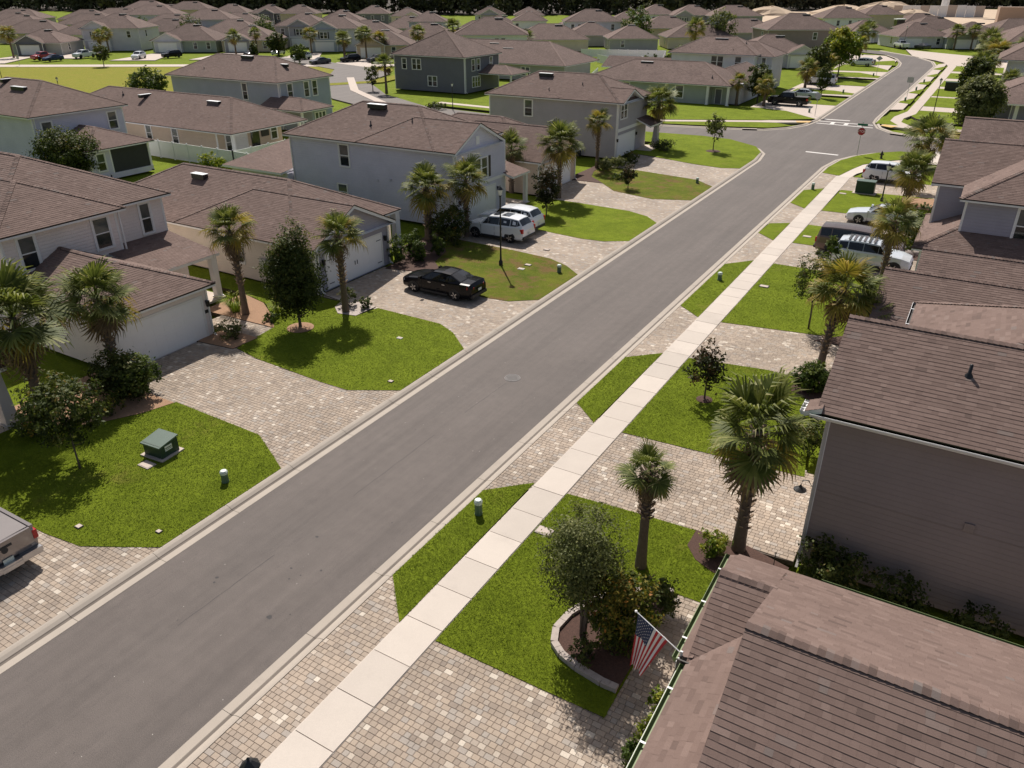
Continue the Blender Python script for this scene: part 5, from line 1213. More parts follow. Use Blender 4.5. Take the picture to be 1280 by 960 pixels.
tree(-5.79, 40.9, 4.3, 1.3, 'thin dark oak sapling before the brown-roofed single-storey house', 'leaf_dark', 1.5, .06, 75, 22, tr=.045, lean=(-.1,.1))
tree(-6.3, 48.0, 3.5, .5, 'little lollipop tree in front of the white car with roof rails', 'leaf', 1.9, .07, 30, 16, tr=.035)
tree(-4.9, 77.3, 3.6, 1.2, 'dark crape myrtle hiding the nose of the white crossover at the corner', 'leaf_dark', 1.0, .09, 70, 18, tr=.05)
tree(-1.66, 112.9, 6.8, 2.6, 'massive dense tree at the right of the junction', 'leaf_grey', .6, .16, 330, 30, tr=.3)
tree(-3.0, 130, 7.5, 1.9, 'tall dark evergreen beside the lamp post across the junction', 'leaf_dark', .8, .18, 240, 26, tr=.2)
tree(-3, 146, 5.5, 1.7, 'rounded dark tree among the far right palms', 'leaf_dark', .8, .18, 160, 22, tr=.15)
tree(-72.6, 42.2, 4.9, 2.9, 'dense round olive-brown tree behind the first roof', 'leaf_dark', .5, .10, 330, 30, tr=.12, cone=0)
tree(-174, 114.8, 4.8, 1.8, 'lone young tree in a mulch ring at the edge of the park', 'leaf_dark', 1.0, .16, 70, 14, tr=.09)
tree(-92.4, 109.6, 4.4, 1.3, 'small dark tree next to the palm by the curving street', 'leaf_dark', 1.0, .12, 60, 14, tr=.07)
tree(-113, 81, 5.0, 3.0, 'leafy tree poking above the long cream house roof', 'leaf', .5, .18, 130, 20, tr=.1)
tree(-101, 84, 4.2, 2.0, 'lime green tree left of the sky-blue house', 'leaf_lime', .5, .18, 70, 18, tr=.1)
tree(-161, 155, 5.5, 2.6, 'dark bushy tree right of the brown gabled garage across the park', 'leaf_dark', .6, .24, 110, 18, tr=.12)
tree(-164, 150, 3.8, 1.2, 'small conical tree in front of the brown gable across the park', 'leaf_dark', .3, .2, 50, 12, tr=.06, cone=1)
tree(-140, 141, 4.6, 2.0, 'bush-like tree left of the far blue garage', 'leaf', .3, .2, 70, 16, tr=.06)
tree(-116, 158, 5.0, 3.0, 'dark tree between the parked cars at the turning circle', 'leaf_dark', .5, .24, 90, 18, tr=.1)
tree(-24.4, 139.5, 5.0, 1.3, 'dark slim tree on the grass strip beside the big white sport utility vehicle', 'leaf_dark', .9, .13, 80, 16, tr=.06)
tree(-27.5, 171, 9, 3.4, 'tall yellow-green tree over the left row of far lawns', 'leaf_lime', 2, .25, 150, 20, tr=.12)
tree(-29, 158, 6.5, 2.6, 'dark rounded tree behind the far left driveway', 'leaf_dark', 1, .22, 120, 18, tr=.12)
tree(-31.5, 127.5, 5.5, 2.2, 'dark green tree against the lilac end wall beyond the junction', 'leaf_dark', 1, .18, 100, 18, tr=.1)
for a in [(-230,160,9,4,'leaf'),(-222,170,8,4,'leaf_dark'),(-208,178,8,4.5,'leaf'),(-190,195,8,4.5,'leaf_dark'),(-180,200,7,3.5,'leaf_lime'),(-217,158,9,4,'leaf_dark'),(-172,210,7,3.5,'leaf'),(-118,200,7,3,'leaf_dark'),(-100,240,10,4.5,'leaf'),(-85,225,9,4,'leaf_dark'),(-62,192,5,3,'leaf_grey'),(-56,182,4,2.5,'leaf_grey'),(-70,186,4.5,2.6,'leaf')]:
    pass
for x, y, hh, rr, mt, lb in [(-226,163,8,4,'leaf','leafy tree among the far roofs at the upper left'), (-214,172,8,4.2,'leaf_dark','dark tree among the far roofs at the upper left'), (-198,186,8,4,'leaf','tree right of the far upper left roofs'), (-183,193,7,3.4,'leaf_dark','dark tree behind the far garages'), (-177,196,6,3,'leaf_lime','lime tree behind the far garages'),
    (-99,243,10,4.5,'leaf','tree between far houses in the middle distance'), (-71,236,10,4.2,'leaf_grey','tree standing before the woods near the middle'), (-60.5,176,4.4,2.0,'leaf_grey','grey-green tree by the white fenced yards'), (-56.5,170,3.4,2.2,'leaf_grey','right round bush in the white fenced yards'), (-60.8,170,3.2,1.8,'leaf','left round bush in the white fenced yards')]:
    tree(x, y, hh, rr, lb, mt, .5, .28 if y > 200 else .2, 110, 14, tr=.12)
# shrubs
shrub(-30.6, 17.6, 2.2, 1.5, 'dark glossy hedge bush at the left foot of the plain garage', 'leaf_dark', .07, 130, 24, ry=1.1)
shrub(-30.2, 18.2, 1.9, .9, 'bright green shrub right beside the plain garage door', 'leaf', .07, 70, 20)
shrub(-29.6, 16.2, 1.0, .6, 'brown-green shrub beside the pine straw bed', 'leaf_autumn', .05, 40, 16)
shrub(-30.8, 13.6, 1.2, .8, 'red-tinged shrub by the grey porch column', 'leaf_autumn', .06, 50, 16); shrub(-32.8, 15.3, 1.6, 1.0, 'shaded green shrub behind the large left palm', 'leaf_dark', .07, 50, 18)
shrub(-31.6, 24.5, 1.0, .75, 'low olive shrub by the walk right of the plain garage', 'leaf_grey', .05, 45, 18); 
grass_clump(-34.2, 27.2, 1.2, .9, 'left fountain grass clump beside the booted palm'); grass_clump(-31.8, 28.2, .9, .7, 'right fountain grass clump next to the booted palm'); shrub(-31.4, 27.2, .5, .6, 'low green shrub in front of the booted palm', 'leaf', .05, 30, 14)
shrub(-28.1, 31.2, .75, .38, 'small round shrub in the edged bed by the driveway', 'leaf', .05, 26, 16); shrub(-29.3, 31.1, 1.1, .6, 'dark shrub behind the palm in the edged bed', 'leaf_dark', .05, 40, 18)
for x, y, hh, rr, lb in ((-31.5,38.6,1.9,.6,'first upright shrub right of the carriage-style garage'),(-30.6,39.6,1.5,.5,'second upright shrub right of the carriage-style garage'),(-31.6,40.3,2.0,.65,'tallest upright shrub by the porch of the second house'),(-30.2,41.2,1.6,.55,'shrub in the mulch behind the black car')):
    shrub(x, y, hh, rr, lb, 'leaf', .07, 45, 16)
shrub(-31.6, 44.6, 2.6, 1.5, 'large dark hydrangea mass under the paired palms', 'leaf_dark', .08, 120, 20); shrub(-30.4, 43.4, 1.3, .8, 'thin reddish shrub before the paired palms', 'leaf_autumn', .06, 30, 14)
shrub(-31.6, 71.5, 1.1, 1.1, 'left oval shrub at the foot of the golden palm', 'leaf_grey', .07, 60, 18); shrub(-31.0, 73.2, 1.1, 1.0, 'right oval shrub at the foot of the golden palm', 'leaf_grey', .07, 60, 18); shrub(-30.6, 75.6, 1.2, .9, 'dark shrub at the grey house garage corner', 'leaf_dark', .08, 50, 16)
shrub(-31.0, 85.3, .9, 1.5, 'dark low shrubs round the corner lawn palm', 'leaf_dark', .07, 70, 16); shrub(-29.9, 83.4, .5, .7, 'low flowering shrub by the corner house walk', 'leaf_grey', .06, 26, 12)
shrub(-28.6, 68.2, .6, 1.0, 'low green ground shrub beside the curved walk', 'leaf', .06, 40, 14)
shrub(-4.45, 20.25, 1.0, .5, 'round yellow-green shrub in the bark bed by the tall palm', 'leaf_lime', .04, 60, 22)
shrub(-4.2, 33.7, 1.35, .85, 'dense bright green hedge ball beside the driveway', 'leaf', .06, 100, 26)
shrub(-3.0, 28.4, 1.5, .9, 'dark shrub at the front corner of the taupe house', 'leaf_dark', .06, 60, 18)
shrub(-4.0, 43.6, 1.2, .7, 'ball shrub behind the yellow-tipped palm', 'leaf_dark', .06, 45, 16); shrub(-3.0, 42.6, 1.0, .6, 'second ball shrub behind the yellow-tipped palm', 'leaf', .06, 40, 16)
shrub(-2.6, 60.8, 2.6, 1.4, 'large green bush left of the blue-violet wall', 'leaf', .09, 110, 20); shrub(-3.2, 57.6, 1.0, .9, 'dark shrub by the boulders', 'leaf_dark', .07, 40, 14)
for x, hh, mt, lb in ((-3.2,.85,'leaf_lime','yellow variegated plant nearest the flag pole along the gutter'),):
    shrub(-3.72, 13.6, .8, .3, lb, mt, .05, 30, 16)
shrub(-3.66, 12.75, .75, .34, 'yellow variegated plant in the narrow bed under the gutter', 'leaf_lime', .05, 34, 16)
shrub(-3.62, 11.9, .85, .38, 'bright green leafy plant in the narrow bed under the gutter', 'leaf', .06, 36, 16); shrub(-3.62, 11.2, .5, .25, 'dry reddish plant in the narrow bed under the gutter', 'leaf_autumn', .05, 20, 12); shrub(-3.6, 10.6, .45, .28, 'dark burgundy plant in the narrow bed under the gutter', 'leaf_mag', .05, 24, 12)
shrub(-1.0, 20.6, 1.6, 1.1, 'shaded shrub against the foot of the taupe wall', 'leaf_dark', .06, 80, 20); shrub(.9, 20.4, 1.3, .9, 'second shaded shrub against the taupe wall', 'leaf_dark', .06, 60, 18); shrub(3.0, 20.2, 1.1, .9, 'third shaded shrub against the taupe wall', 'leaf_dark', .06, 50, 18); shrub(5.2, 20.2, 1.2, 1.0, 'fourth shaded shrub against the taupe wall near the frame edge', 'leaf_dark', .06, 60, 18)
grass_clump(-6.05, 9.2, .8, .45, 'spiky dry tuft at the bottom edge on the near driveway', 'leaf_lime', 90)
shrub(-64.5, 51.5, 1.8, 1.3, 'yellow-green shrub behind the white fence', 'leaf_lime', .12, 50, 16)
shrub(-82, 83, 1, .1, 'twig', nc=1) if False else None
shrub(-62.3, 161, 3.4, 1.6, 'banana-like plant inside the white fenced yard', 'leaf', .3, 30, 12); shrub(-59.5, 156, 2.2, 1.2, 'yellow-flowered shrub inside the white fenced yard', 'leaf_lime', .2, 36, 12)
shrub(-70.5, 97.6, .8, 1.6, 'low hedge by the lamp post behind the blue-grey roof', 'leaf_dark', .1, 40, 12)

# ------------------------------------------------------------------ vehicles
PROF = {  # x, belt height, half width at belt, roof height (None outside the cabin), half width at roof
 'sedan': dict(L=[(2.50,.62,.62,None,0),(2.42,.74,.78,None,0),(1.95,.86,.88,None,0),(1.05,.98,.91,None,0),(.25,1.00,.92,1.42,.60),(-.35,1.00,.92,1.46,.62),(-.95,1.01,.92,1.42,.60),(-1.75,1.06,.90,None,0),(-2.35,1.05,.84,None,0),(-2.50,.85,.76,None,0)], pil=[4,5], wr=.335, wx=(1.55,-1.40), low=.20),
 'suv': dict(L=[(2.42,.72,.66,None,0),(2.34,.90,.82,None,0),(1.85,1.04,.93,None,0),(1.10,1.12,.95,None,0),(.45,1.14,.96,1.66,.68),(-.45,1.15,.96,1.74,.71),(-1.40,1.18,.96,1.72,.69),(-1.95,1.22,.94,1.66,.66),(-2.30,1.20,.91,None,0),(-2.42,.90,.86,None,0)], pil=[5,6], wr=.38, wx=(1.50,-1.38), low=.26),
 'bigsuv': dict(L=[(2.70,.85,.80,None,0),(2.62,1.08,.92,None,0),(1.95,1.18,1.0,None,0),(1.35,1.22,1.01,None,0),(.75,1.24,1.02,1.82,.78),(-.55,1.24,1.02,1.90,.80),(-1.80,1.25,1.02,1.88,.79),(-2.50,1.26,1.0,1.82,.77),(-2.66,1.24,.98,None,0),(-2.74,.9,.92,None,0)], pil=[5,6], wr=.42, wx=(1.72,-1.62), low=.30),
 'pickup': dict(L=[(2.90,.85,.84,None,0),(2.82,1.10,.95,None,0),(2.10,1.20,1.0,None,0),(1.50,1.24,1.01,None,0),(.90,1.25,1.01,1.84,.76),(.1,1.25,1.01,1.90,.78),(-.75,1.25,1.01,1.84,.76),(-.95,1.25,1.01,None,0),(-2.80,1.27,1.0,None,0),(-2.90,1.20,.98,None,0)], pil=[5], wr=.41, wx=(1.85,-1.75), low=.32)}
def car(kind, label, x, y, head, col, z=.088, cat='car', name='parked_car', detail=1, rails=False, sunroof=False, bedcover=None, group=None, cross=False, capglass=None, spoiler=False):
    P = PROF[kind]; st = P['L']; root = empty(name, label, cat, (x, y, z), head, group)
    # densify
    S2 = []
    for i, a in enumerate(st[:-1]):
        b = st[i+1]; S2.append((a, i, 0)); 
    S2.append((st[-1], len(st)-1, 0))
    rows = []; low = P['low']
    for (xx, zb, hw, zr, hr), i, _ in S2:
        endf = .9 if i in (0, len(st)-1) else 1
        lo = low+(.12 if i in (0, len(st)-1) else 0)
        z3 = zr if zr else zb+.035; y3 = hr if zr else hw*.80; zt = (zr+.035) if zr else zb+.065
        rows.append([(xx,0,lo),(xx,hw*.86*endf,lo),(xx,hw*.985,lo+.12),(xx,hw+.02,(lo+zb)*.5),(xx,hw,zb-.05),(xx,hw*.965,zb),(xx,y3,z3),(xx,y3*.6,zt-.012),(xx,0,zt)])
    body = MB(); sw_, ws, rw = MB(), MB(), MB(); K = 9
    def quad(mb, a, b, c, d_): mb.face([a, b, c, d_])
    cab = [s_[3] is not None for s_ in st]
    for i in range(len(rows)-1):
        A, B = rows[i], rows[i+1]
        for k in range(K-1):
            for sg in (1, -1):
                q = [(p[0], p[1]*sg, p[2]) for p in (A[k], A[k+1], B[k+1], B[k])]
                if sg > 0: q = q[::-1]
                quad(body, *q)
        glz = None
        if cab[i] and cab[i+1]: glz = 'side'
        elif cab[i+1] and not cab[i]: glz = 'front'
        elif cab[i] and not cab[i+1]: glz = 'rear'
        if glz:
            for sg in (1, -1):
                # side glass, inset from its frame and lifted off the skin
                a, b, c, d_ = (Vector((p[0], p[1]*sg, p[2])) for p in (A[5], A[6], B[6], B[5])); cen = (a+b+c+d_)/4; nn = (b-a).cross(d_-a); nn = nn.normalized() if nn.length > 0 else Vector((0,sg,0)); nn = nn*(1 if nn.y*sg > 0 else -1)
                if glz == 'front': vs = [a.lerp(d_, .25), b.lerp(c, .0).lerp(d_, .0), c, d_]; vs = [a.lerp(d_,.3), c.lerp(a,.12), c.lerp(d_,.12), d_.lerp(c,.06)]
                elif glz == 'rear': vs = [a.lerp(b,.08), b.lerp(a,.14), d_.lerp(b,.35)] if kind in ('sedan','suv') else None
                else: vs = [a.lerp(b,.08).lerp(d_,.02), b.lerp(a,.14).lerp(c,.02), c.lerp(d_,.14).lerp(b,.05 if i in P['pil'] else .01), d_.lerp(c,.08).lerp(a,.05 if i in P['pil'] else .01)]
                if vs: sw_.face([tuple(v+nn*.012) for v in vs])
            if glz in ('front', 'rear'):
                t = ws if glz == 'front' else rw; G_ = []
                lo_, hi = (A, B) if glz == 'front' else (B, A)
                for sg in (-1, 1):
                    for f0, f1 in ((0.0, .5), (.5, 1.0)):
                        def pt(f, v):
                            ax = lo_[6][1]*.93*f; az = lo_[6][2]+(lo_[8][2]-lo_[6][2])*(1-f); bx = hi[6][1]*.92*f; bz = hi[6][2]+(hi[8][2]-hi[6][2])*(1-f)*.9
                            return Vector((lo_[8][0]+(hi[8][0]-lo_[8][0])*v, sg*(ax+(bx-ax)*v), az+(bz-az)*v))
                        q = [pt(f0,.08), pt(f1,.08), pt(f1,.93), pt(f0,.93)]; nn = Vector((1 if glz == 'front' else -1, 0, 1.3)).normalized()
                        t.face([tuple(v+nn*.014) for v in q])
    for R_ in (rows[0], rows[-1]):
        pts = [(p[0], p[1], p[2]) for p in R_]+[(p[0], -p[1], p[2]) for p in R_[::-1]][1:-1]; body.face(pts if R_ is rows[-1] else pts[::-1])
    body.build('body', [col], root, smooth=True, angle=38)
    sw_.build('side_windows', ['carglass'], root, kind='stuff'); ws.build('windscreen', ['carglass'], root); rw.build('rear_window', ['carglass'], root)
    hw = st[3][2]; wr = P['wr']
    for wx in P['wx']:
        for sg in (1, -1):
            wl = MB(); n = 18
            pr = [(.0,.03),(wr*.62,.03),(wr*.66,.0),(wr*.93,.0),(wr,-.04),(wr,-.22),(.0,-.24)]
            for j in range(len(pr)-1):
                for k in range(n):
                    a0, a1 = 2*math.pi*k/n, 2*math.pi*(k+1)/n; (r0, o0), (r1, o1) = pr[j], pr[j+1]; yy = lambda o: sg*(hw+.015+o)
                    wl.face([(wx+r0*math.cos(a0), yy(o0), wr+r0*math.sin(a0)), (wx+r0*math.cos(a1), yy(o0), wr+r0*math.sin(a1)), (wx+r1*math.cos(a1), yy(o1), wr+r1*math.sin(a1)), (wx+r1*math.cos(a0), yy(o1), wr+r1*math.sin(a0))])
            wo = wl.build('wheel', ['rubber'], root, smooth=True, angle=40)
            if detail:
                rm = MB(); 
                for k in range(5 if kind != 'pickup' else 6):
                    a = k*2*math.pi/5; c1 = (wx+.05*math.cos(a), sg*(hw+.052), wr+.05*math.sin(a)); c2 = (wx+wr*.6*math.cos(a), sg*(hw+.045), wr+wr*.6*math.sin(a)); rm.bar(c1, c2, .06, .06)
                rm.build('rim', ['rim'], wo, kind='stuff')
            ar = MB(); n = 14
            for k in range(n):
                a0, a1 = math.pi*k/n-.15, math.pi*(k+1)/n-.15+.3/n; ri, rr_ = 0, wr*1.17
                ar.face([(wx, sg*(hw+.021), wr), (wx+rr_*math.cos(a0), sg*(hw+.021), wr+rr_*math.sin(a0)), (wx+rr_*math.cos(a1), sg*(hw+.021), wr+rr_*math.sin(a1))])
            ar.build('wheel_arch', ['plastic'], root)
    if detail:
        f = st[0][0]; rr_ = st[-1][0]; zb = st[0][1]
        for sg in (1, -1):
            hl = MB(); x0 = st[1][0]; hl.bar((f+.0, sg*st[0][2]*.78, zb-.06), (x0-.15, sg*(st[1][2]+.015), st[1][1]-.06), .10, .13); hl.build('headlight', ['head'], root)
            tl = MB(); zt = st[-2][1]
            if kind == 'sedan': tl.bar((rr_+.02, sg*.50, zt-.22), (rr_+.28, sg*(st[-2][2]+.02), zt-.15), .08, .16)
            else: tl.box(rr_-.02, rr_+.22, min(sg*(st[-1][2]-.08), sg*(st[-1][2]+.065)), max(sg*(st[-1][2]-.08), sg*(st[-1][2]+.065)), zt-.40, zt-.10)
            tl.build('taillight', ['tail'], root)
            mi = MB(); xm = st[3][0]-.12; mi.box(xm-.06, xm+.08, min(sg*(hw+.02), sg*(hw+.24)), max(sg*(hw+.02), sg*(hw+.24)), st[3][1]+.02, st[3][1]+.17); mi.build('side_mirror', [col], root)
            for hx in (.35, -.65):
                dh = MB(); dh.box(hx-.1, hx+.1, min(sg*(hw+.02), sg*(hw+.05)), max(sg*(hw+.02), sg*(hw+.05)), st[3][1]-.14, st[3][1]-.10); dh.build('door_handle', ['rim' if col != 'p_white' else 'p_white'], root)
        dg = MB()
        for sg in (1, -1):
            for xg in (st[3][0]-.08, -.12, P['wx'][1]+.62):
                dg.box(xg-.008, xg+.008, min(sg*(hw+.012), sg*(hw+.026)), max(sg*(hw+.012), sg*(hw+.026)), P['low']+.16, st[3][1]-.07)
            dg.box(P['wx'][1]+.5, P['wx'][0]-.5, min(sg*(hw-.01), sg*(hw+.035)), max(sg*(hw-.01), sg*(hw+.035)), P['low']+.02, P['low']+.14)
        dg.build('door_gaps', ['plastic'], root, kind='stuff')
        bp = MB(); bp.box(rr_-.07, rr_+.12, -st[-1][2], st[-1][2], P['low']+.1, P['low']+.28); bp.box(f-.12, f+.05, -st[0][2]*.95, st[0][2]*.95, P['low']+.1, P['low']+.26); bp.build('bumpers', ['plastic'], root, kind='stuff')
        gr = MB(); gr.box(f-.02, f+.03, -.42, .42, zb-.26, zb-.08); gr.build('grille', ['plastic'], root)
        lp = MB(); lp.box(rr_-.085, rr_-.07, -.16, .16, .62, .76); lp.build('licence_plate', ['palecap'], root)
    if rails:
        for sg in (1, -1): rb = MB(); rb.tube([(.3,sg*.62,1.73),(.1,sg*.62,1.80),(-1.4,sg*.62,1.80),(-1.7,sg*.6,1.72)], .018, 6); rb.build('roof_rail', ['galv'], root)
        for k in range(6):
            cb = MB(); xx = .1-.3*k; cb.box(xx-.07, xx+.07, -.6, .6, 1.79, 1.815); cb.build('roof_slat', ['plastic' if k % 2 else 'p_brown'], root)
    if sunroof:
        for x0, x1 in ((-.15,.25),(-1.05,-.45)): sr = MB(); sr.box(x0, x1, -.42, .42, 1.74, 1.782); sr.build('sunroof', ['carglass'], root)
    if bedcover or kind == 'pickup':
        bc = MB(); bc.box(-2.78, -1.02, -.86, .86, 1.29, 1.335); bc.build('bed_cover', [bedcover or 'plastic'], root)
        for sg in (1, -1): rl = MB(); rl.box(-2.84, -.98, min(sg*.90, sg*1.01), max(sg*.90, sg*1.01), 1.24, 1.345); rl.build('bed_rail', [col], root)
        if detail:
            tg = MB(); tg.box(-2.94, -2.86, -.86, .86, .70, 1.35); tg.build('tailgate', [col], root)
            th_ = MB(); th_.box(-2.96, -2.935, -.24, .24, 1.12, 1.19); th_.build('tailgate_handle', ['plastic'], root)
            em = MB(); em.lathe([(0,0),(.09,0),(.1,.012),(0,.014)], 16); e = em.build('emblem', ['plastic'], root); e.rotation_euler = (0,R(-90),0); e.location = (-2.945,0,1.04)
            sb = MB(); sb.box(-3.12, -2.92, -.98, .98, .50, .62); sb.box(-3.14, -3.10, -.95, -.32, .44, .66); sb.box(-3.14, -3.10, .32, .95, .44, .66); sb.box(-3.13, -3.09, -.32, .32, .40, .54); sb.build('rear_bumper', ['rim'], root, kind='stuff')
            hl_ = MB(); hl_.box(-2.93, -2.88, -.34, .34, .54, .72); hl_.build('bumper_shadow_panel', ['plastic'], root)
    return root
PI = math.pi
car('pickup', 'beige-silver pickup truck with a vinyl bed cover at the left edge', -25.95, 8.25, PI, 'p_silver', cat='pickup', name='pickup_truck', bedcover='cover')
car('sedan', 'black sedan parked across the wide paved drive on the left', -25.85, 35.7, PI, 'p_black')
car('suv', 'white crossover with two dark sunroof panels behind the lamp post', -28.8, 47.0, PI, 'p_white', sunroof=True)
car('suv', 'white crossover with a plain roof parked farther from the lamp post', -29.3, 49.4, PI, 'p_white')
car('suv', 'white sport utility car with slatted roof rack on the right', -4.6, 53.4, 0, 'p_pearl', rails=True)
car('bigsuv', 'brown boxy wagon beside the white car with slatted roof rack', -5.6, 55.5, 0, 'p_brown')
car('sedan', 'white sedan with its nose towards the sidewalk', -5.35, 64.5, PI, 'p_pearl')
car('suv', 'white crossover parked at the corner drive near the stop sign', -6.6, 79.9, 0, 'p_white')
car('pickup', 'black pickup truck just beyond the crosswalk on the left', -26.6, 126.4, PI, 'p_black', cat='pickup', name='pickup_truck')
car('sedan', 'white sedan right behind the black pickup', -26.6, 134.6+.4, PI, 'p_pearl')
car('bigsuv', 'big white sport utility vehicle on the second drive beyond the junction', -27.8, 155.6, PI, 'p_white')
car('suv', 'white sport utility vehicle farther up the left drives', -27.0, 195.2, PI, 'p_white'); car('sedan', 'dark car showing behind the far white sport utility vehicle', -27.2, 199.5, PI, 'p_grey', detail=0)
car('pickup', 'white pickup at the bend of the far street', -26, 256, 2.1, 'p_white', cat='pickup', name='pickup_truck', detail=0); car('sedan', 'dark car next to the white pickup at the bend', -20.5, 254.5, 2.3, 'p_grey', detail=0)
A_ = R(31)
for k, x, y, c, lb, dh in (('pickup',-203,118.5,'p_red','red pickup across the park at the upper left',-2.2),('sedan',-198,117.8,'p_blue','dark blue sedan beside the red pickup',-2.2),('pickup',-199.5,127,'p_white','white pickup behind the dark blue sedan',-2.2),
    ('suv',-184.5,131.5,'p_white','white sport utility vehicle in the middle of the row across the park',-1.8),('suv',-180.5,138,'p_black','black sport utility vehicle beside the twin palms across the park',-2.5),('sedan',-166.5,151,'p_black','black car in front of the brown gabled garage',-2.0),
    ('suv',-147,149,'p_white','white crossover in front of the far blue garage',-2.5),('sedan',-135.5,143,'p_grey','grey sedan on the turning circle',-2.6),('suv',-133,150.5,'p_black','black sport utility vehicle behind the grey sedan',-2.6),('suv',-127,153,'p_grey','dark van under the trees at the turning circle',-2.6),('sedan',-112,162,'p_red','dark red car at the edge of the turning circle',-1.2),('suv',-163,157,'p_white','pale car half hidden behind the blue house roof',-2.0)):
    car(k, lb, x, y, A_+dh+.2, c, z=-.05 if k else 0, cat='pickup' if k == 'pickup' else 'car', name='pickup_truck' if k == 'pickup' else 'parked_car', detail=0)

# ------------------------------------------------------------------ street furniture
def lamp_post(x, y, h, label, z=.1):
    t = empty('street_lamp', label, 'street lamp', (x, y, z)); h -= z
    p = MB(); p.lathe([(.13,0),(.13,.25),(.07,.35),(.055,.8),(.045,h-.75),(.06,h-.72),(.06,h-.68),(.03,h-.66)], 12); p.build('pole', ['black'], t, smooth=True, angle=40)
    g_ = MB(); g_.lathe([(.07,h-.64),(.17,h-.32),(.175,h-.26)], 8); g_.build('lantern_glass', ['lampglass'], t)
    c = MB(); c.lathe([(.2,h-.27),(.19,h-.24),(.06,h-.1),(.02,h-.08),(.035,h-.04),(0,h)], 8); c.lathe([(.09,h-.68),(.1,h-.63),(.0,h-.63)], 8); c.build('lantern_cap', ['black'], t)
    return t
lamp_post(-25.47, 41.65, 5.3, 'black lamp post on the lawn between the black sedan and the white crossovers'); lamp_post(-6.7, 121.4, 5.4, 'black lamp post across the junction on the right')
lamp_post(-67.8, 97.9, 3.9, 'black lamp post in front of the slate two-storey house'); lamp_post(-9.05, 5.7, 3.95, 'black street lantern poking in at the bottom edge')
lamp_post(-6.3, 71.9, 3.3, 'black lamp post between the two palms near the utility cabinet'); lamp_post(-140, 74, 5.2, 'black lamp post in the park above the first roof at upper left'); lamp_post(-118, 70, 4.6, 'black lamp post in the park beside the long cream house'); lamp_post(-24.6, 248, 6, 'black lamp post before the far white garage')
def pedestal(x, y, label, w=.22, h=.5, z=.105):
    t = empty('utility_pedestal', label, 'utility pedestal', (x, y, z)); b = MB(); b.lathe([(w*.62,0),(w*.6,h*.8)], 8); b.lathe([(w*.66,0),(w*.66,.05),(w*.6,.05)], 8); b.build('base', ['palegreen'], t)
    c = MB(); c.lathe([(w*.68,h*.72),(w*.68,h*.9),(w*.5,h),(0,h+.01)], 8); c.build('cap', ['palecap'], t)
pedestal(-21.4, 15.2, 'pale green pedestal on the near left lawn by the kerb'); pedestal(-12.2, 18.3, 'green pedestal with white cap on the nearest grass strip', h=.62); pedestal(-21.5, 42.3, 'pale pedestal in the patchy dry lawn', h=.5)
pedestal(-12.2, 46.0, 'green pedestal on the strip beside the long driveway shade'); pedestal(-21.9, 70.6, 'pale pedestal by the kerb near the corner house'); pedestal(-12.2, 73.3, 'green pedestal on the strip near the utility cabinet', h=.6); pedestal(-22.3, 120.4, 'pale pedestal beyond the crosswalk near the black pickup', h=.6)
for i, (x, y, lb) in enumerate([(-12.0,139.5,'dark pedestal on the second strip beyond the junction'),(-12.0,155,'dark pedestal on the third strip beyond the junction'),(-22,145,'dark pedestal on the left strip past the white sedan'),(-21.6,175,'dark pedestal far up on the left strips'),(-12,168,'dark pedestal on the fourth strip beyond the junction')]): pedestal(x, y, lb, h=.6)
# transformer box
t = empty('transformer_box', 'green utility transformer box with sloped lid on the near left lawn', 'transformer', (-25.15, 15.35, .1), R(4))
b = MB(); b.box(-.48,.48,-.42,.42,.06,.62); b.build('cabinet', ['boxgreen'], t)
b = MB(); b.face([(-.52,-.5,.60),(.52,-.5,.60),(.52,.46,.74),(-.52,.46,.74)]); b.face([(-.52,-.5,.54),(.52,-.5,.54),(.52,-.5,.60),(-.52,-.5,.60)]); b.face([(.52,-.5,.54),(.52,.46,.68),(.52,.46,.74),(.52,-.5,.60)]); b.face([(-.52,-.5,.54),(-.52,.46,.68),(-.52,.46,.74),(-.52,-.5,.60)][::-1]); b.face([(-.52,.46,.68),(.52,.46,.68),(.52,.46,.74),(-.52,.46,.74)][::-1]); b.build('lid', ['boxtop'], t)
b = MB(); b.box(-.6,.6,-.55,.55,-.04,.06); b.build('pad', ['far_conc'], t)
b = MB(); b.box(.482,.49,-.22,.12,.30,.52); b.build('warning_label', ['white'], t)
lm = MB(); lm.box(.49,.493,-.2,.1,.41,.44,0); lm.box(.49,.493,-.2,.1,.35,.37,0); lm.build('label_print', ['plastic'], t, kind='stuff')
t = empty('utility_cabinet', 'dark green utility cabinet on a white pad on the right lawn', 'utility cabinet', (-8.0, 74.2, .1))
b = MB(); b.box(-.75,.75,-.45,.45,.06,1.05); b.build('cabinet', ['boxgreen'], t); b = MB(); b.box(-.95,.95,-.6,.6,-.04,.06); b.build('pad', ['far_conc'], t); b = MB(); b.box(-.78,.78,-.48,.48,1.05,1.10); b.build('lid', ['boxtop'], t)
t = empty('utility_cabinet', 'black utility cabinet on the lawn beyond the junction', 'utility cabinet', (-6.6, 157.6, .1)); b = MB(); b.box(-1.3,1.3,-.6,.6,0,1.3); b.build('cabinet', ['black'], t); b = MB(); b.box(-1.35,1.35,-.65,.65,1.3,1.36); b.build('lid', ['boxgreen'], t)
def vault(x, y, label, w=.28, d_=.2, m='stone'):
    mb = MB(); mb.box(-w,w,-d_,d_,-.03,.035); mb.box(-w*.85,w*.85,-d_*.8,d_*.8,.035,.045,1); o = mb.build('meter_lid', [m, 'far_conc'], None, loc=(x,y,.105)); tag(o, label, 'meter lid')
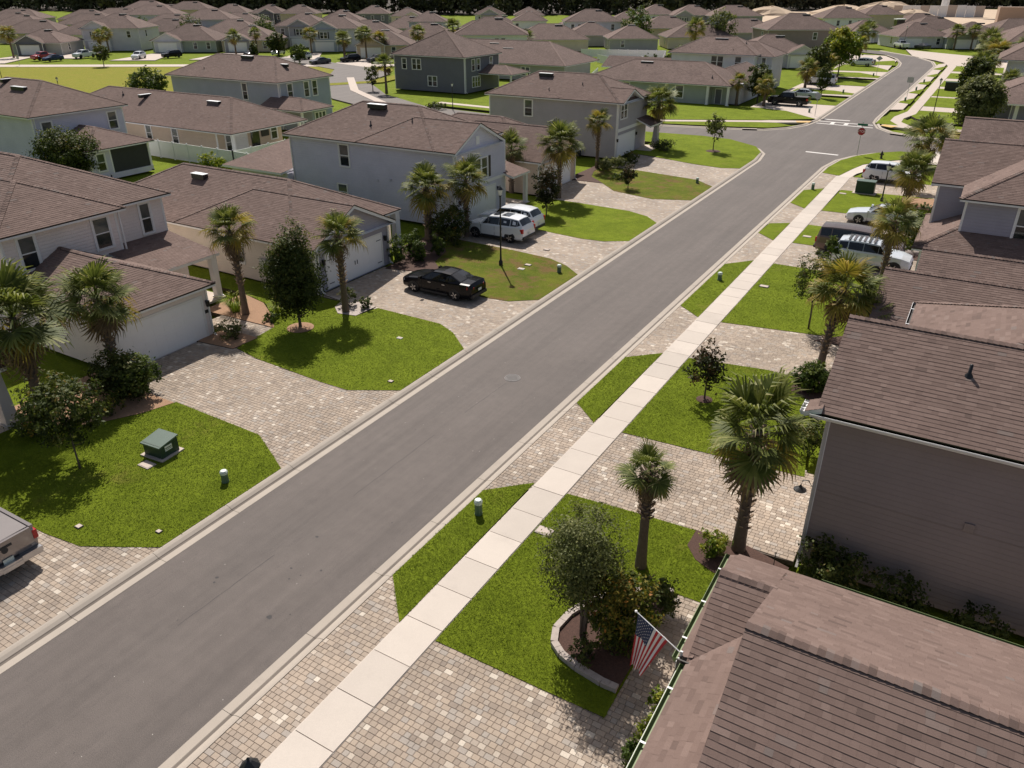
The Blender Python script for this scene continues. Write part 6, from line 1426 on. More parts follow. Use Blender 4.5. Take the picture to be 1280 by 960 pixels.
vault(-9.75, 18.6, 'round-edged concrete meter lid beside the near sidewalk'); vault(-9.5, 46.2, 'dark meter lid in the lawn by the sidewalk', m='flange'); vault(-9.5, 58.2, 'pale meter lid in the small lawn right of the sidewalk'); vault(-9.6, 73.0, 'meter lid beside the utility cabinet'); vault(-24.9, 14.45, 'pinkish stone slab in front of the transformer', .3, .2); vault(-23.9, 28.9, 'white sprinkler lid in the second lawn', .14, .1, 'white')
vault(-24.4, 46.0, 'meter lid by the wide brown patch', .2, .14); vault(-23.9, 41.6, 'white lid in the patchy dry lawn', .2, .14, 'white'); vault(-23.9, 42.5, 'grey lid in the patchy dry lawn', .22, .16, 'flange'); vault(-21.2, 24.75, 'small valve lid at the kerb end of the second lawn', .12, .1, 'flange'); vault(-21.0, 12.0, 'tiny lid near the kerb of the near left lawn', .1, .08, 'flange'); vault(-23.6, 10.8, 'small lid near the pickup bumper', .12, .1, 'flange')
# boulders beside the right drive
for x, y, rr, lb in ((-2.9,56.9,.55,'largest pale boulder beyond the brown wagon'),(-3.6,57.4,.35,'small boulder on the street side of the largest one'),(-2.2,57.6,.4,'medium boulder on the house side of the largest one')):
    mb = MB(); mb.lathe([(rr,0),(rr*1.05,rr*.3),(rr*.7,rr*.75),(0,rr*.85)], 9); mb.v = [(a+RND.uniform(-.06,.06), b+RND.uniform(-.06,.06), c) for a, b, c in mb.v]; o = mb.build('boulder', ['stone'], None, loc=(x,y,.08), smooth=True); tag(o, lb, 'boulder', 'boulders beside the right drive')
# hydrant, signs
def hydrant(x, y, label):
    t = empty('fire_hydrant', label, 'fire hydrant', (x, y, .1)); b = MB(); b.lathe([(.16,0),(.16,.06),(.11,.08),(.11,.5),(.15,.52),(.15,.56),(.12,.6),(.04,.72),(.04,.78),(0,.79)], 12); b.build('barrel', ['flange'], t, smooth=True, angle=40)
    n_ = MB(); n_.tube([(-.22,0,.42),(.22,0,.42)], .06, 8); n_.build('nozzles', ['flange'], t)
hydrant(-8.9, 90.9, 'dark fire hydrant on the corner grass near the stop sign'); hydrant(-19, 243, 'fire hydrant near the far bend of the street') if False else None
def text_mesh(s_, size, name, mat, parent, loc, rotm):
    cu = bpy.data.curves.new('t', 'FONT'); cu.body = s_; cu.size = size; cu.align_x = 'CENTER'; cu.align_y = 'CENTER'; cu.extrude = .004
    o = bpy.data.objects.new('t', cu); COL.objects.link(o); dg = bpy.context.evaluated_depsgraph_get(); me = bpy.data.meshes.new_from_object(o.evaluated_get(dg)); bpy.data.objects.remove(o)
    me.materials.clear(); me.materials.append(M[mat]); n = link(name, me, parent, None, loc); n.rotation_euler = rotm; return n
def octo(r_, y0, y1, z):
    mb = MB(); P = [(r_*math.cos(R(22.5+45*k)), r_*math.sin(R(22.5+45*k))+z) for k in range(8)]
    mb.face([(x, y0, zz) for x, zz in P]); mb.face([(x, y1, zz) for x, zz in P][::-1])
    for k in range(8): a, b = P[k], P[(k+1) % 8]; mb.face([(a[0],y0,a[1]),(a[0],y1,a[1]),(b[0],y1,b[1]),(b[0],y0,b[1])])
    return mb
t = empty('stop_sign', 'red octagonal stop sign with a green street-name blade on top', 'stop sign', (-11.44, 92.1, .1), R(6))
p = MB(); p.box(-.03,.03,-.02,.02,-.1,2.9); p.build('post', ['galv'], t)
octo(.42, -.03, -.022, 2.35).build('plate_border', ['white'], t); octo(.39, -.036, -.031, 2.35).build('plate', ['redp'], t)
text_mesh('STOP', .33, 'lettering', 'white', t, (0,-.04,2.35), (R(90),0,0))
p = MB(); p.box(-.5,.5,-.012,.012,2.92,3.14); p.build('street_name_blade', ['greensign'], t)
p = MB(); p.box(-.012,.012,-.4,.4,3.15,3.36); p.build('cross_name_blade', ['greensign'], t)
def back_sign(x, y, h, rot, label, shape='oct', w=.4):
    t = empty('traffic_sign', label, 'traffic sign', (x, y, .1), rot); p = MB(); p.box(-.03,.03,-.02,.02,-.1,h); p.build('post', ['galv'], t)
    if shape == 'oct': octo(w, -.03, -.02, h-.4).build('plate', ['galv'], t)
    elif shape == 'dia': q = MB(); q.face([(0,-.03,h-.9),(w,-.03,h-.45),(0,-.03,h),(-w,-.03,h-.45)]); q.face([(0,-.022,h-.9),(w,-.022,h-.45),(0,-.022,h),(-w,-.022,h-.45)][::-1]); q.build('plate', ['galv'], t)
    else: q = MB(); q.box(-w,w,-.03,-.02,h-.9,h-.1); q.build('plate', ['galv'], t)
    return t
back_sign(-20.9, 117.3, 3.0, R(20), 'grey back of a stop sign beyond the crosswalk on the left', 'oct', .45); p = MB(); 
back_sign(-21.2, 176, 3.6, R(10), 'pale diamond sign far up on the left strip', 'dia', .6); back_sign(-12.2, 143.5, 3.2, R(10), 'pale square sign on the right strip beyond the junction', 'sq', .45)
back_sign(-5.3, 99.5+8, 2.6, R(80), 'thin sign post seen edge-on at the far kerb of the cross street', 'sq', .3); back_sign(-192.6, 106.5, 2.2, R(30), 'small sign post at the near edge of the park street', 'sq', .3)
# drain inlets at the junction kerbs
for x, y, a in ((-25.8,102.4,R(20)),(-9.2,107.3,R(-20))):
    mb = MB(); mb.box(-.9,.9,-.25,.25,-.02,.16,0); mb.box(-.8,.8,-.27,-.24,.0,.11,1); o = mb.build('storm_drain', ['kerb','black'], None, loc=(x,y,0)); o.rotation_euler = (0,0,a); tag(o, 'dark storm drain inlet in the far kerb %s' % ('left of the crosswalk' if x < -20 else 'right of the crosswalk'), 'storm drain')
# person walking by the far sidewalk
def person(x, y, rot):
    t = empty('person', 'person in dark clothes bending forward on the corner path', 'person', (x, y, .1), rot)
    me = bpy.data.meshes.new('body'); V = [(0,0,.95),(0,.1,1.15),(0,.25,1.38),(0,.34,1.48),(0,.40,1.60),(.1,.0,.92),(.12,.05,.5),(.12,-.05,.08),(.12,.08,.03),(-.1,0,.92),(-.13,-.12,.5),(-.13,-.3,.1),(-.13,-.18,.05),(.2,.27,1.38),(.25,.35,1.1),(.2,.5,.9),(-.2,.27,1.38),(-.25,.35,1.1),(-.2,.5,.9)]
    Ed = [(0,1),(1,2),(2,3),(3,4),(0,5),(5,6),(6,7),(7,8),(0,9),(9,10),(10,11),(11,12),(2,13),(13,14),(14,15),(2,16),(16,17),(17,18)]; rad = [.16,.15,.17,.07,.11,.1,.075,.05,.04,.1,.075,.05,.04,.07,.045,.035,.07,.045,.035]
    me.from_pydata(V, Ed, []); o = link('body', me, t); me.materials.append(M['plastic']); sk = o.modifiers.new('skin','SKIN'); ss = o.modifiers.new('sub','SUBSURF'); ss.levels = ss.render_levels = 1
    for i, v in enumerate(me.skin_vertices[0].data): v.radius = (rad[i], rad[i]); v.use_root = (i == 0)
person(-3.1, 91.2, 2.2)

# ------------------------------------------------------------------ flag on the near house
t = empty('flag', 'american flag hanging from a white pole on the gutter of the near right house', 'flag', (-3.3, 13.18, 2.85))
tip = Vector((-4.42+3.3, 13.38-13.18, 3.3-2.85+.0)); ax = tip.normalized(); Lp = tip.length+.12
p = MB(); p.tube([ax*-.06, ax*Lp], .014, 8); p.build('pole', ['white'], t); p = MB(); p.lathe([(0,-.035),(.03,-.015),(.035,0),(.03,.02),(0,.035)], 10); b = p.build('finial', ['white'], t); b.location = ax*Lp
p = MB(); p.bar((0.02,0,-.08),(.02,0,.06),.06,.04); p.build('bracket', ['galv'], t)
def fl(s_, v):     # s_: 0 tip .. 1 bracket side of the hoist, v: 0 at the pole .. 1 free end
    hb = ax*(Lp-.06-.92*s_); pinch = 1-.62*v**.9; mid = ax*(Lp-.06-.92*.22)
    p0 = mid+(hb-mid)*pinch; n_ = Vector((.15,-1,.1)).normalized()
    w_ = .05*math.sin(s_*13+v*2.5)*(.35+v)+.03*math.sin(s_*5-v*4)
    return p0+Vector((-.16*v, -.05*v, -1.58*v))+n_*w_
fm = MB(); NU, NV = 39, 20
for i in range(NU):
    for j in range(NV):
        a, b = i/NU, (i+1)/NU; c, d_ = j/NV, (j+1)/NV; sidx = int((i+.5)/3); can = sidx < 7 and (j+.5)/NV < .4
        fm.face([fl(a,c), fl(b,c), fl(b,d_), fl(a,d_)], 2 if can else (0 if sidx % 2 == 0 else 1))
fm.build('cloth', ['f_red','f_white','f_blue'], t, smooth=True)
sm = MB()
for rI in range(9):
    for cI in range(6 if rI % 2 == 0 else 5):
        su = (rI+1)/10*7/13; sv = (cI*2+(1 if rI % 2 == 0 else 2))/12*.4; c0 = fl(su, sv)
        for sg in (1, -1):
            pts = [fl(su+.018*(1 if k % 2 == 0 else .42)*math.cos(k*math.pi/5), sv+.0115*(1 if k % 2 == 0 else .42)*math.sin(k*math.pi/5))+Vector((.15,-1,.1)).normalized()*.006*sg for k in range(10)]
            sm.face(pts if sg > 0 else pts[::-1])
sm.build('stars', ['f_white'], t, kind='stuff')
# small things at the near house: door mat sign, roof stand
t = MB(); t.face([(-3.75,10.75,.09),(-3.3,10.75,.09),(-3.3,10.95,.75),(-3.75,10.95,.75)]); t.face([(-3.75,10.77,.09),(-3.3,10.77,.09),(-3.3,10.97,.75),(-3.75,10.97,.75)][::-1]); o = t.build('dark_board', ['p_brown']); tag(o, 'dark leaning board beside the walk under the green gutter', 'board')
for x, y, h_, lb in ((-2.5,19.6,1.4,'thin black garden stake by the beige paving stone'),(-1.5,20.9,.5,'low garden light against the taupe wall')):
    t = MB(); t.lathe([(.012,0),(.012,h_),(.03,h_),(.0,h_+.05)], 8); o = t.build('garden_stake', ['black'], None, loc=(x,y,.1)); tag(o, lb, 'garden stake')
t = MB(); t.box(-3.1,-2.2,18.9,19.45,.1,.16); o = t.build('stepping_stone', ['sidewalk']); tag(o, 'beige stepping stone at the edge of the near roof', 'paving stone')

# ------------------------------------------------------------------ white vinyl fences, lanai
def fence(pts, label, h=1.8, step=2.4, z=-.15, board=.18):
    root = empty('vinyl_fence', label, 'fence', (*pts[0], z)); o = Vector((*pts[0], 0))
    bm_ = MB()
    for a, b in zip(pts[:-1], pts[1:]):
        a, b = Vector((*a, 0))-o, Vector((*b, 0))-o; L = (b-a).length; n = max(1, round(L/step))
        for k in range(n+1):
            p = a+(b-a)*k/n; q = MB(); q.box(p.x-.065,p.x+.065,p.y-.065,p.y+.065,0,h+.1); q.lathe([(.1,h+.1),(.0,h+.17)], 4, 0, p.x, p.y); q.build('post', ['vinyl'], root)
        for k in range(n):
            p0 = a+(b-a)*(k+.03)/n; p1 = a+(b-a)*(k+.97)/n; q = MB(); q.bar(p0+Vector((0,0,h-.05)), p1+Vector((0,0,h-.05)), .06, .12); q.bar(p0+Vector((0,0,.15)), p1+Vector((0,0,.15)), .06, .12); q.build('rail', ['vinyl'], root, kind='stuff')
            m_ = max(2, int((p1-p0).length/board))
            for j in range(m_):
                c0 = p0+(p1-p0)*(j+.03)/m_; c1 = p0+(p1-p0)*(j+.97)/m_; bm_.bar(c0+Vector((0,0,h*.5)), c1+Vector((0,0,h*.5)), .025, h-.2)
    bm_.build('boards', ['vinyl'], root, kind='stuff'); return root
fence([(-90,54.6),(-64.5,54.3),(-58,53.8)], 'white fence in front of the cream house'); fence([(-64.5,54.3),(-64.3,66),(-60.8,69.3)], 'white fence joining behind the blue-grey house')
fence([(-64,129.5),(-50.8,119),(-46,104.5)], 'white fence from the lanai house down to the cross street') if False else None
fence([(-68,148),(-63,133),(-58.8,133.5),(-59,140)], 'low white fence beside the sage green house'); fence([(-71,178),(-60,158),(-58.5,137)], 'long white fence dividing the two yards'); fence([(-92,190),(-72,196),(-62,166)], 'white fence behind the banana plant yard'); fence([(-60,186),(-47,190),(-44,182)], 'white fence in front of the screened lanai')
fence([(-82,178),(-71.5,168),(-62,158)], 'white fence crossing the pale yard')
poly_sheet('yard', [(-90,196),(-74,176),(-63,160),(-60,150),(-52,150),(-44,180),(-60,196)], -.15, -.1, 'far_conc')
t = empty('screened_lanai', 'screened pool enclosure with brown mansard roof behind the sage house', 'pool enclosure', (-60, 202, -.1), R(31))
b = MB(); 
for x0, x1, y0, y1 in ((-7.5,7.5,-5,5),): b.box(x0,x1,y0,y1,0,2.9)
b.build('screen_wall', ['screen'], t)
rf = MB(); e = [(-7.7,-5.2,2.9),(7.7,-5.2,2.9),(7.7,5.2,2.9),(-7.7,5.2,2.9)]; i_ = [(-4.5,-2.2,4.2),(4.5,-2.2,4.2),(4.5,2.2,4.2),(-4.5,2.2,4.2)]
for k in range(4): rf.face([e[k], e[(k+1) % 4], i_[(k+1) % 4], i_[k]])
rf.face(i_); rf.build('screen_roof', ['screentop'], t)
for k in range(9):
    q = MB(); x = -7.5+15*k/8; q.box(x-.05,x+.05,-5.1,-5.0,0,2.9); q.build('frame_post', ['plastic'], t)

# ------------------------------------------------------------------ far houses
HW = ['lightgrey','blue','sage','cream','beige','bluegrey','white','grey','tan']
def far_house(label, x, y, w, d_, st, wl, gable=None, garage=None, wins=(), rot=R(31), porch=False, gz=0, roofsl=.48, sidewin=True, vents=1, z0=0):
    """front wall along local y=0 facing -y"""
    h = House('house', label, x, y, rot, local=True); ze = E2 if st == 2 else E1; hw = w/2
    h.wall(-hw, hw, 0, d_, z0, ze-.1, wl, ''); h.roof(-hw-.5, hw+.5, -.5, d_+.5, ze, roofsl, 'x' if w > d_ else 'y', 'hh', False, over=.4)
    if gable:
        gx, gw, gm = gable; h.wall(gx-gw/2, gx+gw/2, -1.2, 0.1, z0, ze-.1, gm, ''); h.roof(gx-gw/2-.4, gx+gw/2+.4, -1.7, gw*.5+1, ze+.004, .5, 'y', 'gh', False, wallm=gm, over=.4)
        if st == 2: h.window('y-', -1.2, gx, 3.3, 1.9, 1.5, 2, True); h.band('y-', -1.2, gx-gw/2, gx+gw/2, 2.6, 2.9)
        h.garage('y-', -1.2, gx-2.4, gx+2.4, 2.2, rows=2, lights=False)
        for sx in (-1, 1): 
            q = MB(); xx = gx+sx*gw/2; q.box(min(xx, xx-sx*.18), max(xx, xx-sx*.18), -1.24, -1.2, z0, ze-.1); h.put(q, 'corner_board', ['trim'])
    if garage is not None: h.garage('y-', 0, garage-2.4, garage+2.4, 2.2, rows=2, lights=False)
    for a in wins: h.window('y-', 0, a, 3.3 if st == 2 else .8, 1.0, 1.6)
    if sidewin:
        h.window('x+', hw, d_*.35, 3.4 if st == 2 else .9, .9, 1.6); h.window('x-', -hw, d_*.35, 3.4 if st == 2 else .9, .9, 1.6)
    if porch: h.shed([(-hw*.2-1.5,-2,2.7),(-hw*.2+2,-2,2.7),(-hw*.2+2,0,3.4),(-hw*.2-1.5,0,3.4)]); h.post(-hw*.2-1.3,-1.8,z0,2.65,.3); h.post(-hw*.2+1.8,-1.8,z0,2.65,.3)
    zr = ze+roofsl*(min(w, d_)/2+.5)
    if vents: h.vent(w*.12 if w > d_ else 0, d_/2-.9 if w > d_ else d_*.45, zr-.35, 'x', 2.0)
    for sx in (-1, 1):
        q = MB(); q.box(min(sx*hw, sx*(hw+.03)), max(sx*hw, sx*(hw+.03)), -.03, .1, z0, ze-.1); h.put(q, 'corner_board', ['trim'])
    return h
T = R(31)
FILL = [(lb, x, y, w, 14, 1, wl, None, None, (), T) for lb, x, y, w, wl in (
 ('low house roof right behind the green-gabled house', -240, 154, 19, 'beige'),
 ('low house roof filling the gap left of the lilac house', -262, 150, 20, 'tan'),
 ('low house roof behind the lilac house across the park', -232, 176, 18, 'grey'),
 ('low house roof behind the twin blue gables', -209, 182, 18, 'tan'),
 ('low house roof above the brown gabled garage', -200, 202, 17, 'cream'),
 ('low house roof left of the pale second-row house', -300, 194, 22, 'beige'),
 ('low house roof in the fourth row at the upper left', -268, 205, 20, 'grey'),
 ('low house roof above the second-row blue house', -255, 226, 19, 'tan'),
 ('low house roof near the woods, top left quarter', -308, 228, 20, 'cream'),
 ('low house roof behind the far blue house with shutters', -166, 196, 18, 'tan'),
 ('low house roof left of the small blue house at the woods', -176, 228, 16, 'greygreen'),
 ('low house roof behind the double-gabled house', -140, 190, 18, 'grey'),
 ('low house roof between the white house and the small blue house', -134, 208, 18, 'tan'),
 ('low house roof right of the long white house', -106, 200, 20, 'cream'),
 ('low house roof left of the house with the dark porch', -150, 246, 15, 'tan'),
 ('low house roof behind the lanai on its left', -104, 222, 14, 'greygreen'),
 ('low house roof next to the three houses at the woods', -98, 268, 18, 'tan'),
 ('low house roof just left of the taupe house', -68, 256, 20, 'grey'),
 ('low house roof before the sand, right of the taupe house', -20, 300, 18, 'tan'),
 ('low house roof behind the far right palms', 4, 292, 20, 'beige'),
 ('low house roof at the very top left edge', -380, 212, 24, 'grey'),
 ('low house roof above the hip-roofed third-row house', -345, 222, 20, 'tan'),
 ('low house roof between woods and blue row', -215, 235, 16, 'cream'),
 ('low house roof at the woods before the white and blue house', -128, 262, 14, 'greygreen'))]
for a in [
 ('green-gabled single-storey house across the park with a white garage', -218, 126, 13, 12, 1, 'greygreen', (-1,7,'slate'), None, (), T),
 ('lilac two-storey house with front gable across the park', -213, 144.5, 15.5, 14, 2, 'lightgrey', (-3.5,7,'lightgrey'), None, (-6.8,5.0), T),
 ('single-storey house with twin blue gables across the park', -191, 150.5, 17, 15, 1, 'sage', (-4.0,7.2,'bluegrey'), None, (3,6.5), T),
 ('tan single-storey house with a brown gabled garage across the park', -177, 160, 14, 14, 1, 'tan', (-2.5,7,'violet'), None, (4.5,), T),
 ('grey-green two-storey house left of the far blue house', -176, 179, 14, 13, 2, 'greygreen', (0,6,'grey'), None, (-5,5.5), T),
 ('blue two-storey house with dark shutters and white garage by the turning circle', -157, 172, 14, 13, 2, 'bluegrey', (-2.5,7,'blue'), None, (3.2,6), T),
 ('tan double-gabled single-storey house by the turning circle', -133, 163, 13, 13, 1, 'tan', (-3,7,'tan'), None, (2.5,), T),
 ('blue gabled single-storey house behind the turning circle trees', -121, 177, 11, 12, 1, 'bluegrey', (0,6,'lightgrey'), None, (4,), T),
 ('blue two-storey house with pairs of white windows in the second row', -234.8, 195.2, 17, 12, 2, 'blue', None, None, (-6,-3.4,-1.8,6,7.4), T),
 ('pale two-storey house in the second row, upper left', -290, 215, 20, 13, 2, 'lightgrey', None, None, (-7,-4,3,7), T),
 ('light green two-storey house at the edge of the woods', -282, 247, 14.6, 12, 2, 'white', None, None, (1,4), T),
 ('dark two-storey house with white windows near the woods', -261, 248, 13, 12, 2, 'slate', (0,6,'slate'), None, (-4,4.5), T),
 ('tan-roofed two-storey house near the woods', -246, 250, 14, 12, 2, 'tan', None, None, (4,), T),
 ('grey two-storey house between the woods and the blue house', -187.3, 208.4, 13, 12, 2, 'grey', None, None, (2,5), T),
 ('slate gabled two-storey house at the dark woods', -219, 263, 12.6, 11, 2, 'slate', None, None, (-3.5,0,4), T),
 ('cream two-storey house against the woods', -192, 249.7, 11, 11, 2, 'cream', (2,5.5,'cream'), None, (-3.4,), T),
 ('small blue two-storey house against the woods', -158.5, 216.6, 11.4, 11, 2, 'blue', None, None, (-3.6,1.4,4), T),
 ('long white two-storey house behind the slate house', -105, 168, 17, 14, 2, 'white', None, None, (1.5,3), T),
 ('grey gabled two-storey house standing alone at the woods', -173, 276.5, 11, 11, 2, 'lightgrey', (0,7,'grey'), None, (-3.8,), T),
 ('white and blue two-storey house with a dark porch roof', -132.7, 236, 10.6, 11, 2, 'white', None, None, (-4,3.6), T, True),
 ('house roof peeking over the white and blue two-storey house', -155.4, 276, 10.6, 11, 2, 'cream', None, None, (), T),
 ('blue two-storey house with a small gabled porch in the middle distance', -112.4, 240, 17, 13, 2, 'bluegrey', None, None, (-6.4,-4.3,0,6), T, True),
 ('single-storey grey house attached to the lanai', -88, 214, 13, 13, 1, 'grey', None, None, (-3,), T),
 ('single-storey house with two roof vents behind the lanai', -74, 228, 18, 14, 1, 'cream', None, None, (4.5,5.8), T),
 ('cream house roof right of the blue two-storey house', -134, 319, 13, 12, 1, 'cream', None, None, (), T),
 ('white two-storey house, first of three against the woods', -116, 304, 13.5, 13, 2, 'white', None, None, (-5.4,-1.6,2.4), T),
 ('grey two-storey house, middle of three against the woods', -101.5, 303, 15, 13, 2, 'grey', (-4,6,'grey'), None, (2.5,), T),
 ('lilac-grey two-storey house with shutters, right of three against the woods', -85.6, 302, 18, 13, 2, 'violet', (-5,6.5,'violet'), None, (1.5,5), T),
 ('taupe two-storey house with one small window, far up the left side', -46, 224, 18, 14, 2, 'taupe', None, None, (3,), T),
 ('single-storey house with dark gable and street-side palms', -42.5, 184, 15, 13, 1, 'lightgrey', (5,6,'lightgrey'), None, (), T),
 ('white two-storey house with dark shutters by the bend', -48.5, 301.6, 16, 13, 2, 'white', None, None, (-3,1,4), T),
 ('single-storey house with blue gable and white garage at the bend', -37, 276, 13, 12, 1, 'lightgrey', (-2.6,6.6,'bluegrey'), None, (4,), T),
 ('house with white garage behind the parked white pickup', -20.9, 260, 14, 13, 1, 'lightgrey', None, -3, (4,), T),
 ('single-storey house with pale green gable and columns at the bend', -8, 262, 15, 14, 1, 'sage', (-3,6,'sage'), None, (4,), R(20)),
 ('long brown-roofed house at the upper right edge', 8, 250, 18, 18, 1, 'grey', None, None, (), R(20)),
 ('two-storey brown-roofed house at the upper right edge', 12, 205, 18, 22, 1, 'bluegrey', None, None, (), R(10)),
 ('hip-roofed house in the third row at the upper left', -313, 175, 18, 14, 1, 'cream', None, None, (), T),
 ('low brown-roofed house at the top left corner', -345, 190, 20, 14, 1, 'beige', None, None, (), T),
 ('long-roofed house farther back at the top left', -352, 243, 24, 14, 1, 'tan', None, None, (), T),
 ('pale house behind the row at the top left', -365, 268, 20, 13, 2, 'lightgrey', None, None, (), T),
 ('row house roof near the woods at the top left', -400, 305, 26, 13, 1, 'grey', None, None, (), T),
 ('row house roof beside the woods left of centre', -330, 265, 20, 13, 2, 'tan', None, None, (), T),
 ('brown-roofed house before the sand mounds', -42, 338, 14, 12, 2, 'tan', None, None, (), T),
 ('second brown-roofed house before the sand mounds', -28, 345, 16, 12, 1, 'tan', None, None, (), T)]+FILL:
    far_house(*a)
# drives of the row across the park
poly_sheet('pavement', strip([(-232,98),(-198,110.5),(-160,132.5),(-124,152)], 9), -.15, -.03, 'far_conc') if False else None
def rlocal(x, y): c, s_ = math.cos(T), math.sin(T); return lambda u, v: (x+u*c-v*s_, y+u*s_+v*c)
for bx, by, u in ((-216,122,-1),(-211,140,-3.5),(-189,146,-4),(-175,156,-2.5),(-157,166,-2.5),(-133,158,-3)):
    f = rlocal(bx, by); poly_sheet('driveway', [f(u-2.6,2), f(u-5,-19), f(u+6,-19), f(u+2.6,2)], -.15, -.02, 'far_conc')

# ------------------------------------------------------------------ building site and woods
poly_sheet('sand_ground', [(-135,430),(-100,390),(-40,372),(60,330),(200,330),(200,620),(-60,640),(-125,560)], -.15, .0, 'sand')
def mound(x, y, r_, h_, label):
    mb = MB(); n = 18; rg = random.Random(int(x)); pr = [(1,0),(.8,.25),(.55,.62),(.3,.88),(0,1)]; base = 0
    for rr_, zz in pr: mb.v += [(r_*rr_*math.cos(2*PI*k/n)*(1+rg.uniform(-.15,.15)), r_*.7*rr_*math.sin(2*PI*k/n)*(1+rg.uniform(-.15,.15)), h_*zz*(1+rg.uniform(-.1,.1))-.1) for k in range(n)]
    for i in range(len(pr)-1):
        for k in range(n): mb.f.append((i*n+k, i*n+(k+1) % n, (i+1)*n+(k+1) % n, (i+1)*n+k)); mb.m.append(0); mb.uv.append(None); mb.c.append(.5)
    o = mb.build('sand_mound', ['sand'], None, loc=(x,y,0)); tag(o, label, 'sand mound')
mound(-62, 500, 22, 7, 'largest grey sand mound behind the white two-storey house'); mound(-84, 505, 20, 5, 'left sand mound on the building site'); mound(-46, 470, 14, 4, 'right sand mound on the building site'); mound(-118, 480, 16, 4.5, 'sand heap near the woods left of the mounds')
t = empty('site_wall', 'long pale site wall of panels with a white post rising beside it', 'wall', (-36, 492, 0), R(5))
for k in range(10):
    q = MB(); q.box(-21+k*4.2,-16.9+k*4.2,-.4,.4,0,5.2+(.3 if k in (6,7) else 0)); q.build('panel', ['white' if k % 3 else 'far_conc'], t)
t = empty('white_mast', 'tall white mast rising out of the top of the frame', 'mast', (-34, 500, 0)); q = MB(); q.lathe([(2.0,0),(1.7,12),(1.55,40)], 14); q.build('shaft', ['white'], t); q = MB(); q.lathe([(1.55,40),(5,44),(5,50),(0,53)], 16); q.build('tank', ['white'], t)
t = empty('covered_load', 'tan covered load on the sand at the upper right edge', 'covered load', (1, 428, 0), R(10))
q = MB(); q.box(-9,3,-3,3,0,6.5); q.box(3.3,12,-3,3,0,7.5); q.build('tarpaulin', ['dumpster'], t, kind='stuff')
t = empty('excavator', 'blue-green digger on the building site at the bend', 'digger', (-35, 325, 0), R(31)); q = MB(); q.box(-2,2,-1.4,1.4,1,2.4); q.build('chassis', ['boxgreen'], t); q = MB(); q.box(-1.5,1.2,-1.2,1.2,2.4,4.6); q.build('cab', ['glass'], t); q = MB(); q.box(-1.7,1.4,-1.4,1.4,4.6,4.9); q.build('cab_roof', ['white'], t); q = MB(); q.bar((1.4,0,2.2),(4.5,0,4.2),.5,.5); q.bar((4.5,0,4.2),(6,0,1.2),.4,.4); q.build('boom', ['yellow'], t)
for sg in (-1, 1): q = MB(); q.box(-2.2,2.2,min(sg*1.2,sg*1.9),max(sg*1.2,sg*1.9),0,1); q.build('track', ['rubber'], t)
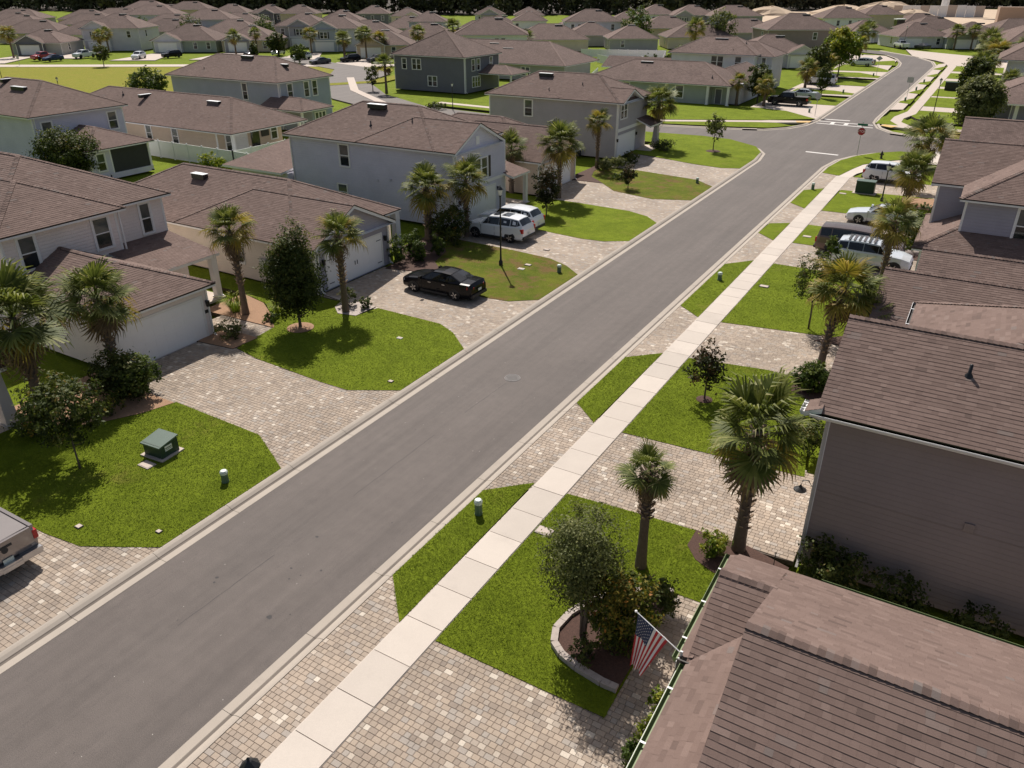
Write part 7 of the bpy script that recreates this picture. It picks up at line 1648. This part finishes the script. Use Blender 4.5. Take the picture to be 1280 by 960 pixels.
def woods():
    rg = np.random.default_rng(5); V = []; TT = []
    line = [(-760,300),(-560,345),(-430,372),(-300,398),(-238,420),(-170,470),(-120,555),(-60,640),(60,690),(260,700)]
    cum = [0]
    for a, b in zip(line[:-1], line[1:]): cum.append(cum[-1]+math.hypot(b[0]-a[0], b[1]-a[1]))
    L = cum[-1]; N = 1150
    for i in range(N):
        s_ = rg.uniform(0, L); k = max(j for j in range(len(cum)-1) if cum[j] <= s_); f = (s_-cum[k])/(cum[k+1]-cum[k]); dep = abs(rg.normal(0, 26))
        a, b = line[k], line[k+1]; t_ = np.array([b[0]-a[0], b[1]-a[1]], float); t_ /= np.linalg.norm(t_); nrm = np.array([-t_[1], t_[0]]); c = np.array(a)+(np.array(b)-np.array(a))*f+nrm*dep
        h_ = rg.uniform(13, 24)+dep*.12; rr_ = rg.uniform(2.6, 5.0); lo = rg.uniform(0, .15)*h_; base = rg.normal(.48, .2); m = 170
        th = rg.uniform(0, 2*np.pi, m); zz = rg.uniform(0, 1, m)**.8; rad = rr_*np.sqrt(np.clip(1-(zz*1.05-.15)**2*.95, .03, 1))*rg.uniform(.55, 1.05, m)
        P = np.stack([c[0]+rad*np.cos(th), c[1]+rad*np.sin(th), lo+zz*(h_-lo)], 1)
        s1 = rg.uniform(.7, 1.7, m)[:, None]; A = rg.normal(0, 1, (m, 3)); A /= np.linalg.norm(A, axis=1)[:, None]; Bv = rg.normal(0, 1, (m, 3)); Bv -= A*(Bv*A).sum(1)[:, None]; Bv /= np.linalg.norm(Bv, axis=1)[:, None]
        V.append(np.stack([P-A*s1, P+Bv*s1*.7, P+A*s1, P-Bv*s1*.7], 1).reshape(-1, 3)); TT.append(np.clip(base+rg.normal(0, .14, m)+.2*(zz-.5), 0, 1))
    V = np.concatenate(V).astype(np.float32); TT = np.concatenate(TT).astype(np.float32); nf = len(V)//4
    me = bpy.data.meshes.new('woods'); me.vertices.add(len(V)); me.vertices.foreach_set('co', V.ravel()); me.loops.add(nf*4); me.loops.foreach_set('vertex_index', np.arange(nf*4, dtype=np.int32))
    me.polygons.add(nf); me.polygons.foreach_set('loop_start', np.arange(0, nf*4, 4, dtype=np.int32)); me.update(calc_edges=True); me.materials.append(M['leaf_far'])
    at = me.attributes.new('tone', 'FLOAT', 'FACE'); at.data.foreach_set('value', TT); o = link('woods', me, None, 'stuff'); return o
woods()
poly_sheet('forest_floor', [(-760,300),(-560,345),(-430,372),(-300,398),(-238,420),(-170,470),(-120,555),(-60,640),(60,690),(260,700),(260,900),(-200,900),(-900,600),(-900,300)], -.15, .02, 'soil')

# repeats of one kind share a group phrase
GROUPS = {'palm tree': 'palms planted in the front yards', 'car': 'cars parked on the drives', 'pickup': 'pickup trucks on the drives', 'house': 'houses of the neighbourhood', 'tree': 'yard and street trees',
          'shrub': 'shrubs in the front yard beds', 'street lamp': 'black street lamps', 'utility pedestal': 'utility pedestals in the verges', 'meter lid': 'lids set in the lawns', 'traffic sign': 'signs seen from behind',
          'fence': 'white vinyl fences', 'utility cabinet': 'green utility cabinets', 'storm drain': 'storm drain inlets', 'sand mound': 'sand mounds on the building site', 'grass clump': 'ornamental grass clumps', 'garden stake': 'garden stakes'}
for o in S.objects:
    if o.parent is None and o.get('category') in GROUPS and not o.get('group'): o['group'] = GROUPS[o['category']]
